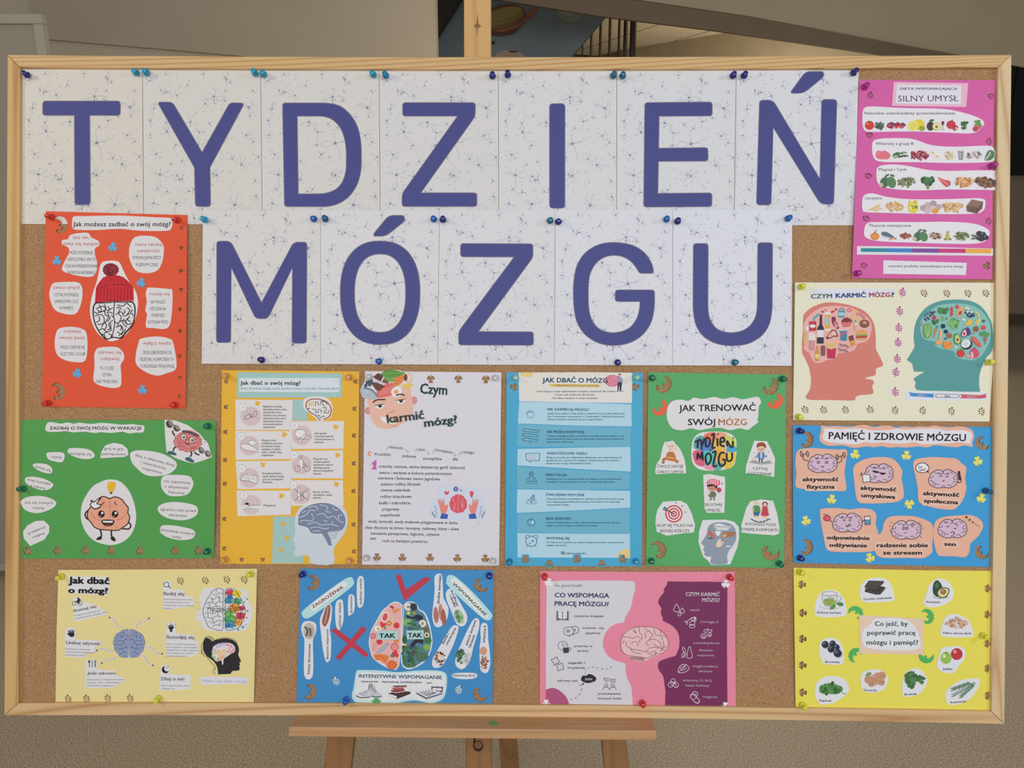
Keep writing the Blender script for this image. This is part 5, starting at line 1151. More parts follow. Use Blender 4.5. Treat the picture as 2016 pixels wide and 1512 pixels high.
for p in ([(408,568),(450,548)],[(432,556),(428,612)],[(452,548),(462,590),(480,540)],[(462,590),(455,625)],[(492,535),(490,600),(515,590),(520,550),(494,530)],[(530,520),(552,512),(538,610),(560,605)],[(575,540),(578,600)],[(600,570),(628,560),(620,535),(600,545),(600,590),(632,600)],[(650,600),(648,560),(672,600),(680,610)],[(692,560),(690,610)],[(425,700),(430,650),(450,690),(462,640),(468,705)],[(505,650),(488,680),(500,735),(525,710),(528,670),(508,648)],[(538,650),(565,640),(545,745),(575,742)],[(630,650),(600,650),(585,700),(600,745),(632,730),(630,700),(612,700)],[(645,650),(648,700),(668,710),(685,690),(685,645)]): k2.line(p, 14.5, K3)
for x, y in ((577,515),(690,545),(520,635)): k2.line([(x, y), (x+8, y-14)], 7, K3)
def fig(pts, txt, x, y, dy, h=22, lab=None, rot=0):
    c = P.cut(pts, (216,213,214), sm=0, label=lab); lines(P.on(c), txt, x, y, dy, h, (56,58,62), rot=rot, bold=0.004); return P.on(c, 'picture')
k = fig([(112,790),(120,740),(150,690),(165,620),(180,570),(245,558),(300,620),(330,690),(342,760),(342,802),(240,800),(120,808)], [('ĆWICZ SWOJE',194),('CIAŁO I UMYSŁ',200)], 225, 748, 40, lab='cut-out of a bald child doing a martial arts kick')
k.line([(215,610),(200,585),(192,575)], 14, (228,196,176)); k.line([(240,640),(262,628),(270,622)], 12, (228,196,176)); k.el(238,606,36,33,(232,200,182)); k.el(218,602,4,5,(40,36,40)); k.el(238,600,4,5,(40,36,40)); k.el(226,620,5,3,(150,80,80)); k.blob([(205,645),(250,645),(268,690),(262,712),(215,705),(195,690)], (184,116,66)); k.line([(210,690),(180,695),(172,715)], 22, (184,116,66)); k.line([(250,695),(275,712),(285,720)], 22, (184,116,66)); k.line([(200,682),(258,690)], 8, (220,170,90)); k.el(172,722,12,5,(90,60,50))
k = fig([(785,800),(790,740),(815,660),(850,558),(945,562),(975,620),(1005,690),(998,828),(900,812)], [('CZYTAJ',110),('CODZIENNIE',176)], 893, 765, 38, lab='cut-out of a boy with glasses jumping over an open book', rot=3)
k.poly([(805,720),(850,700),(902,722),(960,700),(990,728),(905,740)], (180,182,184)); [k.line([(812+i*6,718-i*4),(896,730-i*3)], 2, (120,124,128)) for i in range(4)]; [k.line([(908,730-i*3),(980-i*5,722-i*4)], 2, (120,124,128)) for i in range(4)]
k.line([(885,660),(862,680),(858,690)], 10, (120,150,180)); k.line([(915,660),(938,678),(944,668)], 10, (120,150,180)); k.blob([(880,645),(922,645),(925,690),(878,692)], (96,130,170)); k.line([(902,648),(902,690)], 9, (230,228,226)); k.line([(892,690),(888,715)], 10, (60,70,100)); k.line([(910,690),(906,722)], 10, (60,70,100)); k.el(902,620,30,28,(230,192,170)); k.blob([(872,612),(870,585),(895,570),(925,576),(938,598),(934,615),(915,600),(885,602)], (140,78,50)); k.ring(890,624,9,8,3,(180,60,60)); k.ring(914,624,9,8,3,(180,60,60)); k.line([(894,638),(908,638)], 3, (150,70,70))
for x, y in ((850,650),(958,640),(842,700),(862,705)): k.line([(x-6,y-4),(x+6,y+4)], 2.5, (110,110,114))
k = fig([(470,812),(520,806),(632,828),(634,900),(628,1094),(498,1094),(480,1060),(476,960)], [('SŁUCHAJ',126),('WIĘCEJ',98)], 546, 1032, 42, lab='cut-out of a child in a striped cap listening to music')
k.el(538,905,36,30,(200,140,112)); k.blob([(500,900),(505,880),(540,875),(575,885),(570,915),(545,895),(520,900)], (50,44,50)); k.blob([(495,880),(505,852),(550,842),(590,858),(594,885),(560,895),(540,880),(510,885)], (222,110,130)); [k.line([(512+i*17,852),(508+i*17,882)], 6, (238,214,216)) for i in range(5)]; k.el(588,925,17,18,(170,70,80)); k.ring(588,925,17,18,4,(210,110,120)); k.line([(520,912),(530,916)],3,(60,40,40)); k.line([(545,912),(555,916)],3,(60,40,40)); k.blob([(515,940),(560,940),(562,975),(512,975)], (110,116,96)); k.line([(520,940),(512,960)],10,(214,206,196)); k.line([(530,975),(524,1002)],14,(130,130,112)); k.line([(550,975),(552,1002)],14,(130,130,112)); k.line([(590,850),(592,868)],3,(60,60,64)); k.line([(602,880),(612,872),(612,884)],3,(60,60,64))
k = fig([(118,1120),(130,1070),(170,1012),(300,1004),(350,1030),(385,1100),(410,1185),(400,1240),(300,1250),(200,1265),(125,1235),(115,1180)], [('SKUP SIĘ TYLKO NA',272),('JEDNEJ RZECZY',226)], 259, 1188, 40, lab='cut-out of a red and white target with an arrow')
for r, cc in ((65,(196,72,80)),(54,(228,222,220)),(44,(196,72,80)),(33,(228,222,220)),(24,(196,72,80)),(13,(228,222,220)),(7,(180,60,70))): k.el(252,1102,r,r,cc,n=26)
k.line([(252,1102),(178,1064)], 7, (50,70,80)); k.poly([(168,1070),(182,1045),(202,1058),(190,1082)], (70,140,150)); k.line([(270,1010),(271,1028)],4,(60,90,110)); k.line([(306,1052),(322,1038)],4,(60,90,110)); k.line([(328,1088),(348,1090)],4,(60,90,110))
k = fig([(752,1240),(755,1180),(790,1060),(820,1010),(900,995),(990,1005),(1020,1100),(1042,1225),(1035,1250),(1000,1262),(830,1250)], [('WYCHODŹ POZA',232),('STREFĘ KOMFORTU',284)], 896, 1180, 40, lab='cut-out of two children standing in a dashed circle', rot=1.5)
k.ring(893,1130,70,34,6,(70,90,96),0,10,170,8); [k.line([(830+i*22,1142+ (10 if 0<i<5 else 0)+(6 if 1<i<4 else 0)),(842+i*22,1146+(10 if 0<i<5 else 0)+(6 if 1<i<4 else 0))],6,(40,60,66)) for i in range(7)]
k.el(866,1024,16,17,(230,196,150)); k.blob([(842,1048),(866,1040),(890,1048),(892,1100),(842,1100)], (88,140,90)); k.poly([(846,1090),(888,1090),(886,1118),(868,1118),(866,1104),(864,1118),(848,1118)], (64,100,140)); k.line([(856,1118),(856,1136)],11,(226,186,140)); k.line([(878,1118),(878,1136)],11,(226,186,140))
k.el(930,1030,22,18,(90,50,50)); k.el(930,1034,15,14,(232,190,160)); k.blob([(912,1050),(930,1046),(948,1050),(958,1115),(902,1115)], (192,66,84)); k.line([(920,1115),(920,1136)],9,(226,186,140)); k.line([(940,1115),(940,1136)],9,(226,186,140)); k.line([(846,1058),(840,1100)],8,(226,186,140)); k.line([(908,1060),(902,1098)],7,(226,186,140)); k.line([(952,1060),(958,1098)],7,(226,186,140))
c = P.cut([(465,1150),(540,1146),(640,1146),(700,1162),(735,1200),(738,1280),(725,1350),(700,1410),(672,1478),(600,1482),(528,1482),(505,1450),(470,1420),(455,1380),(435,1310),(440,1230)], (214,214,218), label='cut-out of a grey head profile filled with food'); k = P.on(c, 'picture')
k.blob([(500,1240),(510,1195),(550,1170),(620,1165),(680,1180),(712,1225),(715,1290),(690,1340),(660,1380),(648,1420),(645,1474),(530,1474),(530,1425),(500,1420),(478,1405),(482,1385),(470,1370),(478,1350),(470,1335),(456,1318),(480,1280)], (140,150,166))
k.blob([(545,1190),(590,1175),(640,1190),(690,1200),(640,1215),(580,1210)], (216,220,218)); k.line([(545,1190),(600,1198),(690,1202)],4,(80,90,96)); k.blob([(560,1215),(600,1200),(660,1222),(600,1225)], (200,208,208)); k.blob([(515,1235),(525,1230),(562,1278),(552,1282)], (206,96,76)); k.blob([(504,1240),(514,1238),(545,1285),(536,1286)], (196,84,70)); k.line([(510,1225),(502,1215)],6,(80,120,120)); k.line([(520,1222),(524,1210)],6,(80,120,120)); k.blob([(500,1282),(525,1278),(548,1288),(520,1292)], (70,110,130))
for x, y in ((572,1240),(590,1240),(580,1256)): k.el(x, y, 13, 11, (224,224,226))
k.blob([(605,1260),(620,1238),(670,1234),(708,1240),(700,1265),(650,1275),(615,1280)], (158,116,86)); k.el(628,1264,20,12,(206,160,120),-20); k.blob([(580,1300),(600,1290),(610,1330),(590,1350),(565,1340)], (226,206,176)); k.ring(622,1325,16,18,8,(196,72,66),0,120,330); k.ring(618,1325,10,14,8,(230,226,222),0,120,330); k.blob([(640,1340),(670,1340),(672,1348),(640,1346)], (222,222,222)); k.line([(600,1310),(620,1290)],3,(90,110,90))
P.done()
# ---- small food drawings shared by the diet posters
G1, G2, G3 = (72,112,72), (104,142,84), (58,88,60)
def food(k, kind, x, y, r):
    """r is about half the width of the drawing"""
    E = k.el; q = r/30.0
    if kind == 'tomato': E(x,y,r,r*0.95,(206,62,58)); E(x-r*.35,y-r*.3,r*.25,r*.2,(232,140,130)); [k.poly(leaf(x+d*q,y-r*.8,16*q,6*q,a),G1) for d,a in ((-6,200),(6,-20),(0,-90))]
    elif kind == 'broccoli': k.line([(x+2*q,y+5*q),(x+4*q,y+32*q)],12*q,(120,150,96)); heap(k,x,y-6*q,r*.85,r*.65,[G1,(84,124,80),G3],9*q,22,int(x))
    elif kind == 'kale': heap(k,x,y,r,r*.8,[(60,82,66),(80,104,84),(96,110,100)],9*q,24,int(x)); k.line([(x+4*q,y+10*q),(x+6*q,y+34*q)],8*q,(96,110,84))
    elif kind == 'berries': heap(k,x,y,r*1.9,r*.55,[(190,62,80),(130,60,100),(206,88,90),(110,70,96),(160,50,64)],11*q,30,int(x),0.9)
    elif kind == 'lemon': E(x+14*q,y-4*q,r*.95,r*.85,(232,198,64)); E(x-14*q,y+2*q,r*.8,r*.85,(240,222,130)); E(x-14*q,y+2*q,r*.6,r*.62,(236,208,90)); E(x+30*q,y+14*q,r*.5,r*.4,(150,160,60),10)
    elif kind == 'avocado': E(x-14*q,y+4*q,r*.7,r*.85,(72,64,70)); E(x+20*q,y+6*q,r*.8,r*.75,(190,190,110)); E(x+20*q,y+6*q,r*.66,r*.6,(230,220,160)); E(x+20*q,y+8*q,r*.28,r*.28,(150,104,76)); k.poly(leaf(x-8*q,y-28*q,30*q,14*q,-10),G1)
    elif kind == 'wine': k.poly([(x-9*q,y-26*q),(x+9*q,y-26*q),(x+7*q,y-6*q),(x,y),(x-7*q,y-6*q)],(120,60,74)); k.line([(x,y),(x,y+24*q)],3*q,(150,150,154)); k.line([(x-9*q,y+26*q),(x+9*q,y+26*q)],3*q,(150,150,154))
    elif kind == 'pomegranate': E(x-6*q,y-4*q,r*.8,r*.75,(196,60,76)); E(x+16*q,y+12*q,r*.5,r*.45,(150,50,60)); heap(k,x+14*q,y+16*q,16*q,12*q,[(206,80,90),(226,190,170)],4*q,12,3); [k.poly(leaf(x+a*q,y-26*q,14*q,6*q,-60),(120,130,80)) for a in (0,)]
    elif kind == 'spinach': leaves(k,x,y,r*.9,r*.65,[G1,G2,(60,100,58)],26*q,13*q,14,int(x))
    elif kind == 'radish': leaves(k,x+10*q,y-10*q,r*.7,r*.5,[G2,(120,160,90)],26*q,10*q,9,int(x)); E(x-6*q,y+18*q,15*q,14*q,(190,66,90)); E(x+12*q,y+10*q,10*q,10*q,(206,96,110))
    elif kind == 'meat': k.blob([(x-r,y),(x-r*.7,y-r*.6),(x-r*.1,y-r*.5),(x+r*.3,y-r*.6),(x+r,y-r*.1),(x+r*.8,y+r*.5),(x,y+r*.6),(x-r*.7,y+r*.5)],(216,116,128)); k.blob([(x-r*.3,y),(x+r*.2,y-r*.4),(x+r*.8,y),(x+r*.4,y+r*.4)],(226,134,142)); k.line([(x-r*.7,y-r*.2),(x-r*.2,y),(x,y+r*.4)],3*q,(240,190,190))
    elif kind == 'beans': [k.line([(x+a*q,y+b_*q),(x+(a+18)*q,y+(b_-8)*q),(x+(a+34)*q,y+(b_-4)*q)],6*q,c) for a,b_,c in ((-34,6,G1),(-28,14,G2),(-20,0,G3),(-10,12,G1),(-4,-4,G2),(-30,-2,(90,130,80)),(2,10,G3))]
    elif kind in ('redbeans','grain','nuts','walnut','seeds','green','sardine','lentil'):
        cols = {'redbeans':[(150,60,78),(120,50,66),(180,90,100)],'grain':[(206,166,110),(224,190,140),(186,146,96)],'nuts':[(206,146,96),(182,118,76),(226,180,130)],'walnut':[(178,150,126),(110,84,66),(206,186,160)],'seeds':[(176,112,84),(150,90,68),(196,134,100)],'green':[(110,124,84),(84,100,66),(134,140,100)],'sardine':[(120,84,70),(90,70,66),(150,110,84)],'lentil':[(158,84,72),(130,70,62),(176,104,90)]}[kind]
        heap(k,x,y,r*1.1,r*.62,cols,7*q,46,int(x+y),0.6)
    elif kind == 'eggs': 
        for a,b_ in ((-14,-12),(12,8)): E(x+a*q,y+b_*q,17*q,15*q,(236,230,222)); E(x+a*q,y+b_*q,8*q,7*q,(226,180,70))
    elif kind == 'sprouts': heap(k,x,y,r*.9,r*.8,[(206,196,150),(226,216,176),(180,170,120)],6*q,40,int(x),0.7)
    elif kind == 'glass': k.poly([(x-16*q,y-26*q),(x+16*q,y-26*q),(x+11*q,y+28*q),(x-11*q,y+28*q)],(150,146,150)); E(x,y-26*q,16*q,5*q,(206,204,206)); k.poly([(x-11*q,y-14*q),(x-4*q,y-14*q),(x-3*q,y+22*q),(x-8*q,y+22*q)],(190,188,192))
    elif kind == 'fish': heap(k,x,y,r*1.2,r*.5,[(196,176,176),(150,140,144),(214,200,198),(110,104,110)],10*q,22,int(x),0.5)
    elif kind == 'cabbage': k.blob([(x-r*.8,y+r*.9),(x-r*.3,y-r*.6),(x+r*.3,y-r),(x+r,y-r*.5),(x+r*.9,y+r*.4),(x+r*.2,y+r)],(84,122,84)); k.line([(x-r*.7,y+r*.9),(x-r*.1,y+r*.1),(x+r*.2,y-r*.6)],7*q,(206,214,196)); k.line([(x-r*.1,y+r*.1),(x+r*.5,y)],3*q,(160,184,150))
    elif kind == 'avocados': E(x-14*q,y+4*q,20*q,24*q,(76,110,80),20); E(x+16*q,y+4*q,20*q,26*q,(92,128,92),-20); E(x-30*q,y+16*q,10*q,10*q,(196,180,150)); k.poly(leaf(x-4*q,y-26*q,26*q,10*q,-30),G1); k.poly(leaf(x+20*q,y-26*q,24*q,9*q,20),G3)
    elif kind == 'salmon': k.blob([(x-r,y-r*.7),(x,y-r*.3),(x+r*.8,y-r*.1),(x+r*.9,y+r*.5),(x+r*.3,y+r*.8),(x-r*.4,y+r*.2)],(214,88,88)); k.line([(x-r*.9,y-r*.6),(x,y+r*.1),(x+r*.6,y+r*.5)],3*q,(240,180,170)); k.line([(x+r*.8,y-r*.1),(x+r*.95,y+r*.5),(x+r*.3,y+r*.85)],4*q,(120,110,110))
    elif kind == 'oil': E(x,y+4*q,26*q,28*q,(232,200,70)); heap(k,x,y+6*q,18*q,20*q,[(206,190,80),(240,226,160),(120,140,60)],5*q,16,2); k.line([(x-22*q,y-8*q),(x-14*q,y-34*q)],5*q,(226,190,80)); E(x+10*q,y-22*q,9*q,8*q,(210,180,50))
    elif kind == 'eggpile': [E(x+a*q,y+b_*q,13*q,12*q,c) for a,b_,c in ((-30,6,(176,156,160)),(-12,-6,(190,170,172)),(10,-12,(170,150,158)),(30,2,(180,160,164)),(-14,16,(196,178,178)),(8,8,(206,190,186)))]; E(x+18*q,y+18*q,14*q,10*q,(226,150,70))
    elif kind == 'bread': k.poly([(x-30*q,y-2*q),(x-10*q,y-26*q),(x+32*q,y-18*q),(x+28*q,y+8*q),(x+8*q,y+26*q),(x-28*q,y+18*q)],(112,84,76)); k.poly([(x-30*q,y-2*q),(x-10*q,y-26*q),(x+32*q,y-18*q),(x+12*q,y+4*q)],(140,108,94)); k.line([(x+12*q,y+4*q),(x+8*q,y+26*q)],3*q,(84,62,56))
    elif kind == 'wheat': [k.poly(leaf(x+a*q,y+b_*q,44*q,8*q,r_),(216,184,140)) for a,b_,r_ in ((-14,10,-25),(0,4,-40),(10,10,-60),(14,6,15),(-2,14,5))]
    elif kind == 'pumpkin': E(x,y+4*q,28*q,23*q,(220,148,78)); [k.ring(x,y+4*q,w_*q,22*q,2.5*q,(190,118,56)) for w_ in (9,19)]; k.line([(x,y-14*q),(x+2*q,y-26*q),(x+12*q,y-34*q)],5*q,(90,110,60))
    elif kind == 'mackerel': k.blob([(x-34*q,y-14*q),(x-10*q,y-16*q),(x+24*q,y+6*q),(x+34*q,y+16*q),(x+4*q,y+12*q),(x-26*q,y+2*q)],(96,110,124)); k.line([(x-30*q,y+2*q),(x,y+10*q),(x+20*q,y+18*q)],6*q,(190,190,190)); k.line([(x,y+18*q),(x+26*q,y+10*q)],8*q,(216,156,130))
    elif kind == 'bottle': k.poly([(x-4*q,y-30*q),(x+4*q,y-30*q),(x+4*q,y-14*q),(x+12*q,y),(x+10*q,y+26*q),(x-10*q,y+26*q),(x-12*q,y),(x-4*q,y-14*q)],(186,180,90)); E(x+14*q,y+20*q,8*q,6*q,(110,130,70)); E(x-14*q,y+20*q,7*q,6*q,(120,140,80)); k.line([(x-8*q,y-12*q),(x+14*q,y-24*q)],3*q,G2)
    elif kind == 'olives': [E(x+a*q,y+b_*q,13*q,11*q,(58,60,66)) for a,b_ in ((-4,8),(14,-6),(26,8),(8,14),(-2,-10))]; [E(x+a*q,y+b_*q,3*q,3*q,(150,150,158)) for a,b_ in ((-8,4),(10,-10),(22,4))]; [k.poly(leaf(x-26*q,y+a*q,26*q,9*q,b_),(96,120,96)) for a,b_ in ((0,20),(12,-10))]

# 7 bright pink food poster
MG = (206, 96, 160)
pts = [(108,128),(1060,135),(1048,1478),(58,1470)]
P = Poster('poster', 'bright pink poster with rows of foods and a coloured bar', (1660, 120, 3.436), [(108,128),(1031,130),(1014,700),(1009,1478),(58,1470),(85,800)], MG,
  holes=holes_of(SPR, [(182,232,20),(178,502,-60),(170,778,-60),(155,1066,-60),(140,1385,-60),(985,545,20),(982,1085,20),(1000,240,-60)], 26)+[put(CLV, 970, 1385, 30, 30)], l=0.006, r=0.0, base=0.0028)
TXP = (76, 66, 84)
c = P.cut([(342,142),(846,150),(832,312),(330,304)], (232,178,196), name='paper_card'); c = P.cut([(364,158),(800,166),(796,294),(352,288)], (218,214,222), name='title_card', z=0.0009); k = P.on(c)
k.text('DIETA WSPOMAGAJĄCA', 578, 187, 390, 16, TXP, 0, 0.014); k.text('SILNY UMYSŁ', 575, 252, 408, 42, TXP, -0.3)
def shelf(pts, title, tx, ty, items, y, tw):
    c = P.cut(pts, (222,219,224), sm=4, name='food_cutout'); P.on(c).text(title, tx, ty, tw, 20, TXP, 0, 0.004, 0, 'L'); k = P.on(c, 'picture')
    for kind, x, r in items: food(k, kind, x, y, r)
shelf([(132,350),(145,318),(200,308),(400,318),(680,325),(820,352),(910,382),(950,410),(945,440),(880,488),(700,485),(500,478),(350,478),(200,480),(145,470),(130,420)], 'Naturalne antyoksydanty (przeciwutleniacze)', 144, 352, [('tomato',178,32),('kale',246,30),('berries',362,34),('lemon',492,42),('avocado',608,36),('wine',675,32),('pomegranate',738,38),('spinach',832,36),('radish',905,38)], 436, 612)
shelf([(195,580),(205,540),(260,525),(380,522),(480,530),(600,570),(760,580),(980,574),(1022,600),(1024,650),(990,684),(700,690),(500,685),(260,682),(205,650)], 'Witaminy z grupy B', 218, 558, [('meat',268,50),('beans',385,46),('redbeans',516,54),('eggs',624,36),('sprouts',718,38),('glass',798,34),('fish',885,42),('cabbage',988,34)], 636, 258)
shelf([(224,750),(245,712),(330,700),(440,710),(560,735),(700,744),(1000,740),(1026,765),(1026,870),(980,872),(700,870),(500,876),(330,865),(240,835)], 'Magnez i Cynk', 241, 733, [('avocados',302,46),('green',430,54),('broccoli',568,48),('salmon',684,42),('nuts',816,56),('sardine',965,64)], 815, 190)
shelf([(128,960),(140,910),(200,896),(300,920),(450,935),(700,935),(930,930),(962,965),(940,1020),(850,1035),(600,1035),(300,1028),(150,1022),(130,1000)], 'Lecytyna', 150, 926, [('wheat',215,50),('grain',350,52),('oil',474,42),('eggpile',594,50),('grain',742,62),('bread',890,54)], 984, 112)
shelf([(142,1150),(160,1100),(230,1090),(500,1090),(700,1088),(880,1100),(980,1140),(984,1190),(940,1228),(800,1238),(500,1230),(250,1220),(155,1195)], 'Tłuszcze nienasycone', 172, 1112, [('pumpkin',214,34),('mackerel',310,46),('lentil',422,34),('avocados',524,40),('walnut',624,38),('bottle',708,34),('green',804,44),('olives',925,46)], 1182, 288)
c = P.cut([(94,1252),(500,1256),(1016,1270),(1014,1318),(500,1313),(92,1310)], (216,213,216), name='paper_strip'); k = P.on(c, 'picture')
for x0, x1, cc in ((120,290,(52,134,150)),(290,465,(60,130,192)),(465,645,(122,76,150)),(645,828,(192,64,120)),(828,1002,(232,168,70))): k.poly([(x0,1266+(x0-120)*.006),(x1,1266+(x1-120)*.006),(x1,1291+(x1-120)*.012),(x0,1291+(x0-120)*.012)], cc)
c = P.cut([(272,1348),(836,1366),(830,1448),(270,1440)], (218,215,222), name='paper_strip'); P.on(c).text('naturalne produkty optymalizujące pracę mózgu', 560, 1387, 506, 17, TXP, 0.3, 0.006)
P.done()

# 8 cream poster, two heads
CRM = (222, 218, 194)
P = Poster('poster', 'cream poster with a red and a teal head full of food', (1540, 540, 4.235), [(106,68),(1765,70),(1760,700),(1728,1228),(90,1216)], CRM,
  holes=holes_of(SPR, [(1182,156,160),(1372,158,160),(1548,158,160),(1697,156,160),(190,1130,-20),(344,1132,-20),(527,1132,-20),(733,1130,-20),(940,1136,10),(1170,1138,10),(1410,1142,10),(1660,1145,10)], 36), l=0.002, r=0.0)
stickers(P, SPR, [(1003,152,10),(980,308,0),(972,448,0),(967,570,0),(960,706,0),(948,818,10),(943,982,0)], 42, (178,66,146), 'sprig_sticker')
c = P.cut([(235,150),(300,118),(940,120),(945,185),(600,195),(240,210)], (214,214,226), name='title_card'); k = P.on(c)
k.text('CZYM', 328, 181, 178, 38, (84,106,92), -1, 0.03); k.text('KARMIĆ', 572, 174, 254, 38, (54,84,148), -1, 0.035); k.text('MÓZG', 812, 170, 178, 38, (190,86,82), -1, 0.035); k.text('?', 922, 168, 28, 40, (84,110,92), 0, 0.02)
LC = (120, 60, 72)
c = P.cut(smooth([(175,370),(185,330),(250,275),(350,238),(450,237),(580,262),(690,310),(760,400),(778,500),(782,620),(800,660),(840,745),(825,770),(785,785),(780,830)],4,False)+smooth([(776,842),(700,862),(700,872),(750,880),(765,905),(750,935),(762,980),(740,1000),(640,1010),(610,1030),(592,1052),(400,1048),(203,1040),(232,960),(242,880),(225,780),(190,700),(165,640),(172,500)],3,False), (206,124,112), name='head_cutout', label='red-pink head profile filled with junk food'); k = P.on(c, 'picture')
k.blob([(180,420),(220,350),(300,290),(400,265),(560,275),(650,320),(720,370),(745,430),(735,510),(700,560),(630,580),(600,630),(520,655),(470,660),(440,700),(370,715),(330,735),(270,735),(235,680),(225,655),(185,625),(175,550)], (222,172,164))
D1 = (88,44,56)
k.poly([(312,340),(332,340),(334,420),(348,450),(346,578),(288,578),(290,450),(310,420)], (52,54,62)); k.poly([(291,465),(347,465),(346,525),(290,525)], (214,210,210)); k.poly([(312,335),(333,335),(333,360),(312,360)], (110,40,52))
k.poly([(223,392),(284,390),(284,470),(225,474)], (186,62,76)); k.el(254,432,25,14,(228,222,220)); k.poly([(358,322),(398,320),(400,465),(358,468)], (216,160,80)); k.el(378,390,14,38,(150,190,190)); k.poly([(356,318),(400,316),(400,334),(356,336)],(232,226,220)); k.poly([(356,456),(402,454),(402,468),(356,470)],(226,220,210))
k.strip([(262,370),(302,335)], 20, (96,160,160)); k.poly([(256,362),(272,384),(252,384)],(96,160,160)); k.poly([(292,328),(308,322),(308,344)],(96,160,160)); k.el(337,312,9,9,(170,50,64)); k.el(360,298,9,9,(206,110,110)); k.el(388,297,10,9,(226,180,170))
k.blob([(405,318),(418,300),(432,306),(445,285),(458,282),(452,300),(438,308),(422,322)], (190,60,80)); k.poly(rounded([(465,300),(525,300),(518,362),(468,362)],8), (90,150,164)); k.poly([(470,318),(520,318),(518,344),(471,344)],(150,200,206)); k.line([(470,300),(495,282),(522,300)],6,(70,120,130)); k.el(495,284,6,5,(70,120,130))
k.ring(560,300,14,14,8,(206,80,100)); k.el(560,300,7,7,(232,190,190)); k.line([(557,316),(555,352)],4,(232,226,222)); [k.poly([(x,y),(x+34,y+16),(x+8,y+34)],(222,184,96)) for x,y in ((588,292),(574,342),(622,358))]
k.line([(615,330),(650,335),(688,368)], 20, (186,96,100)); k.line([(615,328),(650,332),(685,362)], 10, (214,140,136)); k.poly([(492,395),(584,390),(566,436),(508,440)], (206,90,96)); k.blob([(494,396),(510,370),(540,362),(570,372),(582,392),(540,400)],(120,62,66)); [k.line([(510+i*14,400),(514+i*12,434)],3,(232,170,164)) for i in range(5)]; k.el(538,364,7,7,(180,50,60))
k.line([(428,355),(432,400),(452,436)], 34, (122,58,70)); k.ring(448,408,16,16,6,(206,140,140)); k.el(448,408,12,12,(196,110,116)); k.el(462,445,14,12,(150,70,80)); k.el(448,436,13,10,(216,160,156))
k.el(686,412,42,34,(112,70,60)); k.el(686,405,42,28,(140,90,72)); k.el(688,402,16,10,(206,160,130)); k.poly([(590,420),(624,418),(606,482)], (206,160,110)); k.el(607,404,18,17,(150,180,150)); k.el(598,414,10,9,(226,160,160)); k.el(616,414,10,9,(232,222,196)); k.el(612,388,6,6,(190,60,70))
k.blob([(618,500),(625,472),(660,460),(700,472),(708,500),(660,505)], (214,160,100)); k.poly([(614,505),(706,500),(708,514),(616,518)],(120,160,90)); k.poly(rounded([(614,516),(708,512),(706,532),(616,534)],6),(176,72,72)); k.poly(rounded([(618,532),(702,530),(694,548),(624,548)],6),(208,156,100))
k.blob([(370,520),(400,480),(420,462),(445,468),(462,500),(462,520),(430,520),(400,535),(372,538)], (110,44,56)); k.blob([(378,516),(404,485),(422,470),(440,474),(454,500),(452,512),(428,512),(398,528)], (226,160,150)); k.ring(430,492,10,9,5,(236,222,216)); 
k.poly([(484,466),(541,462),(538,556),(484,552)], (60,132,160)); k.line([(486,520),(510,490),(540,488)], 14, (206,80,110)); k.poly([(482,462),(542,458),(541,468),(484,472)],(196,200,204)); k.poly([(552,520),(590,505),(612,590),(574,604)], (214,140,76)); k.poly([(552,520),(590,505),(600,545),(562,558)], (104,64,62)); k.line([(571,513),(581,551)],3,(140,90,84)); k.line([(557,539),(595,525)],3,(140,90,84))
k.poly([(220,550),(275,548),(266,635),(224,634)], (222,214,214)); [k.strip([(227+i*13,550),(229+i*11,634)],7,(190,56,70)) for i in range(4)]; [k.el(x,y,11,9,(232,224,216)) for x,y in ((228,500),(246,496),(262,508),(232,520),(250,518),(266,528),(226,540),(246,538),(264,544),(208,460),(206,445))]
[k.line([(376+i*11,620),(372+i*13,560+(i%3)*8)],7,(232,206,130)) for i in range(7)]; k.poly([(372,615),(410,628),(450,612),(440,702),(378,700)], (190,48,84)); k.poly(rounded([(322,600),(340,590),(360,600),(358,680),(324,680)],8),(132,84,84)); k.poly([(336,680),(346,680),(344,716),(336,716)],(222,190,176))
k.poly([(286,596),(302,596),(304,630),(312,660),(308,722),(272,720),(274,656),(284,630)], (206,146,80)); k.poly([(274,664),(310,668),(308,700),(272,698)],(226,200,130)); [k.line([(x,y),(x+24,y+14),(x+50,y+12),(x+78,y+32)],8,c_) for x,y,c_ in ((478,578,(120,84,90)),(470,592,(196,150,148)),(470,618,(120,84,90)),(468,630,(196,150,148)))]
k.blob([(180,482),(196,478),(204,520),(196,560),(205,590),(188,600),(176,560)], (214,170,110)); k.el(190,500,7,16,(196,150,90)); 
c = P.cut(smooth([(1040,712),(1055,690),(1085,640),(1105,600),(1098,540),(1105,440),(1140,350),(1210,270),(1320,222),(1450,210),(1570,222),(1660,270),(1720,350),(1752,440),(1754,620),(1700,700),(1670,760),(1645,840),(1642,920),(1650,980)],4,False)+smooth([(1500,978),(1300,972),(1120,964),(1115,900),(1098,868),(1180,818)],2,False)+[(1186,812),(1100,812),(1094,790),(1085,745)], (86,150,148), name='head_cutout', label='teal head profile filled with fruit and vegetables'); k = P.on(c, 'picture')
k.blob([(1150,440),(1160,380),(1220,320),(1290,265),(1400,245),(1540,250),(1640,290),(1700,350),(1735,430),(1735,540),(1700,620),(1660,680),(1600,715),(1520,712),(1450,690),(1425,640),(1340,625),(1280,600),(1260,560),(1190,545),(1160,500)], (132,184,176))
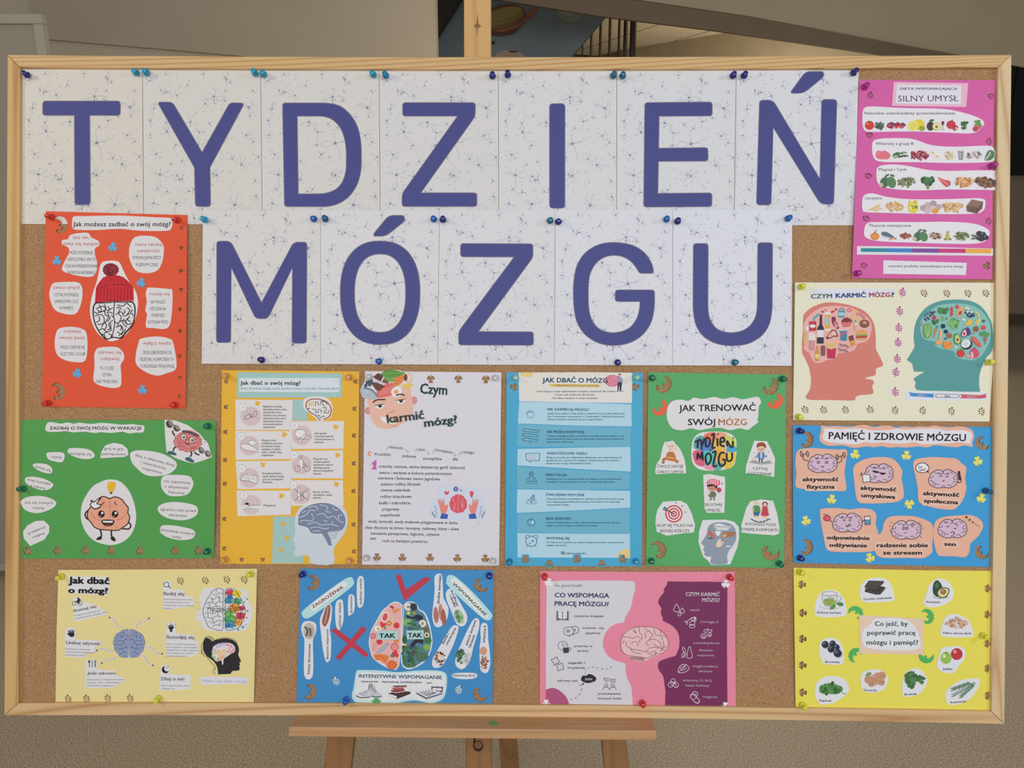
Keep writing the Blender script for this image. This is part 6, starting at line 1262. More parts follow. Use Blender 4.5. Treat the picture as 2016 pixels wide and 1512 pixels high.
for x, y in ((1195,345),(1215,330),(1235,318),(1255,330),(1188,370),(1210,362),(1232,348),(1252,318),(1200,382),(1222,372),(1240,338),(1268,314)): k.el(x, y, 9, 9, (44,50,84)); k.el(x-2,y-2,3,3,(120,130,160))
k.line([(1335,350),(1335,390)], 26, (120,160,100)); heap(k,1342,300,36,26,[(66,116,74),(80,132,84)],16,22,4); [k.el(1412+6*math.sin(i*1.9),280+i*7,9,9,(190,70,76)) for i in range(10)]; k.el(1458,272,16,16,(206,72,80)); k.line([(1458,258),(1464,248)],4,(60,110,60)); k.blob([(1455,330),(1470,290),(1495,270),(1512,285),(1505,330),(1480,356),(1462,352)], (226,160,110)); k.el(1484,322,13,20,(190,90,70),25); k.el(1484,322,5,9,(60,50,60),25)
[k.el(x,y,9,8,(44,52,88)) for x,y in ((1530,320),(1545,335),(1560,322),(1575,340),(1590,328),(1552,350),(1570,355),(1588,350),(1538,306),(1600,342))]; [k.el(x,y,12,9,(222,208,196)) for x,y in ((1535,278),(1550,286),(1510,375),(1520,382),(1545,312),(1580,315),(1448,605))]; k.line([(1612,312),(1640,340),(1640,375)], 11, (226,200,110)); k.line([(1650,372),(1620,395),(1604,412)], 15, (222,186,80)); k.line([(1645,375),(1640,405),(1620,420)], 12, (232,206,110))
k.blob([(1520,412),(1540,400),(1550,380),(1575,378),(1585,405),(1570,420),(1540,428)], (226,180,80)); leaves(k,1430,410,44,34,[(104,164,90),(84,144,76),(124,180,104)],42,24,22,6); k.line([(1432,400),(1434,465)],7,(150,190,130)); k.el(1268,362,17,20,(196,64,80)); k.poly(leaf(1265,402,50,28,-120),(54,104,70)); k.poly(leaf(1290,395,48,26,-60),(66,118,80)); k.el(1370,370,8,14,(96,150,84),30)
[k.el(x,y,r,r,(36,48,84)) for x,y,r in ((1342,432,19),(1365,478,17),(1363,536,8),(1680,390,11))]; k.el(1680,390,5,5,(140,150,170)); k.blob([(1180,430),(1200,412),(1230,412),(1248,440),(1245,500),(1225,530),(1200,532),(1180,500)], (110,160,86)); [k.line([(1212,525),(1212+d,470),(1212+d*1.3,425)],4,(170,204,140)) for d in (-18,-6,8,20)]
k.strip([(1285,455),(1262,530)], 22, (218,124,72), True); [k.line([(1285,455),(1290+d,425+abs(d)/3)],4,(90,140,80)) for d in (-4,8,18)]; k.line([(1325,465),(1322,520),(1315,560)], 22, (226,180,130)); k.el(1308,568,32,20,(224,160,100)); k.el(1380,590,40,34,(222,142,72)); k.line([(1345,600),(1390,590),(1410,565)],5,(190,110,50)); k.el(1395,512,24,22,(170,112,76)); [k.line([(1378+i*10,500),(1384+i*10,526)],3,(120,74,56)) for i in range(4)]
k.blob([(1432,530),(1445,498),(1465,496),(1492,540),(1490,575),(1460,585),(1438,570)], (76,130,66)); k.blob([(1440,530),(1450,506),(1464,504),(1484,542),(1480,568),(1460,576),(1444,564)], (190,206,120)); k.el(1462,546,13,14,(150,100,70)); k.blob([(1525,480),(1545,440),(1570,470),(1570,500),(1545,512)],(90,66,120)); k.blob([(1492,500),(1510,465),(1525,452),(1545,490),(1535,520),(1505,526)], (84,60,112)); k.blob([(1498,500),(1512,472),(1524,462),(1538,492),(1530,514),(1506,518)], (226,210,206)); k.el(1518,496,12,16,(206,70,90))
k.el(1618,456,23,24,(150,96,70),20); k.line([(1606,440),(1628,472)],4,(110,70,54)); k.el(1680,445,18,18,(212,78,72)); k.el(1600,492,8,7,(190,130,100)); k.el(1540,585,46,42,(64,52,56),-25); k.el(1532,578,40,34,(234,232,230),-25); k.el(1530,580,24,19,(196,206,214),-25); k.blob([(1578,525),(1600,522),(1645,560),(1662,606),(1630,598),(1590,560)], (206,96,84)); k.line([(1595,535),(1640,580)],4,(226,140,120))
k.line([(1692,520),(1694,585)],7,(190,90,110)); k.line([(1672,530),(1690,560)],5,(190,90,110)); k.line([(1712,530),(1698,560)],5,(190,90,110)); [k.poly(leaf(x,y,46,28,a),(92,150,84)) for x,y,a in ((1665,500,-120),(1690,495,-90),(1712,505,-60))]; k.el(1490,660,32,32,(210,62,62)); k.line([(1490,640),(1492,618)],5,(60,100,50)); k.poly(leaf(1478,634,24,9,200),(80,130,70)); k.poly(leaf(1506,632,24,9,-20),(80,130,70)); k.el(1604,660,38,40,(206,78,112)); k.poly([(1592,625),(1602,606),(1608,618),(1618,610),(1616,628)],(196,66,100)); k.blob([(1538,680),(1570,670),(1575,645),(1592,660),(1590,700),(1555,700)],(232,190,190)); [k.el(x,y,5,5,(180,40,70)) for x,y in ((1555,688),(1568,682),(1578,692),(1580,672),(1566,696))]; k.el(1165,420,8,9,(190,130,140)); k.el(1175,396,8,7,(206,160,150))
c = P.cut([(1032,970),(1120,975),(1400,980),(1712,985),(1712,1050),(1400,1054),(1030,1048)], (214,216,226), name='paper_strip'); k = P.on(c, 'picture')
k.poly([(1046,980),(1095,990),(1250,996),(1272,990),(1258,1010),(1268,1028),(1090,1018),(1060,1012),(1070,998)], (66,136,194)); k.poly([(1272,1012),(1290,996),(1465,1000),(1486,1014),(1465,1030),(1290,1028)], (70,90,96)); k.poly([(1279,1012),(1293,1000),(1463,1004),(1478,1014),(1463,1026),(1293,1024)], (216,216,222)); k.poly([(1484,1000),(1650,1008),(1706,994),(1694,1012),(1708,1028),(1660,1036),(1482,1034),(1498,1016)], (196,90,100))
k2 = P.on(c); k2.text('DIETA', 1162, 1008, 66, 17, (222,226,236), 1, 0.03); k2.text('DLA', 1378, 1015, 42, 19, (70,76,80), 0, 0.01); k2.text('MÓZGU', 1580, 1020, 78, 17, (232,210,214), 1, 0.03)
P.done()
# 9 bright blue poster, six brains
SB = (62, 150, 204); PE = (234, 172, 148); BP = (206, 178, 196); BK = (56, 38, 52)
P = Poster('poster', 'bright blue poster with six pink cartoon brains on peach shapes', (1540, 820, 4.235), [(88,72),(1745,88),(1730,1255),(92,1220)], SB,
  holes=[put(SWIRL, 200, 192, 62, -35), put(SWIRL, 1672, 222, 56, 95), put(SWIRL, 196, 1088, 62, -35), put(SWIRL, 1664, 1132, 56, 95)], l=0.003, r=0.0)
def wav(x0, y0, x1, y1, amp, n, seed):
    r = random.Random(seed); o = []
    for i in range(n): o.append((x0+(x1-x0)*i/n, y0+r.uniform(-amp, amp)))
    for i in range(3): o.append((x1+(15 if i == 1 else 0), y0+(y1-y0)*(0.2+0.3*i)))
    for i in range(n): o.append((x1-(x1-x0)*i/n, y1+r.uniform(-amp, amp)))
    for i in range(3): o.append((x0-(15 if i == 1 else 0), y1-(y1-y0)*(0.2+0.3*i)))
    return o
c = P.cut(wav(325, 82, 1585, 250, 11, 20, 3), PE, sm=3, name='paper_card'); c = P.cut(wav(350, 108, 1570, 222, 10, 18, 4), (218,216,226), sm=3, name='title_card', z=0.001)
P.on(c).text('PAMIĘĆ I ZDROWIE MÓZGU', 960, 166, 1145, 62, (46,46,54), 0.9, 0.02)
stickers(P, CLV, [(608,315,10),(1035,325,5),(1630,372,-15),(412,690,10),(1060,730,60),(1660,680,15),(198,868,-15),(732,1178,-20)], 45, (236,214,108), 'clover_sticker')
PB = [(0.0,-0.8),(0.22,-1.0),(0.5,-0.98),(0.72,-0.78),(0.9,-0.6),(0.98,-0.3),(1.0,0.0),(1.0,0.3),(0.9,0.6),(0.72,0.82),(0.45,0.98),(0.15,0.92),(-0.1,0.95),(-0.4,0.98),(-0.65,0.85),(-0.88,0.65),(-0.98,0.35),(-1.0,0.05),(-0.9,-0.2),(-0.85,-0.5),(-0.68,-0.75),(-0.42,-0.95),(-0.18,-0.95)]
def mascot(k, cx, cy, rx, ry):
    q = [(cx+rx*a, cy+ry*b_) for a, b_ in PB]
    k.poly(offset(smooth(q, 3), 6), BK); k.blob(q, BP)
    for p in ([(0,-.8),(-.05,-.6),(-.2,-.5)],[(0,-.8),(.08,-.55),(.25,-.55),(.4,-.7)],[(-.6,-.75),(-.45,-.6),(-.3,-.75)],[(.5,-.9),(.6,-.65),(.75,-.6)],[(-.9,-.1),(-.75,-.15),(-.7,-.4)],[(-.95,.2),(-.75,.2),(-.7,.4),(-.5,.45)],[(.95,0),(.8,.05),(.72,-.2)],[(.98,.3),(.78,.3),(.7,.55)],[(-.6,.8),(-.5,.6),(-.25,.65)],[(.6,.85),(.5,.68),(.3,.72)],[(-.1,.9),(0,.75),(.15,.9)],[(.8,-.4),(.88,-.2)],[(-.8,.6),(-.65,.6)]): k.line([(cx+rx*a, cy+ry*b_) for a, b_ in p], 4.5, BK)
def card(pts, txt, tx, ty, ws, lab, rot=2):
    c = P.cut(pts, PE, name='peach_cutout', wave=0, sm=4, label=lab); k = P.on(c, 'picture')
    for i, (t, w_) in enumerate(zip(txt, ws)): k.poly(rounded(rect(tx-w_/2-18, ty+i*62-26+i*3, tx+w_/2+18, ty+i*62+34+i*3), 26), (236,184,164))
    for i, (t, w_) in enumerate(zip(txt, ws)): P.on(c).text(t, tx, ty+i*62, w_, 34, (48,42,50), rot, 0.03)
    return k
CCW = [(120,300),(160,270),(260,264),(360,270),(460,275),(520,272),(542,300),(530,380),(520,480),(535,580),(520,620),(430,618),(300,612),(180,605),(112,580),(118,480),(110,390)]
k = card(CCW, ['aktywność','fizyczna'], 320, 522, (302,236), 'peach cut-out of a brain lifting dumbbells', 0)
k.line([(222,372),(175,355),(180,320)],7,BK); k.line([(452,388),(495,372),(490,330)],7,BK); mascot(k, 336, 392, 118, 74)
for x, y, s_ in ((160,312,1),(212,312,1),(460,338,1),(516,322,1)): k.ring(x,y,9,22,6,BK,-10)
k.line([(165,315),(210,312)],6,BK); k.line([(462,338),(514,324)],6,BK); [k.ring(x,382,10,9,6,BK) for x in (302,370)]; k.line([(325,410),(338,424),(350,410)],6,BK); k.line([(280,358),(305,346)],7,BK); k.line([(362,348),(386,352)],7,BK)
k = card([(590,440),(620,390),(700,352),(800,338),(900,345),(950,375),(1000,450),(995,520),(1010,600),(1012,670),(960,710),(850,722),(720,725),(640,715),(612,650),(600,540)], ['aktywność','umysłowa'], 802, 600, (302,284), 'peach cut-out of a brain in glasses reading a page', 3)
mascot(k, 805, 474, 116, 76); k.line([(752,452),(775,466),(800,462),(820,472),(845,480),(862,470)],8,BK); k.blob([(758,450),(800,458),(795,472),(768,468)],BK); k.blob([(815,468),(858,470),(848,486),(822,482)],BK); k.line([(765,490),(775,508),(788,498)],6,BK); k.line([(760,432),(785,424)],7,BK); k.line([(840,432),(860,438)],7,BK)
k.poly([(665,478),(732,484),(738,545),(672,552)],BK); k.poly([(671,484),(727,489),(732,540),(677,546)],(224,222,228)); k.line([(652,495),(665,465)],7,BK)
k = card([(1090,400),(1120,355),(1250,338),(1380,345),(1450,352),(1500,395),(1535,430),(1525,520),(1535,600),(1510,690),(1470,740),(1425,775),(1300,768),(1180,735),(1135,700),(1130,600),(1110,500)], ['aktywność','społeczna'], 1325, 645, (304,288), 'peach cut-out of a brain holding a phone with a speech bubble', 3)
mascot(k, 1340, 520, 118, 74); k.el(1168,428,58,44,BK); k.poly([(1190,455),(1225,472),(1215,440)],BK); k.el(1168,428,52,38,(226,224,228)); k.text('Co', 1150, 420, 34, 22, BK, -10, 0.03); k.text('tam?', 1170, 442, 56, 18, BK, -10, 0.03); k.line([(1205,400),(1208,415)],5,BK)
k.poly([(1462,462),(1482,450),(1492,528),(1470,532)],(60,52,60)); k.line([(1462,548),(1490,545),(1488,500)],7,BK); k.line([(1310,500),(1325,492),(1335,502)],6,BK); k.line([(1362,505),(1375,496),(1385,508)],6,BK); k.line([(1336,532),(1345,542),(1352,530)],5,BK); k.line([(1300,478),(1320,470)],6,BK); k.line([(1372,475),(1392,482)],6,BK)
k = card([(315,800),(330,770),(450,762),(560,775),(650,765),(740,775),(785,820),(780,900),(800,980),(770,1050),(780,1110),(700,1130),(560,1130),(440,1128),(370,1105),(345,1000),(325,900)], ['odpowiednie','odżywianie'], 550, 1010, (358,318), 'peach cut-out of a brain with an apple and a glass', 1)
k.line([(415,880),(395,865)],7,BK); k.line([(660,885),(690,860)],7,BK); mascot(k, 542, 886, 120, 76); k.el(374,848,32,26,BK); k.el(374,848,27,21,(222,84,96)); k.line([(374,828),(365,815),(345,818)],5,BK); k.poly([(682,832),(735,828),(738,900),(690,906)],BK); k.poly([(688,838),(729,834),(732,858),(690,860)],(232,226,228)); k.poly([(690,862),(732,860),(733,896),(694,900)],(72,150,196))
for x in (518, 565): k.line([(x-12,866),(x,860),(x+12,866)],6,BK); k.line([(x,868),(x,878)],6,BK)
k.line([(532,900),(540,920),(552,905)],6,BK); k.ring(562,905,9,10,5,BK); k.line([(490,850),(512,838)],7,BK); k.line([(560,842),(580,848)],7,BK)
k = card([(770,1010),(830,960),(850,880),(900,835),(1000,828),(1100,832),(1190,860),(1250,900),(1258,980),(1250,1080),(1250,1130),(1180,1180),(1050,1178),(900,1180),(800,1165),(765,1090)], ['radzenie sobie','ze stresem'], 1002, 1072, (428,328), 'peach cut-out of a sweating worried brain', 0)
mascot(k, 1032, 946, 120, 76); [k.ring(x,932,9,11,6,BK) for x in (1012,1040)]; k.line([(1015,970),(1035,970)],5,BK); k.line([(1078,912),(1086,890),(1096,912),(1086,920),(1078,912)],5,BK); [k.line([(x,y),(x+a,y+b_)],5,BK) for x,y,a,b_ in ((905,890,12,-10),(895,920,4,-12),(1140,880,12,10),(1158,900,8,14),(1170,925,2,12),(900,945,3,10),(1160,1000,-8,10))]; k.line([(1000,905),(1018,902)],5,BK)
k = card([(1262,930),(1290,860),(1380,832),(1480,825),(1560,820),(1640,850),(1675,910),(1640,990),(1570,1060),(1562,1120),(1525,1172),(1430,1165),(1310,1160),(1280,1110),(1262,1030)], ['sen'], 1400, 1062, (98,), 'peach cut-out of a sleeping brain', 3)
mascot(k, 1418, 934, 118, 76); k.line([(1370,912),(1380,922),(1392,910)],6,BK); k.line([(1432,930),(1442,938),(1452,926)],6,BK); k.line([(1402,970),(1420,962),(1438,972),(1425,985)],6,BK); k.line([(1360,885),(1375,880)],6,BK); k.line([(1445,900),(1470,912)],6,BK)
k.text('z', 1540, 835, 26, 28, BK, 40, 0.03); k.text('z', 1565, 858, 22, 24, BK, 40, 0.03); k.text('z', 1590, 878, 20, 20, BK, 40, 0.03); [k.el(x,y,4,4,BK) for x,y in ((1610,895),(1624,905),(1638,914))]
P.done()

# 10 lemon yellow poster, what to eat
P = Poster('poster', 'lemon yellow poster with food pictures around a pink title card', (1540, 1100, 4.235), [(94,75),(600,84),(1200,96),(1742,100),(1735,1272),(1150,1262),(112,1245)], (228, 212, 88),
  holes=holes_of(CLV, [(165,215,95),(172,452,95),(170,668,95),(170,888,95),(172,1115,95),(1718,248,95),(1715,465,95),(1714,708,95),(1716,915,95),(1718,1142,95)], 38), l=0.004, r=0.0, base=0.0018)
for x, y, rot in ((612,452,-100),(1208,480,-55),(612,805,180),(1202,815,70)): P.cut(put(SWIRL, x, y, 58, rot), (84,172,92), 'swirl_sticker', grid=0)
c = P.cut([(640,470),(1182,498),(1178,800),(642,792)], (232,196,172), name='title_card'); c = P.cut([(770,500),(880,494),(1000,500),(1070,530),(1125,600),(1152,690),(1140,745),(1060,765),(860,762),(720,745),(675,710),(665,640),(680,590),(740,540)], (218,219,226), sm=4, z=0.0009)
k = P.on(c); TG = (70,96,90)
for t, x, y, w_ in (('Co jeść, by',910,540,276),('poprawić pracę',910,615,402),('mózgu i pamięć?',918,696,432)): k.text(t, x, y, w_, 40, TG, 0, 0.02)
def dish(pts, txt, tx, ty, tw, rot, lab):
    c = P.cut(pts, (216,217,222), sm=5, name='food_cutout', label=lab); P.on(c).text(txt, tx, ty, tw, 18, (62,60,54), rot, 0.02); return P.on(c, 'picture')
k = dish([(270,420),(290,330),(340,270),(410,260),(470,280),(520,350),(535,430),(520,475),(400,488),(290,478)], 'Zielona herbata', 389, 448, 204, 1, 'cut-out of a glass cup of green tea')
k.el(405,392,98,32,(196,200,200)); k.el(405,386,86,25,(222,224,224)); k.poly(smooth([(330,295),(335,350),(360,395),(430,395),(455,345),(460,295)],4,False), (206,210,206)); k.ring(395,292,64,18,4,(110,120,116)); k.line([(332,295),(338,350),(362,396),(428,396),(452,350),(458,298)],4,(130,140,134)); k.blob([(345,345),(390,335),(442,348),(432,388),(362,388)],(150,166,84)); heap(k,392,340,40,22,[(120,140,60),(96,124,70),(160,166,90)],7,24,2,0.5); k.line([(458,310),(490,320),(480,350),(450,352)],5,(150,160,156)); k.poly(leaf(482,378,66,34,10),(84,136,70)); k.poly(leaf(422,405,64,30,-35),(96,146,80)); k.line([(458,372),(508,388)],2.5,(60,104,54))
k = dish([(648,280),(660,215),(720,168),(810,158),(880,180),(920,250),(935,320),(925,350),(820,362),(690,362),(655,330)], 'Gorzka czekolada', 795, 330, 236, -3, 'cut-out of stacked dark chocolate')
CH = ((64,56,54),(88,78,74),(50,44,44))
k.poly([(690,258),(770,262),(808,290),(790,302),(688,276)],CH[2]); k.poly([(690,250),(800,222),(862,238),(812,292),(700,262)],CH[0]); k.poly([(708,262),(812,292),(862,240),(860,252),(815,302),(706,272)],CH[1]); k.poly([(688,232),(722,184),(850,192),(838,212),(782,250),(686,244)],CH[1]); k.poly([(688,228),(722,182),(852,186),(800,238)],CH[0]); k.poly([(702,224),(730,190),(836,194),(796,230)],CH[1]); k.poly([(716,220),(736,196),(816,200),(788,224)],(78,70,66))
k = dish([(1180,375),(1195,310),(1220,230),(1270,175),(1330,165),(1390,200),(1425,260),(1420,330),(1370,375),(1290,402),(1210,402)], 'Awokado', 1258, 360, 122, 2, 'cut-out of a whole and a halved avocado')
k.blob([(1255,240),(1268,195),(1295,180),(1325,210),(1338,260),(1325,305),(1290,318),(1260,290)],(52,74,54)); k.blob([(1272,240),(1282,205),(1296,198),(1305,240)],(80,110,78)); k.blob([(1290,285),(1310,250),(1350,238),(1392,250),(1388,295),(1355,328),(1312,325)],(78,92,50)); k.blob([(1298,285),(1316,256),(1350,246),(1384,256),(1380,292),(1350,318),(1316,316)],(214,210,140)); k.el(1342,275,26,24,(150,108,84)); k.el(1336,268,9,8,(190,150,124)); k.line([(1255,315),(1300,330),(1390,322)],5,(120,124,120))
k = dish([(1325,640),(1330,560),(1360,490),(1410,462),(1480,470),(1550,510),(1585,580),(1592,640),(1560,652),(1430,655)], 'Pełne ziarna zbóż', 1459, 620, 236, 1, 'cut-out of a heap of cereal grains')
q = random.Random(4)
for i in range(110):
    a = q.uniform(0,6.28); u = math.sqrt(q.random()); k.poly(leaf(1455+95*u*math.cos(a), 538+48*u*math.sin(a)*(1-0.3*abs(math.cos(a))), 24, 8, q.uniform(-60,60)), q.choice([(196,150,116),(222,184,150),(170,124,94),(208,166,132)]))
k = dish([(310,720),(340,675),(400,658),(460,675),(500,730),(512,800),(505,875),(420,882),(345,870),(312,800)], 'Borówka', 420, 860, 122, 1, 'cut-out of dark blueberries')
for x, y, r in ((358,715,30),(420,708,27),(452,738,26),(408,752,30),(462,788,34)): k.el(x+8,y+10,r,r*.9,(170,172,178)); k.el(x, y, r, r, (44,50,64)); k.el(x-r*.3,y-r*.3,r*.45,r*.4,(92,100,120)); k.ring(x+3,y+2,r*.28,r*.24,3,(24,28,40))
k = dish([(1290,870),(1310,800),(1330,745),(1400,732),(1480,732),(1525,770),(1520,830),(1470,900),(1430,950),(1370,952),(1310,930),(1290,900)], 'Jabłka', 1379, 918, 82, 1, 'cut-out of a green and a red apple')
k.el(1455,795,49,50,(184,56,62)); k.el(1440,775,14,16,(226,140,138)); k.line([(1450,750),(1458,760)],5,(90,60,40)); k.el(1366,828,46,50,(146,186,84)); k.el(1350,812,14,16,(206,224,160)); k.line([(1366,770),(1370,785)],5,(110,100,60)); k.el(1366,786,16,5,(110,150,60))
k = dish([(655,980),(680,940),(760,922),(830,932),(878,980),(880,1030),(850,1085),(780,1115),(710,1115),(665,1080),(655,1030)], 'Orzechy', 735, 1095, 108, 1, 'cut-out of walnuts')
k.poly(leaf(720,965,60,34,150),(120,150,96)); k.el(716,1008,32,32,(190,140,112)); k.el(798,975,34,28,(196,146,118))
for x, y, rx, ry in ((768,1012,40,44),(834,975,30,32),(828,1030,26,26),(742,1048,24,18)): k.el(x,y,rx,ry,(204,158,124)); [k.line([(x-rx*.6+j*rx*.4,y-ry*.6),(x-rx*.5+j*rx*.34,y),(x-rx*.6+j*rx*.4,y+ry*.6)],4,(136,92,70)) for j in range(4)]; k.ring(x,y,rx,ry,3,(160,112,84))
k = dish([(1000,1100),(1005,1010),(1030,950),(1090,915),(1150,925),(1200,980),(1202,1050),(1150,1120),(1080,1150),(1015,1145)], 'Brokuły', 1071, 1128, 102, -3, 'cut-out of broccoli')
k.line([(1100,1000),(1150,1030),(1172,1052)],22,(170,196,130)); k.line([(1060,1010),(1070,1070)],20,(110,140,90)); heap(k,1072,1005,46,72,[(66,110,66),(84,130,80),(54,94,58)],17,46,2); heap(k,1156,1005,30,28,[(66,110,66),(84,130,80),(54,94,58)],13,18,3)
k = dish([(272,1110),(285,1040),(340,990),(420,978),(500,995),(548,1050),(552,1110),(500,1160),(420,1205),(330,1215),(285,1170)], 'Szpinak', 361, 1182, 104, 2, 'cut-out of spinach leaves')
leaves(k,408,1085,88,46,[(62,110,58),(78,130,70),(54,96,54),(92,146,80)],62,34,34,7); [k.line([(480+i*10,1105+i*5),(520+i*6,1130)],3,(110,150,84)) for i in range(4)]
k = dish([(1362,1160),(1370,1100),(1430,1045),(1500,1010),(1580,998),(1642,1005),(1640,1060),(1600,1130),(1530,1190),(1430,1220),(1380,1205)], 'Rozmaryn', 1469, 1192, 132, -5, 'cut-out of a rosemary sprig')
for x0, y0, x1, y1 in ((1600,1040,1425,1140),(1590,1060,1490,1150),(1560,1040,1420,1090)):
    for i in range(12):
        t = i/11; x = x0+(x1-x0)*t; y = y0+(y1-y0)*t
        k.poly(leaf(x,y-6,40,7,-150-10*(i%3)),(74,116,84)); k.poly(leaf(x,y+8,40,7,140+12*(i%3)),(96,136,100))
P.done()

# 11 pink landscape poster
PKP = (232, 132, 156)
P = Poster('poster', 'pink landscape poster with torn grey and plum halves around a brain', (1040, 1110, 4.58), [(106,66),(1000,72),(1862,70),(1872,1292),(1000,1280),(104,1268)], PKP, l=0.002, r=0.002)
LG = (206,204,210)
c = P.cut(smooth([(166,155),(500,150),(800,152),(950,158)],3,False)+smooth([(966,180),(960,215),(964,240),(945,290),(930,380),(900,440),(875,480),(866,528)],4,False)+smooth([(810,535),(740,570),(690,640),(672,720),(690,790),(730,840),(780,870),(868,895)],4,False)+smooth([(880,920),(878,960),(895,1040),(925,1100),(935,1160),(942,1272)],3,False)+[(158,1266),(160,700)], LG, name='grey_paper_half', label='grey torn paper half with icons and black text'); k = P.on(c, 'picture'); k2 = P.on(c)
k.poly([(158,1135)]+smooth([(200,1120),(250,1125),(310,1165),(350,1215),(370,1266)],4,False)+[(158,1266)], (172,84,124))
IK = (64,62,70)
k2.text('for good health', 363, 194, 246, 26, (110,106,116)); k2.text('CO WSPOMAGA', 484, 283, 492, 42, (72,62,120), 0.6, 0.02); k2.text('PRACĘ MÓZGU?', 482, 360, 488, 42, (72,62,120), 0.8, 0.02)
for t, x, y, w_, al in (('czytanie książek',547,470,268,0),('uczenie  się',585,577,190,0),('języków',584,623,134,0),('przerwy w',497,741,166,0),('pracy',497,783,96,0),('zagadki i',436,892,154,0),('krzyżówki',436,936,158,0),('zdrowy sen',353,1053,184,0),('poznawanie',732,1170,202,0),('nowych ludzi',732,1213,212,0)): k2.text(t, x, y, w_, 20, (84,80,88), 0.5, 0.006)
k.poly([(254,430),(266,426),(308,440),(352,428),(366,432),(366,512),(310,508),(252,512)],IK); k.poly(smooth([(268,430),(290,432),(306,446)],3,False)+[(306,500),(270,492)],(214,212,218)); k.poly([(312,446)]+smooth([(330,430),(350,430)],3,False)+[(350,492),(312,500)],(214,212,218)); k.line([(258,440),(258,506),(306,504)],3,(200,198,204),False); k.line([(361,440),(361,506),(314,504)],3,(200,198,204),False)
k.ring(418,597,38,34,5,IK); k.line([(400,626),(396,642),(412,630)],5,IK); k.el(365,608,46,42,LG); k.ring(365,608,46,40,5,IK); k.line([(350,644),(376,652),(374,640)],5,IK); k2.text('あ', 360, 606, 34, 26, IK); k2.text('A', 420, 596, 24, 26, IK)
k.ring(312,738,44,40,4.5,(100,98,108)); k.line([(312,705),(312,738),(325,738)],4,IK); [k.line([(332+i*12,722),(334+i*12,740)],3,IK) for i in range(2)]; k.poly(rounded([(312,755),(368,755),(366,804),(316,806)],6),IK); k.ring(372,768,12,12,5,IK)
for cx, cy, r in ((245,876,30),(288,930,30)):
    pts = []
    for i in range(40):
        a = i*math.pi/20; rr = r*(1+0.28*math.sin(4*a+0.5+cx)); pts.append((cx+rr*math.cos(a), cy+rr*math.sin(a)))
    k.line(pts, 5, IK, False, True)
k.blob([(476,1040),(490,1010),(525,1008),(545,994),(580,1002),(612,1030),(605,1056),(575,1068),(540,1076),(505,1068),(484,1058)],(40,38,44)); k2.text('zzz', 543, 1036, 70, 24, (216,214,220), 0, 0.03, 0.2); k.el(496,1083,8,7,(40,38,44)); k.el(480,1095,5,5,(40,38,44)); k.el(460,1097,4,4,(40,38,44))
dp = smooth([(512,990),(520,960),(550,938),(600,932),(650,945),(700,950),(745,932),(772,902)],6,False)
for i in range(0, len(dp)-3, 5): k.strip(dp[i:i+3], 5, IK)
dp = smooth([(490,1075),(484,1130),(462,1180),(420,1215),(375,1225)],8,False)
for i in range(0, len(dp)-4, 7): k.strip(dp[i:i+4], 5, IK)
for x in (702, 764): k.ring(x,1098,15,15,4,IK); k.ring(x,1136,28,26,4,IK,0,180,360)
k.line([(680,1030),(728,1034),(724,1058),(708,1056),(712,1070),(702,1056),(684,1052),(680,1030)],4,IK,False); k.line([(740,1040),(792,1044),(788,1066),(756,1064),(744,1076),(746,1062),(740,1040)],4,IK,False); k.line([(690,1042),(718,1044)],3,IK); k.line([(752,1052),(780,1055)],3,IK)
PL = (116,46,88); WT = (220,206,216)
c = P.cut([(1258,158),(1500,162),(1600,160),(1796,168),(1792,700),(1796,1290),(1234,1280)]+smooth([(1238,1150),(1225,1060),(1215,1010),(1180,960),(1170,920),(1180,885),(1230,860),(1330,830)],4,False)+smooth([(1360,760),(1364,690),(1350,620),(1300,560),(1215,515)],4,False)+smooth([(1210,480),(1195,440),(1200,400),(1172,350),(1190,300),(1225,255),(1222,230),(1245,200)],4,False), PL, name='plum_paper_half', label='plum torn paper half with icons and white text'); k = P.on(c, 'picture'); k2 = P.on(c)
k2.text('CZYM KARMIĆ', 1572, 273, 308, 34, (226,216,222), 0.8, 0.028); k2.text('MÓZG?', 1646, 325, 160, 34, (226,216,222), 0.8, 0.028)
for t, x, y, w_ in (('woda',1500,414,92),('Omega-3',1632,522,162),('antyoksydanty',1608,712,240),('tłuszcze',1600,777,128),('nasycone',1600,823,154),('węglowodany',1597,922,232),('złożone',1597,967,124),('witaminy D, B12,',1527,1050,268),('kwas foliowy',1526,1096,212),('magnez',1639,1198,132)): k2.text(t, x, y, w_, 21, (216,196,208), 0.8, 0.016)
def drop(x, y, r): k.line([(x,y-r*1.5),(x-r*.8,y-r*.1),(x-r*.8,y+r*.6),(x,y+r),(x+r*.8,y+r*.6),(x+r*.8,y-r*.1),(x,y-r*1.5)],4.5,WT)
drop(1337,405,30); drop(1390,425,20); drop(1364,455,15)
k.ring(1490,498,20,16,4.5,WT); k.ring(1478,535,26,18,4.5,WT,-20); k.ring(1478,562,26,15,4.5,WT); k.line([(1405,520),(1430,530),(1432,552),(1425,512)],4.5,WT); k.line([(1430,525),(1455,500),(1490,482),(1512,485),(1510,520)],4.5,WT); k.ring(1496,496,6,6,4,WT)
k.ring(1580,652,24,22,4.5,WT); k.ring(1580,656,10,9,4,WT); k.ring(1600,606,16,14,4.5,WT); k.ring(1634,640,17,16,4.5,WT); k.ring(1634,644,7,6,3,WT); k.line([(1612,600),(1620,585),(1632,600),(1656,595),(1648,618),(1630,616)],4.5,WT)
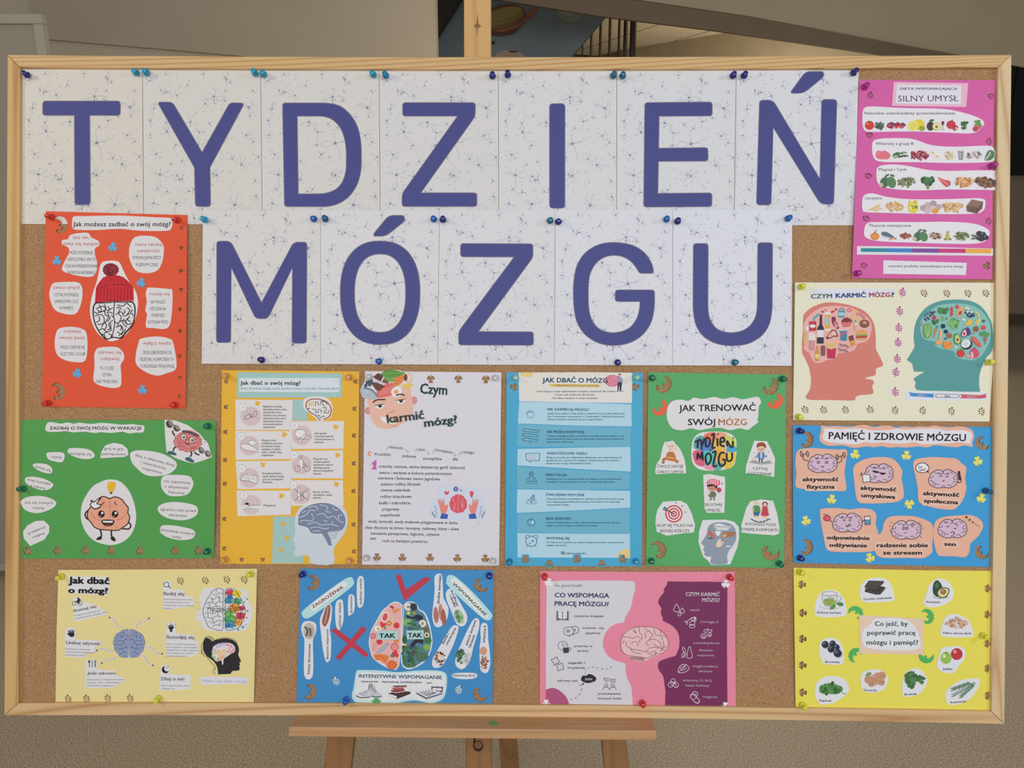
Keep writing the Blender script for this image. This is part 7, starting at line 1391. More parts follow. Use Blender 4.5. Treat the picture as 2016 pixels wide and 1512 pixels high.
k.line([(1440,780),(1448,750),(1462,750),(1466,780),(1478,810),(1474,848),(1436,848),(1432,815),(1440,780)],4.5,WT); k.line([(1396,748),(1392,780),(1410,800),(1418,780),(1396,748)],4.5,WT); k.line([(1385,848),(1388,815),(1408,800),(1405,830),(1385,848)],4.5,WT); k.line([(1410,848),(1416,820),(1436,805)],4.5,WT)
k.line([(1352,980),(1360,935),(1400,905),(1448,930),(1440,960),(1400,980),(1352,980)],4.5,WT); k.line([(1352,980),(1430,905)],4,WT); [k.line([(1368+i*18,925+i*-6),(1380+i*16,955-i*12),(1404+i*14,962-i*8)],4,WT) for i in range(3)]
k.ring(1304,1064,20,28,4.5,WT,15); k.line([(1285,1060),(1322,1070)],4,WT); k.ring(1286,1088,26,22,4.5,WT,-30); k.ring(1330,1092,24,23,4.5,WT); k.line([(1322,1072),(1338,1114)],4,WT)
k.ring(1502,1176,26,24,5,WT); k2.text('Mg', 1502, 1176, 30, 16, WT, 0, 0.03); k.strip([(1480,1195),(1525,1240)],46,WT); k.el(1480,1195,22,22,WT); k.el(1524,1238,22,22,WT); k.strip([(1482,1197),(1522,1236)],36,PL); k.el(1482,1197,17,17,PL); k.el(1522,1236,17,17,PL); k.line([(1490,1226),(1516,1204)],4,WT)
c = P.cut([(835,700),(850,650),(890,600),(950,575),(1030,565),(1110,570),(1180,595),(1230,640),(1262,700),(1260,760),(1215,805),(1150,830),(1100,852),(1050,882),(980,875),(920,850),(860,800),(835,750)], (226,184,186), sm=4, name='brain_cutout', label='pale pink brain cut-out'); k = P.on(c, 'picture'); BR_ = (112,58,62)
k.blob([(900,825),(960,835),(1010,845),(1065,850),(1045,885),(985,878),(925,858)],(210,170,172)); [k.line([(915+i*9,838),(925+i*9,862+i*1.2)],4,BR_) for i in range(14)]
for p in ([(838,720),(835,750),(850,795),(900,826),(960,834),(1010,846),(1070,850),(1120,832),(1150,808),(1190,812),(1225,795),(1258,750),(1262,700),(1235,640),(1190,598),(1120,572),(1040,565),(960,574),(895,606),(850,650),(836,700),(838,720)],[(850,665),(900,660),(940,672),(980,655),(1020,675)],[(950,590),(975,625),(945,605)],[(1000,570),(1005,620),(1030,650),(1020,690)],[(1040,570),(1080,600),(1120,640),(1100,670),(1060,720)],[(1050,620),(1060,650),(1050,672)],[(1060,615),(1085,610)],[(1130,590),(1150,640),(1190,650),(1215,690)],[(1190,600),(1200,640),(1240,660)],[(1090,690),(1130,680),(1180,700),(1200,740),(1170,750),(1130,720)],[(880,700),(890,740),(940,770),(1000,780),(1080,800),(1115,830)],[(930,720),(960,700),(990,720),(985,745)],[(920,760),(950,800),(1020,810)],[(1080,765),(1130,752),(1200,762),(1250,742)],[(1110,800),(1150,790),(1148,830)],[(1060,770),(1080,790)],[(1200,780),(1230,770)],[(1215,700),(1222,745),(1190,790)],[(1000,690),(1010,715)],[(865,690),(850,720)],[(1060,720),(1090,740)]): k.line(p, 4, BR_)
stickers(P, CLV, [(185,165,10),(1780,180,5),(162,1262,0),(1775,1285,5)], 43, (226,224,232), 'clover_sticker')
P.done()

# 12 blue landscape poster
P = Poster('poster', 'blue landscape poster with red tick and cross and a halved food brain', (570, 1110, 4.69), [(100,44),(1000,52),(1885,60),(1874,1290),(900,1286),(65,1284)], (64, 136, 192),
  holes=[put(SWIRL, 212, 172, 66, -35), put(SWIRL, 1770, 200, 62, 95), put(SWIRL, 185, 1180, 66, -35), put(SWIRL, 1760, 1210, 62, 95)], l=0.002, r=0.003)
LM = (176,214,214)
def tube(pts, lab=None, nm='paper_cutout'): return P.cut(pts, (214,216,222), sm=4, name=nm, label=lab)
c = P.cut([(120,480),(125,430),(300,290),(480,160),(560,122),(590,150),(585,200),(450,310),(300,420),(180,500),(135,500)], LM, sm=4, name='mint_cutout'); c = P.cut([(195,410),(210,370),(340,270),(470,180),(520,172),(528,200),(430,285),(300,380),(225,432)], (222,222,230), sm=4, z=0.0009); P.on(c).text('ZAGROŻENIA', 350, 306, 344, 30, (128,52,64), -34, 0.022)
c = P.cut([(1450,150),(1460,112),(1500,104),(1560,140),(1700,270),(1860,450),(1866,500),(1840,522),(1780,500),(1600,340),(1460,200)], LM, sm=4, name='mint_cutout'); c = P.cut([(1495,170),(1500,142),(1530,135),(1650,240),(1810,440),(1838,485),(1815,502),(1760,470),(1600,300)], (222,224,230), sm=4, z=0.0009); P.on(c).text('WSPOMAGANIE', 1665, 326, 430, 30, (56,110,92), 44.5, 0.022)
TD = (54,56,66)
for pts, t, x, y, w_, rot, cut in (([(622,180),(640,120),(670,115),(688,160),(688,340),(665,400),(635,400),(624,350)],'nadmiar miedzi',655,256,240,-90,0),([(540,340),(550,290),(575,282),(600,310),(598,430),(565,472),(542,470)],'aluminium',567,376,160,-90,0),([(422,400),(440,340),(480,330),(496,370),(498,520),(470,600),(445,610),(425,540)],'nadmiar żelaza',462,475,238,-90,0)):
    c = tube(pts); P.on(c).text(t, x, y, w_, 24, TD, rot, 0.012)
c = tube([(108,590),(130,540),(185,528),(240,550),(248,610),(230,670),(216,720),(215,1030),(136,1032),(138,720),(120,660)], 'paper spoon shape with an oil fish picture'); P.on(c).text('kwasy tłuszczowe', 178, 878, 278, 26, TD, -88, 0.014); k = P.on(c, 'picture')
k.el(180,620,52,72,(186,178,168)); [k.line([(140+i*22,580+i*5),(165+i*15,620),(150+i*22,670)],14,cc) for i,cc in enumerate([(84,74,74),(150,136,130),(96,84,80),(170,160,150)])]; k.ring(182,620,54,76,4,(196,186,160))
c = tube([(280,520),(310,440),(340,385),(370,372),(392,400),(388,500),(372,600),(385,700),(380,860),(360,902),(335,900),(310,800),(290,640)], 'paper spoon shape with a greasy food picture'); P.on(c).text('tłuszcze nasycone', 347, 745, 280, 24, TD, -90, 0.014); k = P.on(c, 'picture')
k.blob([(300,540),(320,450),(345,390),(375,385),(376,450),(355,540),(325,580)],(150,100,84)); k.line([(355,400),(345,470),(325,550)],10,(196,150,130)); k.line([(370,420),(355,500)],6,(110,66,56))
for pts, t, tx, ty, tw, rot, lab in (([(1338,130),(1360,95),(1395,92),(1412,130),(1420,300),(1440,350),(1468,420),(1450,520),(1390,582),(1340,570),(1318,480),(1330,350),(1340,240)],['słodkie ziemniaki'],1380,238,262,-86,'paper spoon shape with sweet potatoes'),([(1442,280),(1460,240),(1495,232),(1530,280),(1600,400),(1640,480),(1630,550),(1590,578),(1540,550),(1490,430),(1455,350)],['jagody i','winogrona'],0,0,0,0,'paper spoon shape with green grapes'),([(1315,920),(1330,860),(1400,740),(1470,620),(1510,572),(1545,570),(1560,600),(1520,730),(1460,860),(1410,940),(1360,962),(1325,950)],['fasola i','ciecierzyca'],0,0,0,0,'paper spoon shape with beans'),([(1530,920),(1550,820),(1620,660),(1680,540),(1720,502),(1750,520),(1748,600),(1700,760),(1670,880),(1620,960),(1570,970)],['zielone warzywa','liściaste'],0,0,0,0,'paper spoon shape with leafy vegetables'),([(1755,780),(1765,700),(1762,600),(1775,555),(1800,545),(1828,570),(1835,700),(1850,820),(1852,930),(1830,1000),(1790,1005),(1760,960)],['witamina E'],1797,650,160,-86,'paper spoon shape with nuts')):
    c = tube(pts, lab); k = P.on(c, 'picture'); k2 = P.on(c)
    if tx: k2.text(t[0], tx, ty, tw, 24, TD, rot, 0.014)
    if 'sweet' in lab: [k.blob([(x-20,y-60),(x,y-80),(x+22,y),(x+14,y+60),(x-8,y+66),(x-26,y)],cc) for x,y,cc in ((1355,478,(176,112,100)),(1400,450,(196,136,124)),(1425,500,(160,96,86)))]; [k.line([(1380,400+i*20),(1402,396+i*20)],3,(140,84,74)) for i in range(4)]
    elif 'grapes' in lab: k2.text(t[0], 1502, 345, 118, 22, TD, -112, 0.014); k2.text(t[1], 1520, 320, 160, 22, TD, -112, 0.014); k.el(1562,485,42,66,(150,176,150),-20); [k.el(x,y,17,20,cc) for x,y,cc in ((1545,450,(96,140,90)),(1575,460,(160,186,140)),(1555,490,(80,120,84)),(1585,500,(120,160,110)),(1570,528,(96,136,96)),(1592,532,(170,190,150)))]
    elif 'beans' in lab: k2.text(t[0], 1438, 690, 110, 22, TD, -62, 0.014); k2.text(t[1], 1488, 668, 176, 22, TD, -62, 0.014); heap(k,1388,868,48,70,[(150,70,66),(206,176,146),(60,44,44),(222,200,170),(120,60,56)],13,40,5,0.6)
    elif 'leafy' in lab: k2.text(t[0], 1672, 636, 250, 22, TD, -70, 0.014); k2.text(t[1], 1682, 714, 120, 22, TD, -70, 0.014); heap(k,1590,855,44,80,[(56,90,60),(76,112,76),(90,124,96)],13,50,6); k.blob([(1600,850),(1660,820),(1672,880),(1630,950),(1600,930)],(196,200,204)); sq(k,1635,885,30,50,(90,100,100),4,10,6); k.blob([(1570,930),(1610,925),(1625,955),(1590,968)],(222,224,228))
    else: k.el(1790,805,34,40,(196,150,124)); heap(k,1802,905,34,76,[(150,100,76),(190,146,112),(120,76,60)],11,44,7,0.6)
c = P.cut([(1498,1030),(1530,1010),(1640,1005),(1720,1012),(1732,1040),(1690,1062),(1580,1064),(1515,1050)], (214,216,222), sm=3); P.on(c).text('witamina B12', 1610, 1030, 204, 20, TD, 1, 0.016)
RDT = (186,60,76)
P.cut([(978,108),(1028,98),(1072,240),(1258,118),(1306,142),(1060,346)], RDT, name='red_tick', label='red paper tick'); P.cut([(384,618),(430,592),(734,836),(700,866)], RDT, name='red_cross_bar'); P.cut([(426,868),(668,576),(712,604),(462,892)], RDT, name='red_cross_bar', z=0.001)
c = P.cut(smooth([(1042,378),(1000,352),(950,355),(900,395),(850,440),(800,530),(752,620),(732,720),(745,800),(770,870),(830,920),(910,965),(985,980)],4,False)+[(1012,940),(1030,800),(1038,600)], (222,220,222), name='brain_half', label='left brain half of pink and orange foods'); k = P.on(c, 'picture')
k.poly(smooth([(1036,385),(1000,362),(955,364),(905,402),(858,448),(808,535),(760,625),(742,720),(755,798),(780,862),(838,910),(915,955),(985,968)],4,False)+[(1004,930),(1022,800),(1030,600)], (222,172,168))
k.el(882,492,33,48,(232,226,220),15); k.el(882,492,24,38,(206,86,90),15); k.blob([(945,420),(1020,418),(975,460),(958,450)],(224,140,90)); k.blob([(928,385),(960,395),(958,415),(935,405)],(180,50,56)); [k.el(x,y,r,r,(206,60,70)) for x,y,r in ((860,568,20),(850,548,14),(880,560,14),(988,570,28),(830,720,28),(965,832,22),(990,845,18),(980,815,16))]; k.el(918,550,24,24,(196,120,56)); k.el(918,550,14,8,(230,190,110)); k.line([(925,480),(955,505),(940,530)],18,(232,190,150)); k.line([(985,470),(1005,500)],16,(232,170,150))
k.blob([(782,590),(810,570),(840,585),(835,620),(800,625)],(232,226,222)); k.el(818,600,13,13,(232,160,70)); k.ring(770,668,22,24,8,(206,80,84)); k.ring(770,668,10,12,5,(206,80,84)); k.poly(leaf(880,590,40,20,60),(96,130,100)); k.blob([(808,815),(850,770),(905,730),(915,745),(880,790),(830,825)],(150,164,180)); k.line([(815,812),(800,825)],10,(150,164,180)); k.line([(822,812),(860,780),(900,745)],4,(196,206,214)); k.el(902,745,4,4,(40,44,50))
k.ring(970,768,30,30,10,(206,86,90)); k.ring(970,768,12,12,6,(216,100,104)); heap(k,780,760,26,40,[(206,70,80),(226,120,120)],6,12,8,0.4); k.blob([(775,850),(800,835),(880,840),(915,860),(905,890),(885,920),(840,890),(800,890)],(222,124,64)); k.line([(800,860),(840,850),(880,880)],6,(190,90,40)); k.el(945,935,50,42,(222,116,68)); k.ring(945,935,18,38,5,(196,90,48)); k.ring(945,935,36,40,4,(196,90,48)); [k.poly(leaf(950+a*6,850,40,20,a*40+30),(84,116,90)) for a in (-1,1)]; k.el(985,715,22,16,(216,130,60)); heap(k,890,680,40,20,[(150,166,120),(206,120,120)],7,12,9)
c = P.cut([(1050,385)]+smooth([(1080,352),(1130,348),(1180,380),(1200,420),(1250,450),(1290,540),(1308,620),(1320,720),(1300,820),(1250,900),(1180,950),(1100,975),(1045,950)],4,False)+[(1028,900),(1035,700)], (216,220,224), name='brain_half', label='right brain half of green and dark foods'); k = P.on(c, 'picture')
k.poly([(1058,390)]+smooth([(1086,362),(1130,358),(1170,386),(1195,430),(1240,460),(1275,545),(1298,620),(1308,720),(1290,815),(1242,888),(1175,938),(1100,962),(1052,940)],4,False)+[(1038,890),(1044,700)], (84,128,150))
k.el(1095,398,34,34,(222,214,200)); k.el(1095,398,12,12,(150,120,90)); k.el(1145,398,34,34,(48,56,70)); k.el(1098,455,24,24,(120,166,84)); k.el(1098,455,12,12,(206,214,160)); k.el(1152,455,24,24,(96,120,70)); k.el(1152,455,13,13,(166,160,96)); k.blob([(1080,470),(1130,490),(1180,470),(1228,485),(1225,515),(1170,525),(1120,505),(1085,500)],(44,44,66)); k.el(1088,540,38,34,(126,176,96)); k.el(1228,552,34,34,(226,214,196)); k.el(1228,552,9,14,(130,96,70))
leaves(k,1150,570,60,50,[(66,110,78),(84,130,96),(56,96,76)],50,20,16,3); k.el(1258,608,26,24,(120,96,60)); k.el(1268,658,26,26,(222,216,180)); k.el(1268,658,13,13,(120,66,50)); k.ring(1268,658,26,26,4,(84,120,64)); k.el(1278,708,34,30,(66,112,66)); k.el(1268,770,34,30,(130,172,84)); k.blob([(1035,740),(1055,730),(1082,750),(1075,800),(1055,818),(1036,800)],(222,216,180)); k.el(1055,772,18,20,(110,60,48)); k.blob([(1110,760),(1160,700),(1230,700),(1228,740),(1180,730),(1140,770)],(50,44,58)); k.el(1062,700,22,40,(56,96,66))
leaves(k,1120,810,60,60,[(62,104,72),(84,128,84),(52,86,70)],54,30,16,4); k.blob([(1160,850),(1190,820),(1260,825),(1282,860),(1240,900),(1185,895)],(76,112,90)); k.el(1140,825,15,15,(110,60,90)); k.blob([(1080,900),(1110,880),(1145,868),(1120,905)],(44,48,60)); leaves(k,1110,915,60,34,[(66,104,66),(84,124,76)],44,28,12,5); leaves(k,1060,830,20,70,[(62,100,72),(80,120,80)],40,22,10,6); leaves(k,1190,790,60,24,[(90,130,100)],40,9,12,7)
for x0, x1, y0, cx_, t in ((806,1004,616,902,0),(1078,1240,612,1158,0)):
    c = P.cut([(x0,y0+4),(x1,y0),(x1-2,y0+84),(x0+6,y0+84)], (168,206,208), name='mint_label', z=0.0017); k2 = P.on(c); k2.text('TAK', cx_, y0+46, 150 if t == 0 and x0 < 1000 else 134, 44, (38,40,46), -1, 0.03)
c = P.cut([(575,1215),(590,1150),(605,1050),(620,990),(660,980),(850,985),(1000,1000),(1180,985),(1360,985),(1440,1010),(1455,1080),(1440,1200),(1400,1260),(1300,1284),(1150,1262),(980,1284),(820,1284),(680,1280),(600,1270)], (184,216,220), sm=4, name='mint_cutout'); c = P.cut([(600,1200),(615,1140),(622,1060),(628,1015),(680,1000),(850,1005),(1000,1015),(1180,1000),(1350,1000),(1425,1020),(1436,1080),(1425,1190),(1370,1250),(1250,1262),(1100,1245),(950,1262),(800,1265),(660,1255),(610,1240)], (218,220,226), sm=4, z=0.0009, label='white card with running shoes, books and a bed'); k2 = P.on(c); k = P.on(c, 'picture')
k2.text('INTENSYWNE WSPOMAGANIE', 1024, 1041, 770, 34, (44,104,134), 1, 0.022); k2.text('ćwiczenia', 739, 1085, 156, 19, TD, 0, 0.022); k2.text('stymulacja intelektualna', 1036, 1090, 368, 19, TD, 1, 0.022); k2.text('sen', 1289, 1098, 50, 17, TD, 0, 0.022)
k.blob([(720,1185),(735,1120),(755,1112),(790,1130),(800,1170),(850,1205),(852,1228),(790,1225),(740,1215)],(190,192,198)); k.line([(722,1210),(780,1228),(850,1228)],9,(70,72,80)); [k.line([(745+i*12,1150+i*12),(770+i*12,1140+i*12)],5,(70,72,80)) for i in range(4)]; k.line([(735,1120),(728,1180)],6,(60,62,70)); k.ring(750,1122,14,12,6,(60,62,70))
k.blob([(612,1215),(640,1190),(680,1165),(700,1175),(730,1160),(748,1200),(745,1228),(690,1235),(625,1230)],(206,208,212)); k.line([(612,1218),(660,1236),(745,1230)],9,(70,72,80)); [k.line([(650+i*16,1196-i*6),(668+i*16,1212-i*5)],5,(90,92,100)) for i in range(4)]; k.line([(700,1178),(735,1168)],6,(110,112,120)); k.line([(640,1195),(680,1215),(735,1210)],4,(130,132,140))
k.poly([(915,1195),(1010,1175),(1115,1180),(1118,1200),(990,1250),(918,1215)],(70,48,54)); k.poly([(920,1200),(990,1222),(990,1246),(918,1214)],(224,222,222)); k.poly([(935,1165),(1060,1160),(1065,1185),(980,1196),(940,1186)],(130,66,72)); k.line([(940,1180),(978,1190),(1062,1178)],5,(224,210,206)); k.poly([(940,1145),(1050,1142),(1060,1160),(970,1168)],(160,84,90)); k.poly([(945,1128),(1085,1124),(1080,1142),(985,1150)],(190,150,140)); k.poly([(945,1126),(1085,1122),(1075,1132),(985,1140)],(120,64,72))
k.poly([(1308,1132),(1420,1136),(1412,1185),(1380,1195),(1310,1160)],(84,92,106)); k.poly([(1170,1185),(1310,1158),(1412,1190),(1265,1236)],(214,216,222)); k.poly([(1170,1187),(1265,1236),(1265,1252),(1172,1202)],(84,88,98)); k.poly([(1265,1236),(1412,1190),(1412,1204),(1265,1252)],(110,114,124)); [k.line([(1200+i*28,1180-i*5),(1245+i*20,1206-i*4),(1290+i*18,1226-i*10)],6,(70,76,90)) for i in range(5)]; k.blob([(1320,1150),(1350,1145),(1368,1158),(1335,1168)],(228,228,232)); k.blob([(1362,1152),(1395,1148),(1405,1165),(1372,1172)],(228,228,232))
for x, y, rt_ in ((430,1086,-15),(1560,1165,15)): P.cut(put(SPRIG1, x, y, 45, rt_), (222,222,206), 'sprig_sticker', grid=0)
P.cut(put([(x, y*0.55) for x, y in CLV], 802, 1262, 48, 0), (72,158,84), 'clover_sticker', grid=0, z=0.0016)
P.done()

# 13 pale yellow poster
P = Poster('poster', 'pale yellow landscape poster with small icons, a blue brain and a black head', (90, 1110, 4.58), [(115,55),(1000,50),(1906,44),(1890,700),(1876,1262),(88,1262),(98,600)], (226, 208, 146),
  holes=holes_of(SPR, [(1216,152,160),(1440,148,160),(1634,140,160),(1792,142,160),(203,1218,-10),(368,1216,-10),(560,1212,-10),(762,1212,-10)], 38), l=0.002, r=0.004)
WY = (216,214,216); K4 = (40,38,42)
c = P.cut([(205,112),(575,118),(575,230),(560,285),(205,262)], WY, name='title_card'); k = P.on(c); k.text('Jak dbać', 390, 148, 372, 62, K4, 1, 0.045); k.text('o mózg?', 383, 238, 362, 54, K4, 1, 0.045)
def note(pts, head, hx, hy, hw, rows, x, y, rot=0, hh=24):
    c = P.cut(pts, WY, name='paper_note'); k2 = P.on(c)
    k2.text(head, hx, hy, hw, hh, (70,68,76), rot, 0.05); k2.text(head, hx, hy, hw, hh, (206,204,208), rot, 0.014)
    k2.hold = True
    for i, r in enumerate(rows): 
        a = math.radians(rot); k2.text(r[0], x-27*i*math.sin(a), y+27*i, r[1], 12, (104,100,104), rot, 0.004, 0, 'L')
    return P.on(c, 'picture')
k = note([(240,325),(262,300),(320,302),(328,350),(380,345),(480,385),(570,455),(400,492),(262,524)], 'Ruszaj się', 353, 402, 214, [('Podejmuj systematyczny',232),('wysiłek fizyczny każdego dnia',290)], 262, 468, -12)
for dx in (258, 308): k.ring(dx,356,18,18,4.5,K4)
k.blob([(285,325),(300,312),(318,330),(300,338),(310,352),(296,358),(280,345)],K4); k.el(292,310,8,8,K4); k.line([(262,356),(280,338),(305,356)],6,K4)
k = note([(175,600),(195,575),(260,575),(275,620),(270,680),(496,695),(500,735),(440,750),(445,800),(362,815),(362,848),(172,838)], 'Unikaj używek', 338, 714, 316, [('Pamiętaj, że substancje',224),('psychoaktywne negatywnie',266),('wpływają na mózg',178)], 176, 765, 2, 28)
k.blob([(208,625),(240,618),(256,625),(258,645),(245,658),(222,658),(208,645)],K4); [k.line([(x0,y0),(x1,y1)],10,K4) for x0,y0,x1,y1 in ((212,630,204,602),(224,622,220,596),(238,622,238,594),(250,625,252,600),(212,640,195,628))]
k = note([(362,880),(380,862),(460,864),(470,950),(630,965),(640,1005),(716,1035),(714,1062),(655,1072),(650,1090),(606,1118),(362,1122)], 'Jedz zdrowo', 503, 985, 262, [('Jedz zgodnie z zasadami zdrowego',336),('żywienia i dbaj o odpowiednie',290),('nawodnienie organizmu',236)], 372, 1043, 0, 26)
k.el(392,882,8,14,K4); k.line([(392,885),(394,932)],6,K4); k.line([(420,890),(420,932)],6,K4); k.line([(412,866),(412,888),(430,888),(430,866)],4,K4,False); k.line([(450,868),(446,895),(448,932)],8,K4)
k = note([(1058,165),(1075,155),(1130,160),(1135,230),(1250,235),(1252,290),(1335,300),(1340,380),(1138,412),(1058,415)], 'Badaj się', 1155, 268, 192, [('Wykonaj badania kontrolne:',266),('sprawdzaj poziomu cukru,',252),('cholesterolu, mierz ciśnienie',276),('tętnicze',78)], 1060, 318, 1, 30)
k.ring(1088,188,24,22,6,K4); k.line([(1105,203),(1126,220)],7,K4)
k = note([(1085,560),(1110,520),(1160,528),(1178,590),(1175,630),(1340,640),(1348,690),(1375,705),(1380,790),(1335,840),(1086,840)], 'Rozwijaj się', 1215, 660, 256, [('Dbaj o rozwój intelektualny:',262),('ucz się języków, czytaj książki,',282),('spotykaj się z ludźmi, ogranicz',286),('czas spędzany w mediach',244),('społecznościowych',184)], 1090, 722, 1, 32)
k.el(1130,572,24,24,K4); k.poly([(1118,590),(1142,590),(1140,614),(1120,614)],K4); k.ring(1130,572,12,12,4,(200,198,204),0,180,330); [k.line([(1130+34*math.cos(a),572+34*math.sin(a)),(1130+46*math.cos(a),572+46*math.sin(a))],4,K4) for a in (-3.14,-2.5,-1.57,-0.7,0)]
k = note([(1030,1010),(1042,920),(1060,915),(1120,915),(1125,998),(1308,1000),(1306,1130),(1160,1142),(1026,1140)], 'Dbaj o sen', 1146, 1036, 214, [('Dbaj o odpowiednią  jakość',256),('i długość snu',122)], 1042, 1098, 0, 30)
k.el(1080,955,34,33,K4); k.el(1095,944,27,26,WY); k.text('z', 1104, 926, 14, 12, K4, 0, 0.04); k.text('z', 1090, 938, 10, 10, K4, 0, 0.04)
c = P.cut([(612,690),(630,640),(680,605),(745,595),(820,600),(870,640),(890,700),(892,760),(860,820),(810,845),(750,850),(690,842),(640,815),(615,750)], (206,208,214), sm=4, name='brain_cutout', label='grey blue brain cut-out'); k = P.on(c, 'picture'); BB = (140,152,186); BD = (52,60,90)
for sx, x0 in ((-1, 745), (1, 757)):
    f = lambda p: [(x0+sx*a, b_) for a, b_ in p]
    q = f([(0,610),(20,598),(50,600),(70,615),(100,630),(122,660),(130,690),(134,720),(125,750),(120,780),(95,805),(80,830),(50,842),(15,840),(2,820)]); k.poly(offset(smooth(q,3),3), BD); k.blob(q, BB)
    for p in ([(0,650),(30,640),(50,655),(80,640)],[(30,610),(45,625),(70,622)],[(100,640),(90,665),(110,680)],[(5,690),(30,680),(40,700),(70,690),(95,700)],[(20,720),(50,715),(70,735),(100,725),(125,730)],[(5,760),(30,750),(45,770),(75,765),(90,785)],[(20,800),(45,790),(60,815),(80,805)],[(60,650),(65,675)],[(95,750),(110,765)],[(35,820),(30,838)],[(10,665),(20,675)],[(100,690),(120,700)],[(20,735),(22,755)],[(60,745),(62,760)]): k.line(f(p), 4, BD)
for p in ([(685,575),(650,570),(635,540),(615,500),(575,485)],[(815,575),(825,545),(855,525),(900,520),(930,492)],[(600,775),(570,790),(520,765),(460,782)],[(900,760),(950,752),(975,775),(985,800),(1048,812)],[(620,850),(570,862),(535,865),(505,895)],[(865,830),(900,850),(915,890),(965,915)]):
    q = smooth(p, 6, False); P.cut(sum(ribbon(q, 13)[::1], [])[:len(q)]+list(reversed(ribbon(q, 13)[1])), (210,208,216), name='paper_arrow', grid=0) 
    P.ink.z = 0.0008
    for i in range(0, len(q)-2, 4): P.ink.strip(q[i:i+3], 3.5, (120,128,168))
    P.ink.el(q[-1][0], q[-1][1], 7, 7, (60,60,84))
c = P.cut([(1345,510),(1360,440),(1400,400),(1380,320),(1420,225),(1520,215),(1700,222),(1820,235),(1825,330),(1870,400),(1850,520),(1800,600),(1700,615),(1500,605),(1420,590),(1400,530)], (214,213,216), name='brain_cutout', label='cut-out brain, half white and half painted in colours'); k = P.on(c, 'picture')
cols = [(206,70,90),(240,200,60),(70,150,170),(80,160,110),(240,150,70),(200,60,70),(60,120,180),(110,180,90)]
for x, y, r, ci in ((1660,262,38,0),(1725,268,40,1),(1650,330,38,2),(1725,340,38,3),(1700,400,50,4),(1650,450,40,7),(1755,470,40,5),(1670,540,48,2),(1735,530,36,4),(1640,500,34,3),(1770,400,26,0),(1690,490,30,7),(1660,300,24,6),(1640,560,24,6)): k.poly(lump(x,y,r,r*.85,7,0.2,0,int(x)), cols[ci])
[k.el(x,y,r,r,cols[ci]) for x,y,r,ci in ((1815,318,8,3),(1820,425,8,5),(1812,486,7,5),(1778,572,10,6),(1735,594,9,2),(1790,345,8,3),(1800,300,4,3),(1805,550,5,3))]; [k.line([(1350+i*4,350+i*55),(1410,352+i*54)],2.5,(160,170,196)) for i in range(4)]
for sx, x0 in ((-1, 1600), (1, 1618)):
    f = lambda p: [(x0+sx*a, b_) for a, b_ in p]
    k.line(f([(0,235),(30,222),(70,228),(100,250),(125,290),(150,330),(165,370),(178,400),(182,440),(170,490),(150,530),(130,570),(80,590),(40,600),(5,590),(0,500),(2,400),(0,300),(0,235)]), 4, K4)
    for p in ([(0,270),(40,262),(60,285),(100,270)],[(20,310),(60,300),(80,320),(120,310)],[(0,350),(40,340),(70,360),(110,345),(150,360)],[(20,390),(60,380),(100,395),(150,395)],[(0,440),(50,430),(90,450),(140,440),(175,450)],[(20,480),(60,470),(100,490),(160,480)],[(0,520),(50,510),(80,535),(130,520)],[(20,560),(60,550),(100,565)],[(60,230),(65,262)],[(100,300),(95,345)],[(70,360),(60,395)],[(120,350),(125,395)],[(90,400),(95,445)],[(50,435),(45,470)],[(140,445),(135,480)],[(100,490),(85,530)],[(30,525),(35,560)],[(40,290),(30,340)]): k.line(f(p), 3.6, (60,58,66))
P.on(c).text('TYDZIEŃ MÓZGU', 1610, 412, 330, 32, (34,32,38), -0.5, 0.0, 0.35)
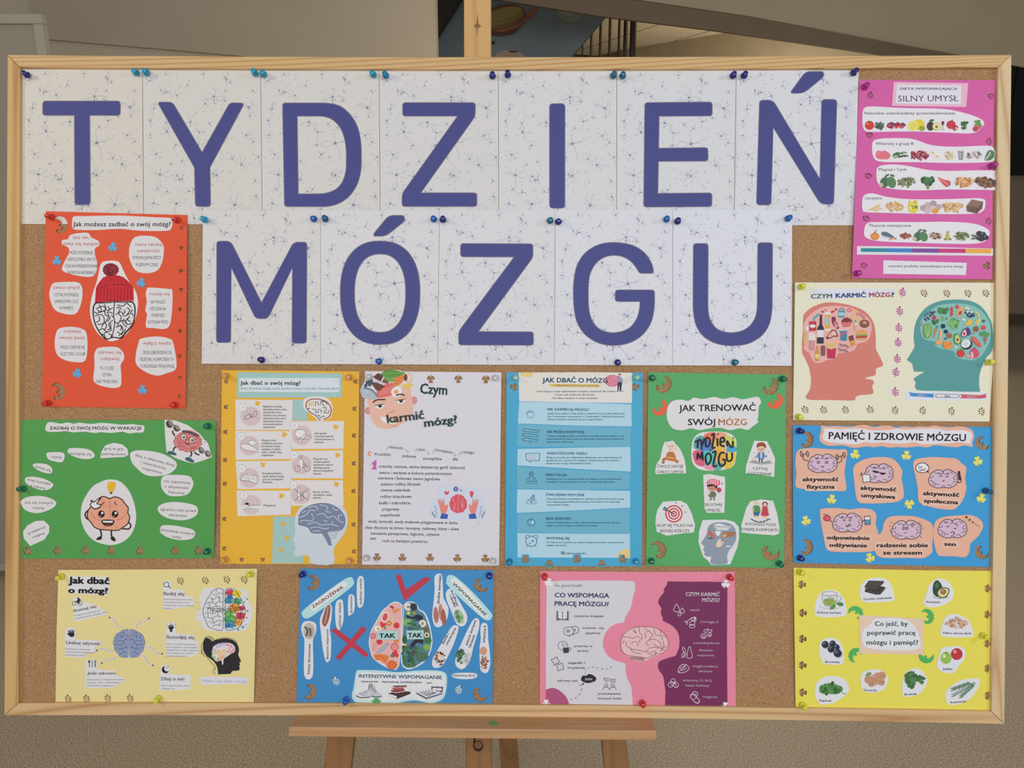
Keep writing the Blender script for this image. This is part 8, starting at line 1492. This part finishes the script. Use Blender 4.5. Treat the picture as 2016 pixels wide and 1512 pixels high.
c = P.cut([(1555,998),(1668,992)]+smooth([(1675,975),(1690,965),(1740,962),(1748,940),(1745,920),(1752,905),(1745,892),(1760,880),(1748,850),(1735,820),(1742,780),(1730,730),(1690,690),(1620,672),(1540,685),(1500,700)],3,False)+smooth([(1480,680),(1450,665),(1425,690),(1418,740),(1425,790),(1450,830),(1490,860),(1530,900),(1548,940)],3,False), (44,42,46), name='head_cutout', label='black profile of a head with curly hair'); k = P.on(c, 'picture')
q = [(1500,800),(1510,750),(1550,722),(1610,712),(1670,718),(1705,750),(1705,790),(1670,812),(1630,840),(1605,860),(1600,905),(1590,905),(1582,870),(1540,880),(1510,850)]; k.blob(q, (222,212,210))
for i, (x, y, cc) in enumerate([(1545,740,(150,150,200)),(1575,735,(150,150,200)),(1605,730,(170,170,210)),(1635,735,(226,120,160)),(1665,745,(226,120,160)),(1690,770,(226,120,160)),(1650,770,(236,150,180)),(1670,790,(226,120,160)),(1520,770,(170,170,200)),(1535,795,(240,180,110)),(1560,790,(240,170,90)),(1585,800,(240,180,100)),(1610,790,(240,180,100)),(1635,800,(240,170,110)),(1560,830,(240,180,100)),(1590,830,(236,160,90)),(1615,825,(240,180,110)),(1512,800,(150,200,130)),(1512,830,(160,200,120)),(1530,855,(150,190,110)),(1560,862,(196,150,140)),(1585,860,(206,170,110))]): k.ring(x, y, 13, 10, 9, cc, 40+i*37, 0, 270)
for p in ([(1430,690),(1440,660),(1470,655),(1500,665),(1520,690)],[(1440,670),(1460,680),(1445,700)],[(1470,655),(1490,680),(1470,690)],[(1500,668),(1500,695),(1480,700)],[(1425,700),(1405,740),(1410,800),(1440,840)],[(1415,770),(1400,800),(1420,815)],[(1450,830),(1480,880),(1520,920),(1530,960)],[(1530,940),(1510,960),(1515,985),(1535,990)],[(1520,690),(1560,675),(1620,665),(1690,680),(1730,715)]): P.ink.z = 0.0004; P.ink.line(p, 3.5, (52,50,54))
c = P.cut([(1398,1018),(1815,1022),(1825,1080),(1395,1092)], (214,213,220), name='paper_note'); P.on(c).text('Ważne, aby dbać o mózg', 1608, 1056, 400, 26, (150,150,190), 1, 0.0, 0.1)
P.done()
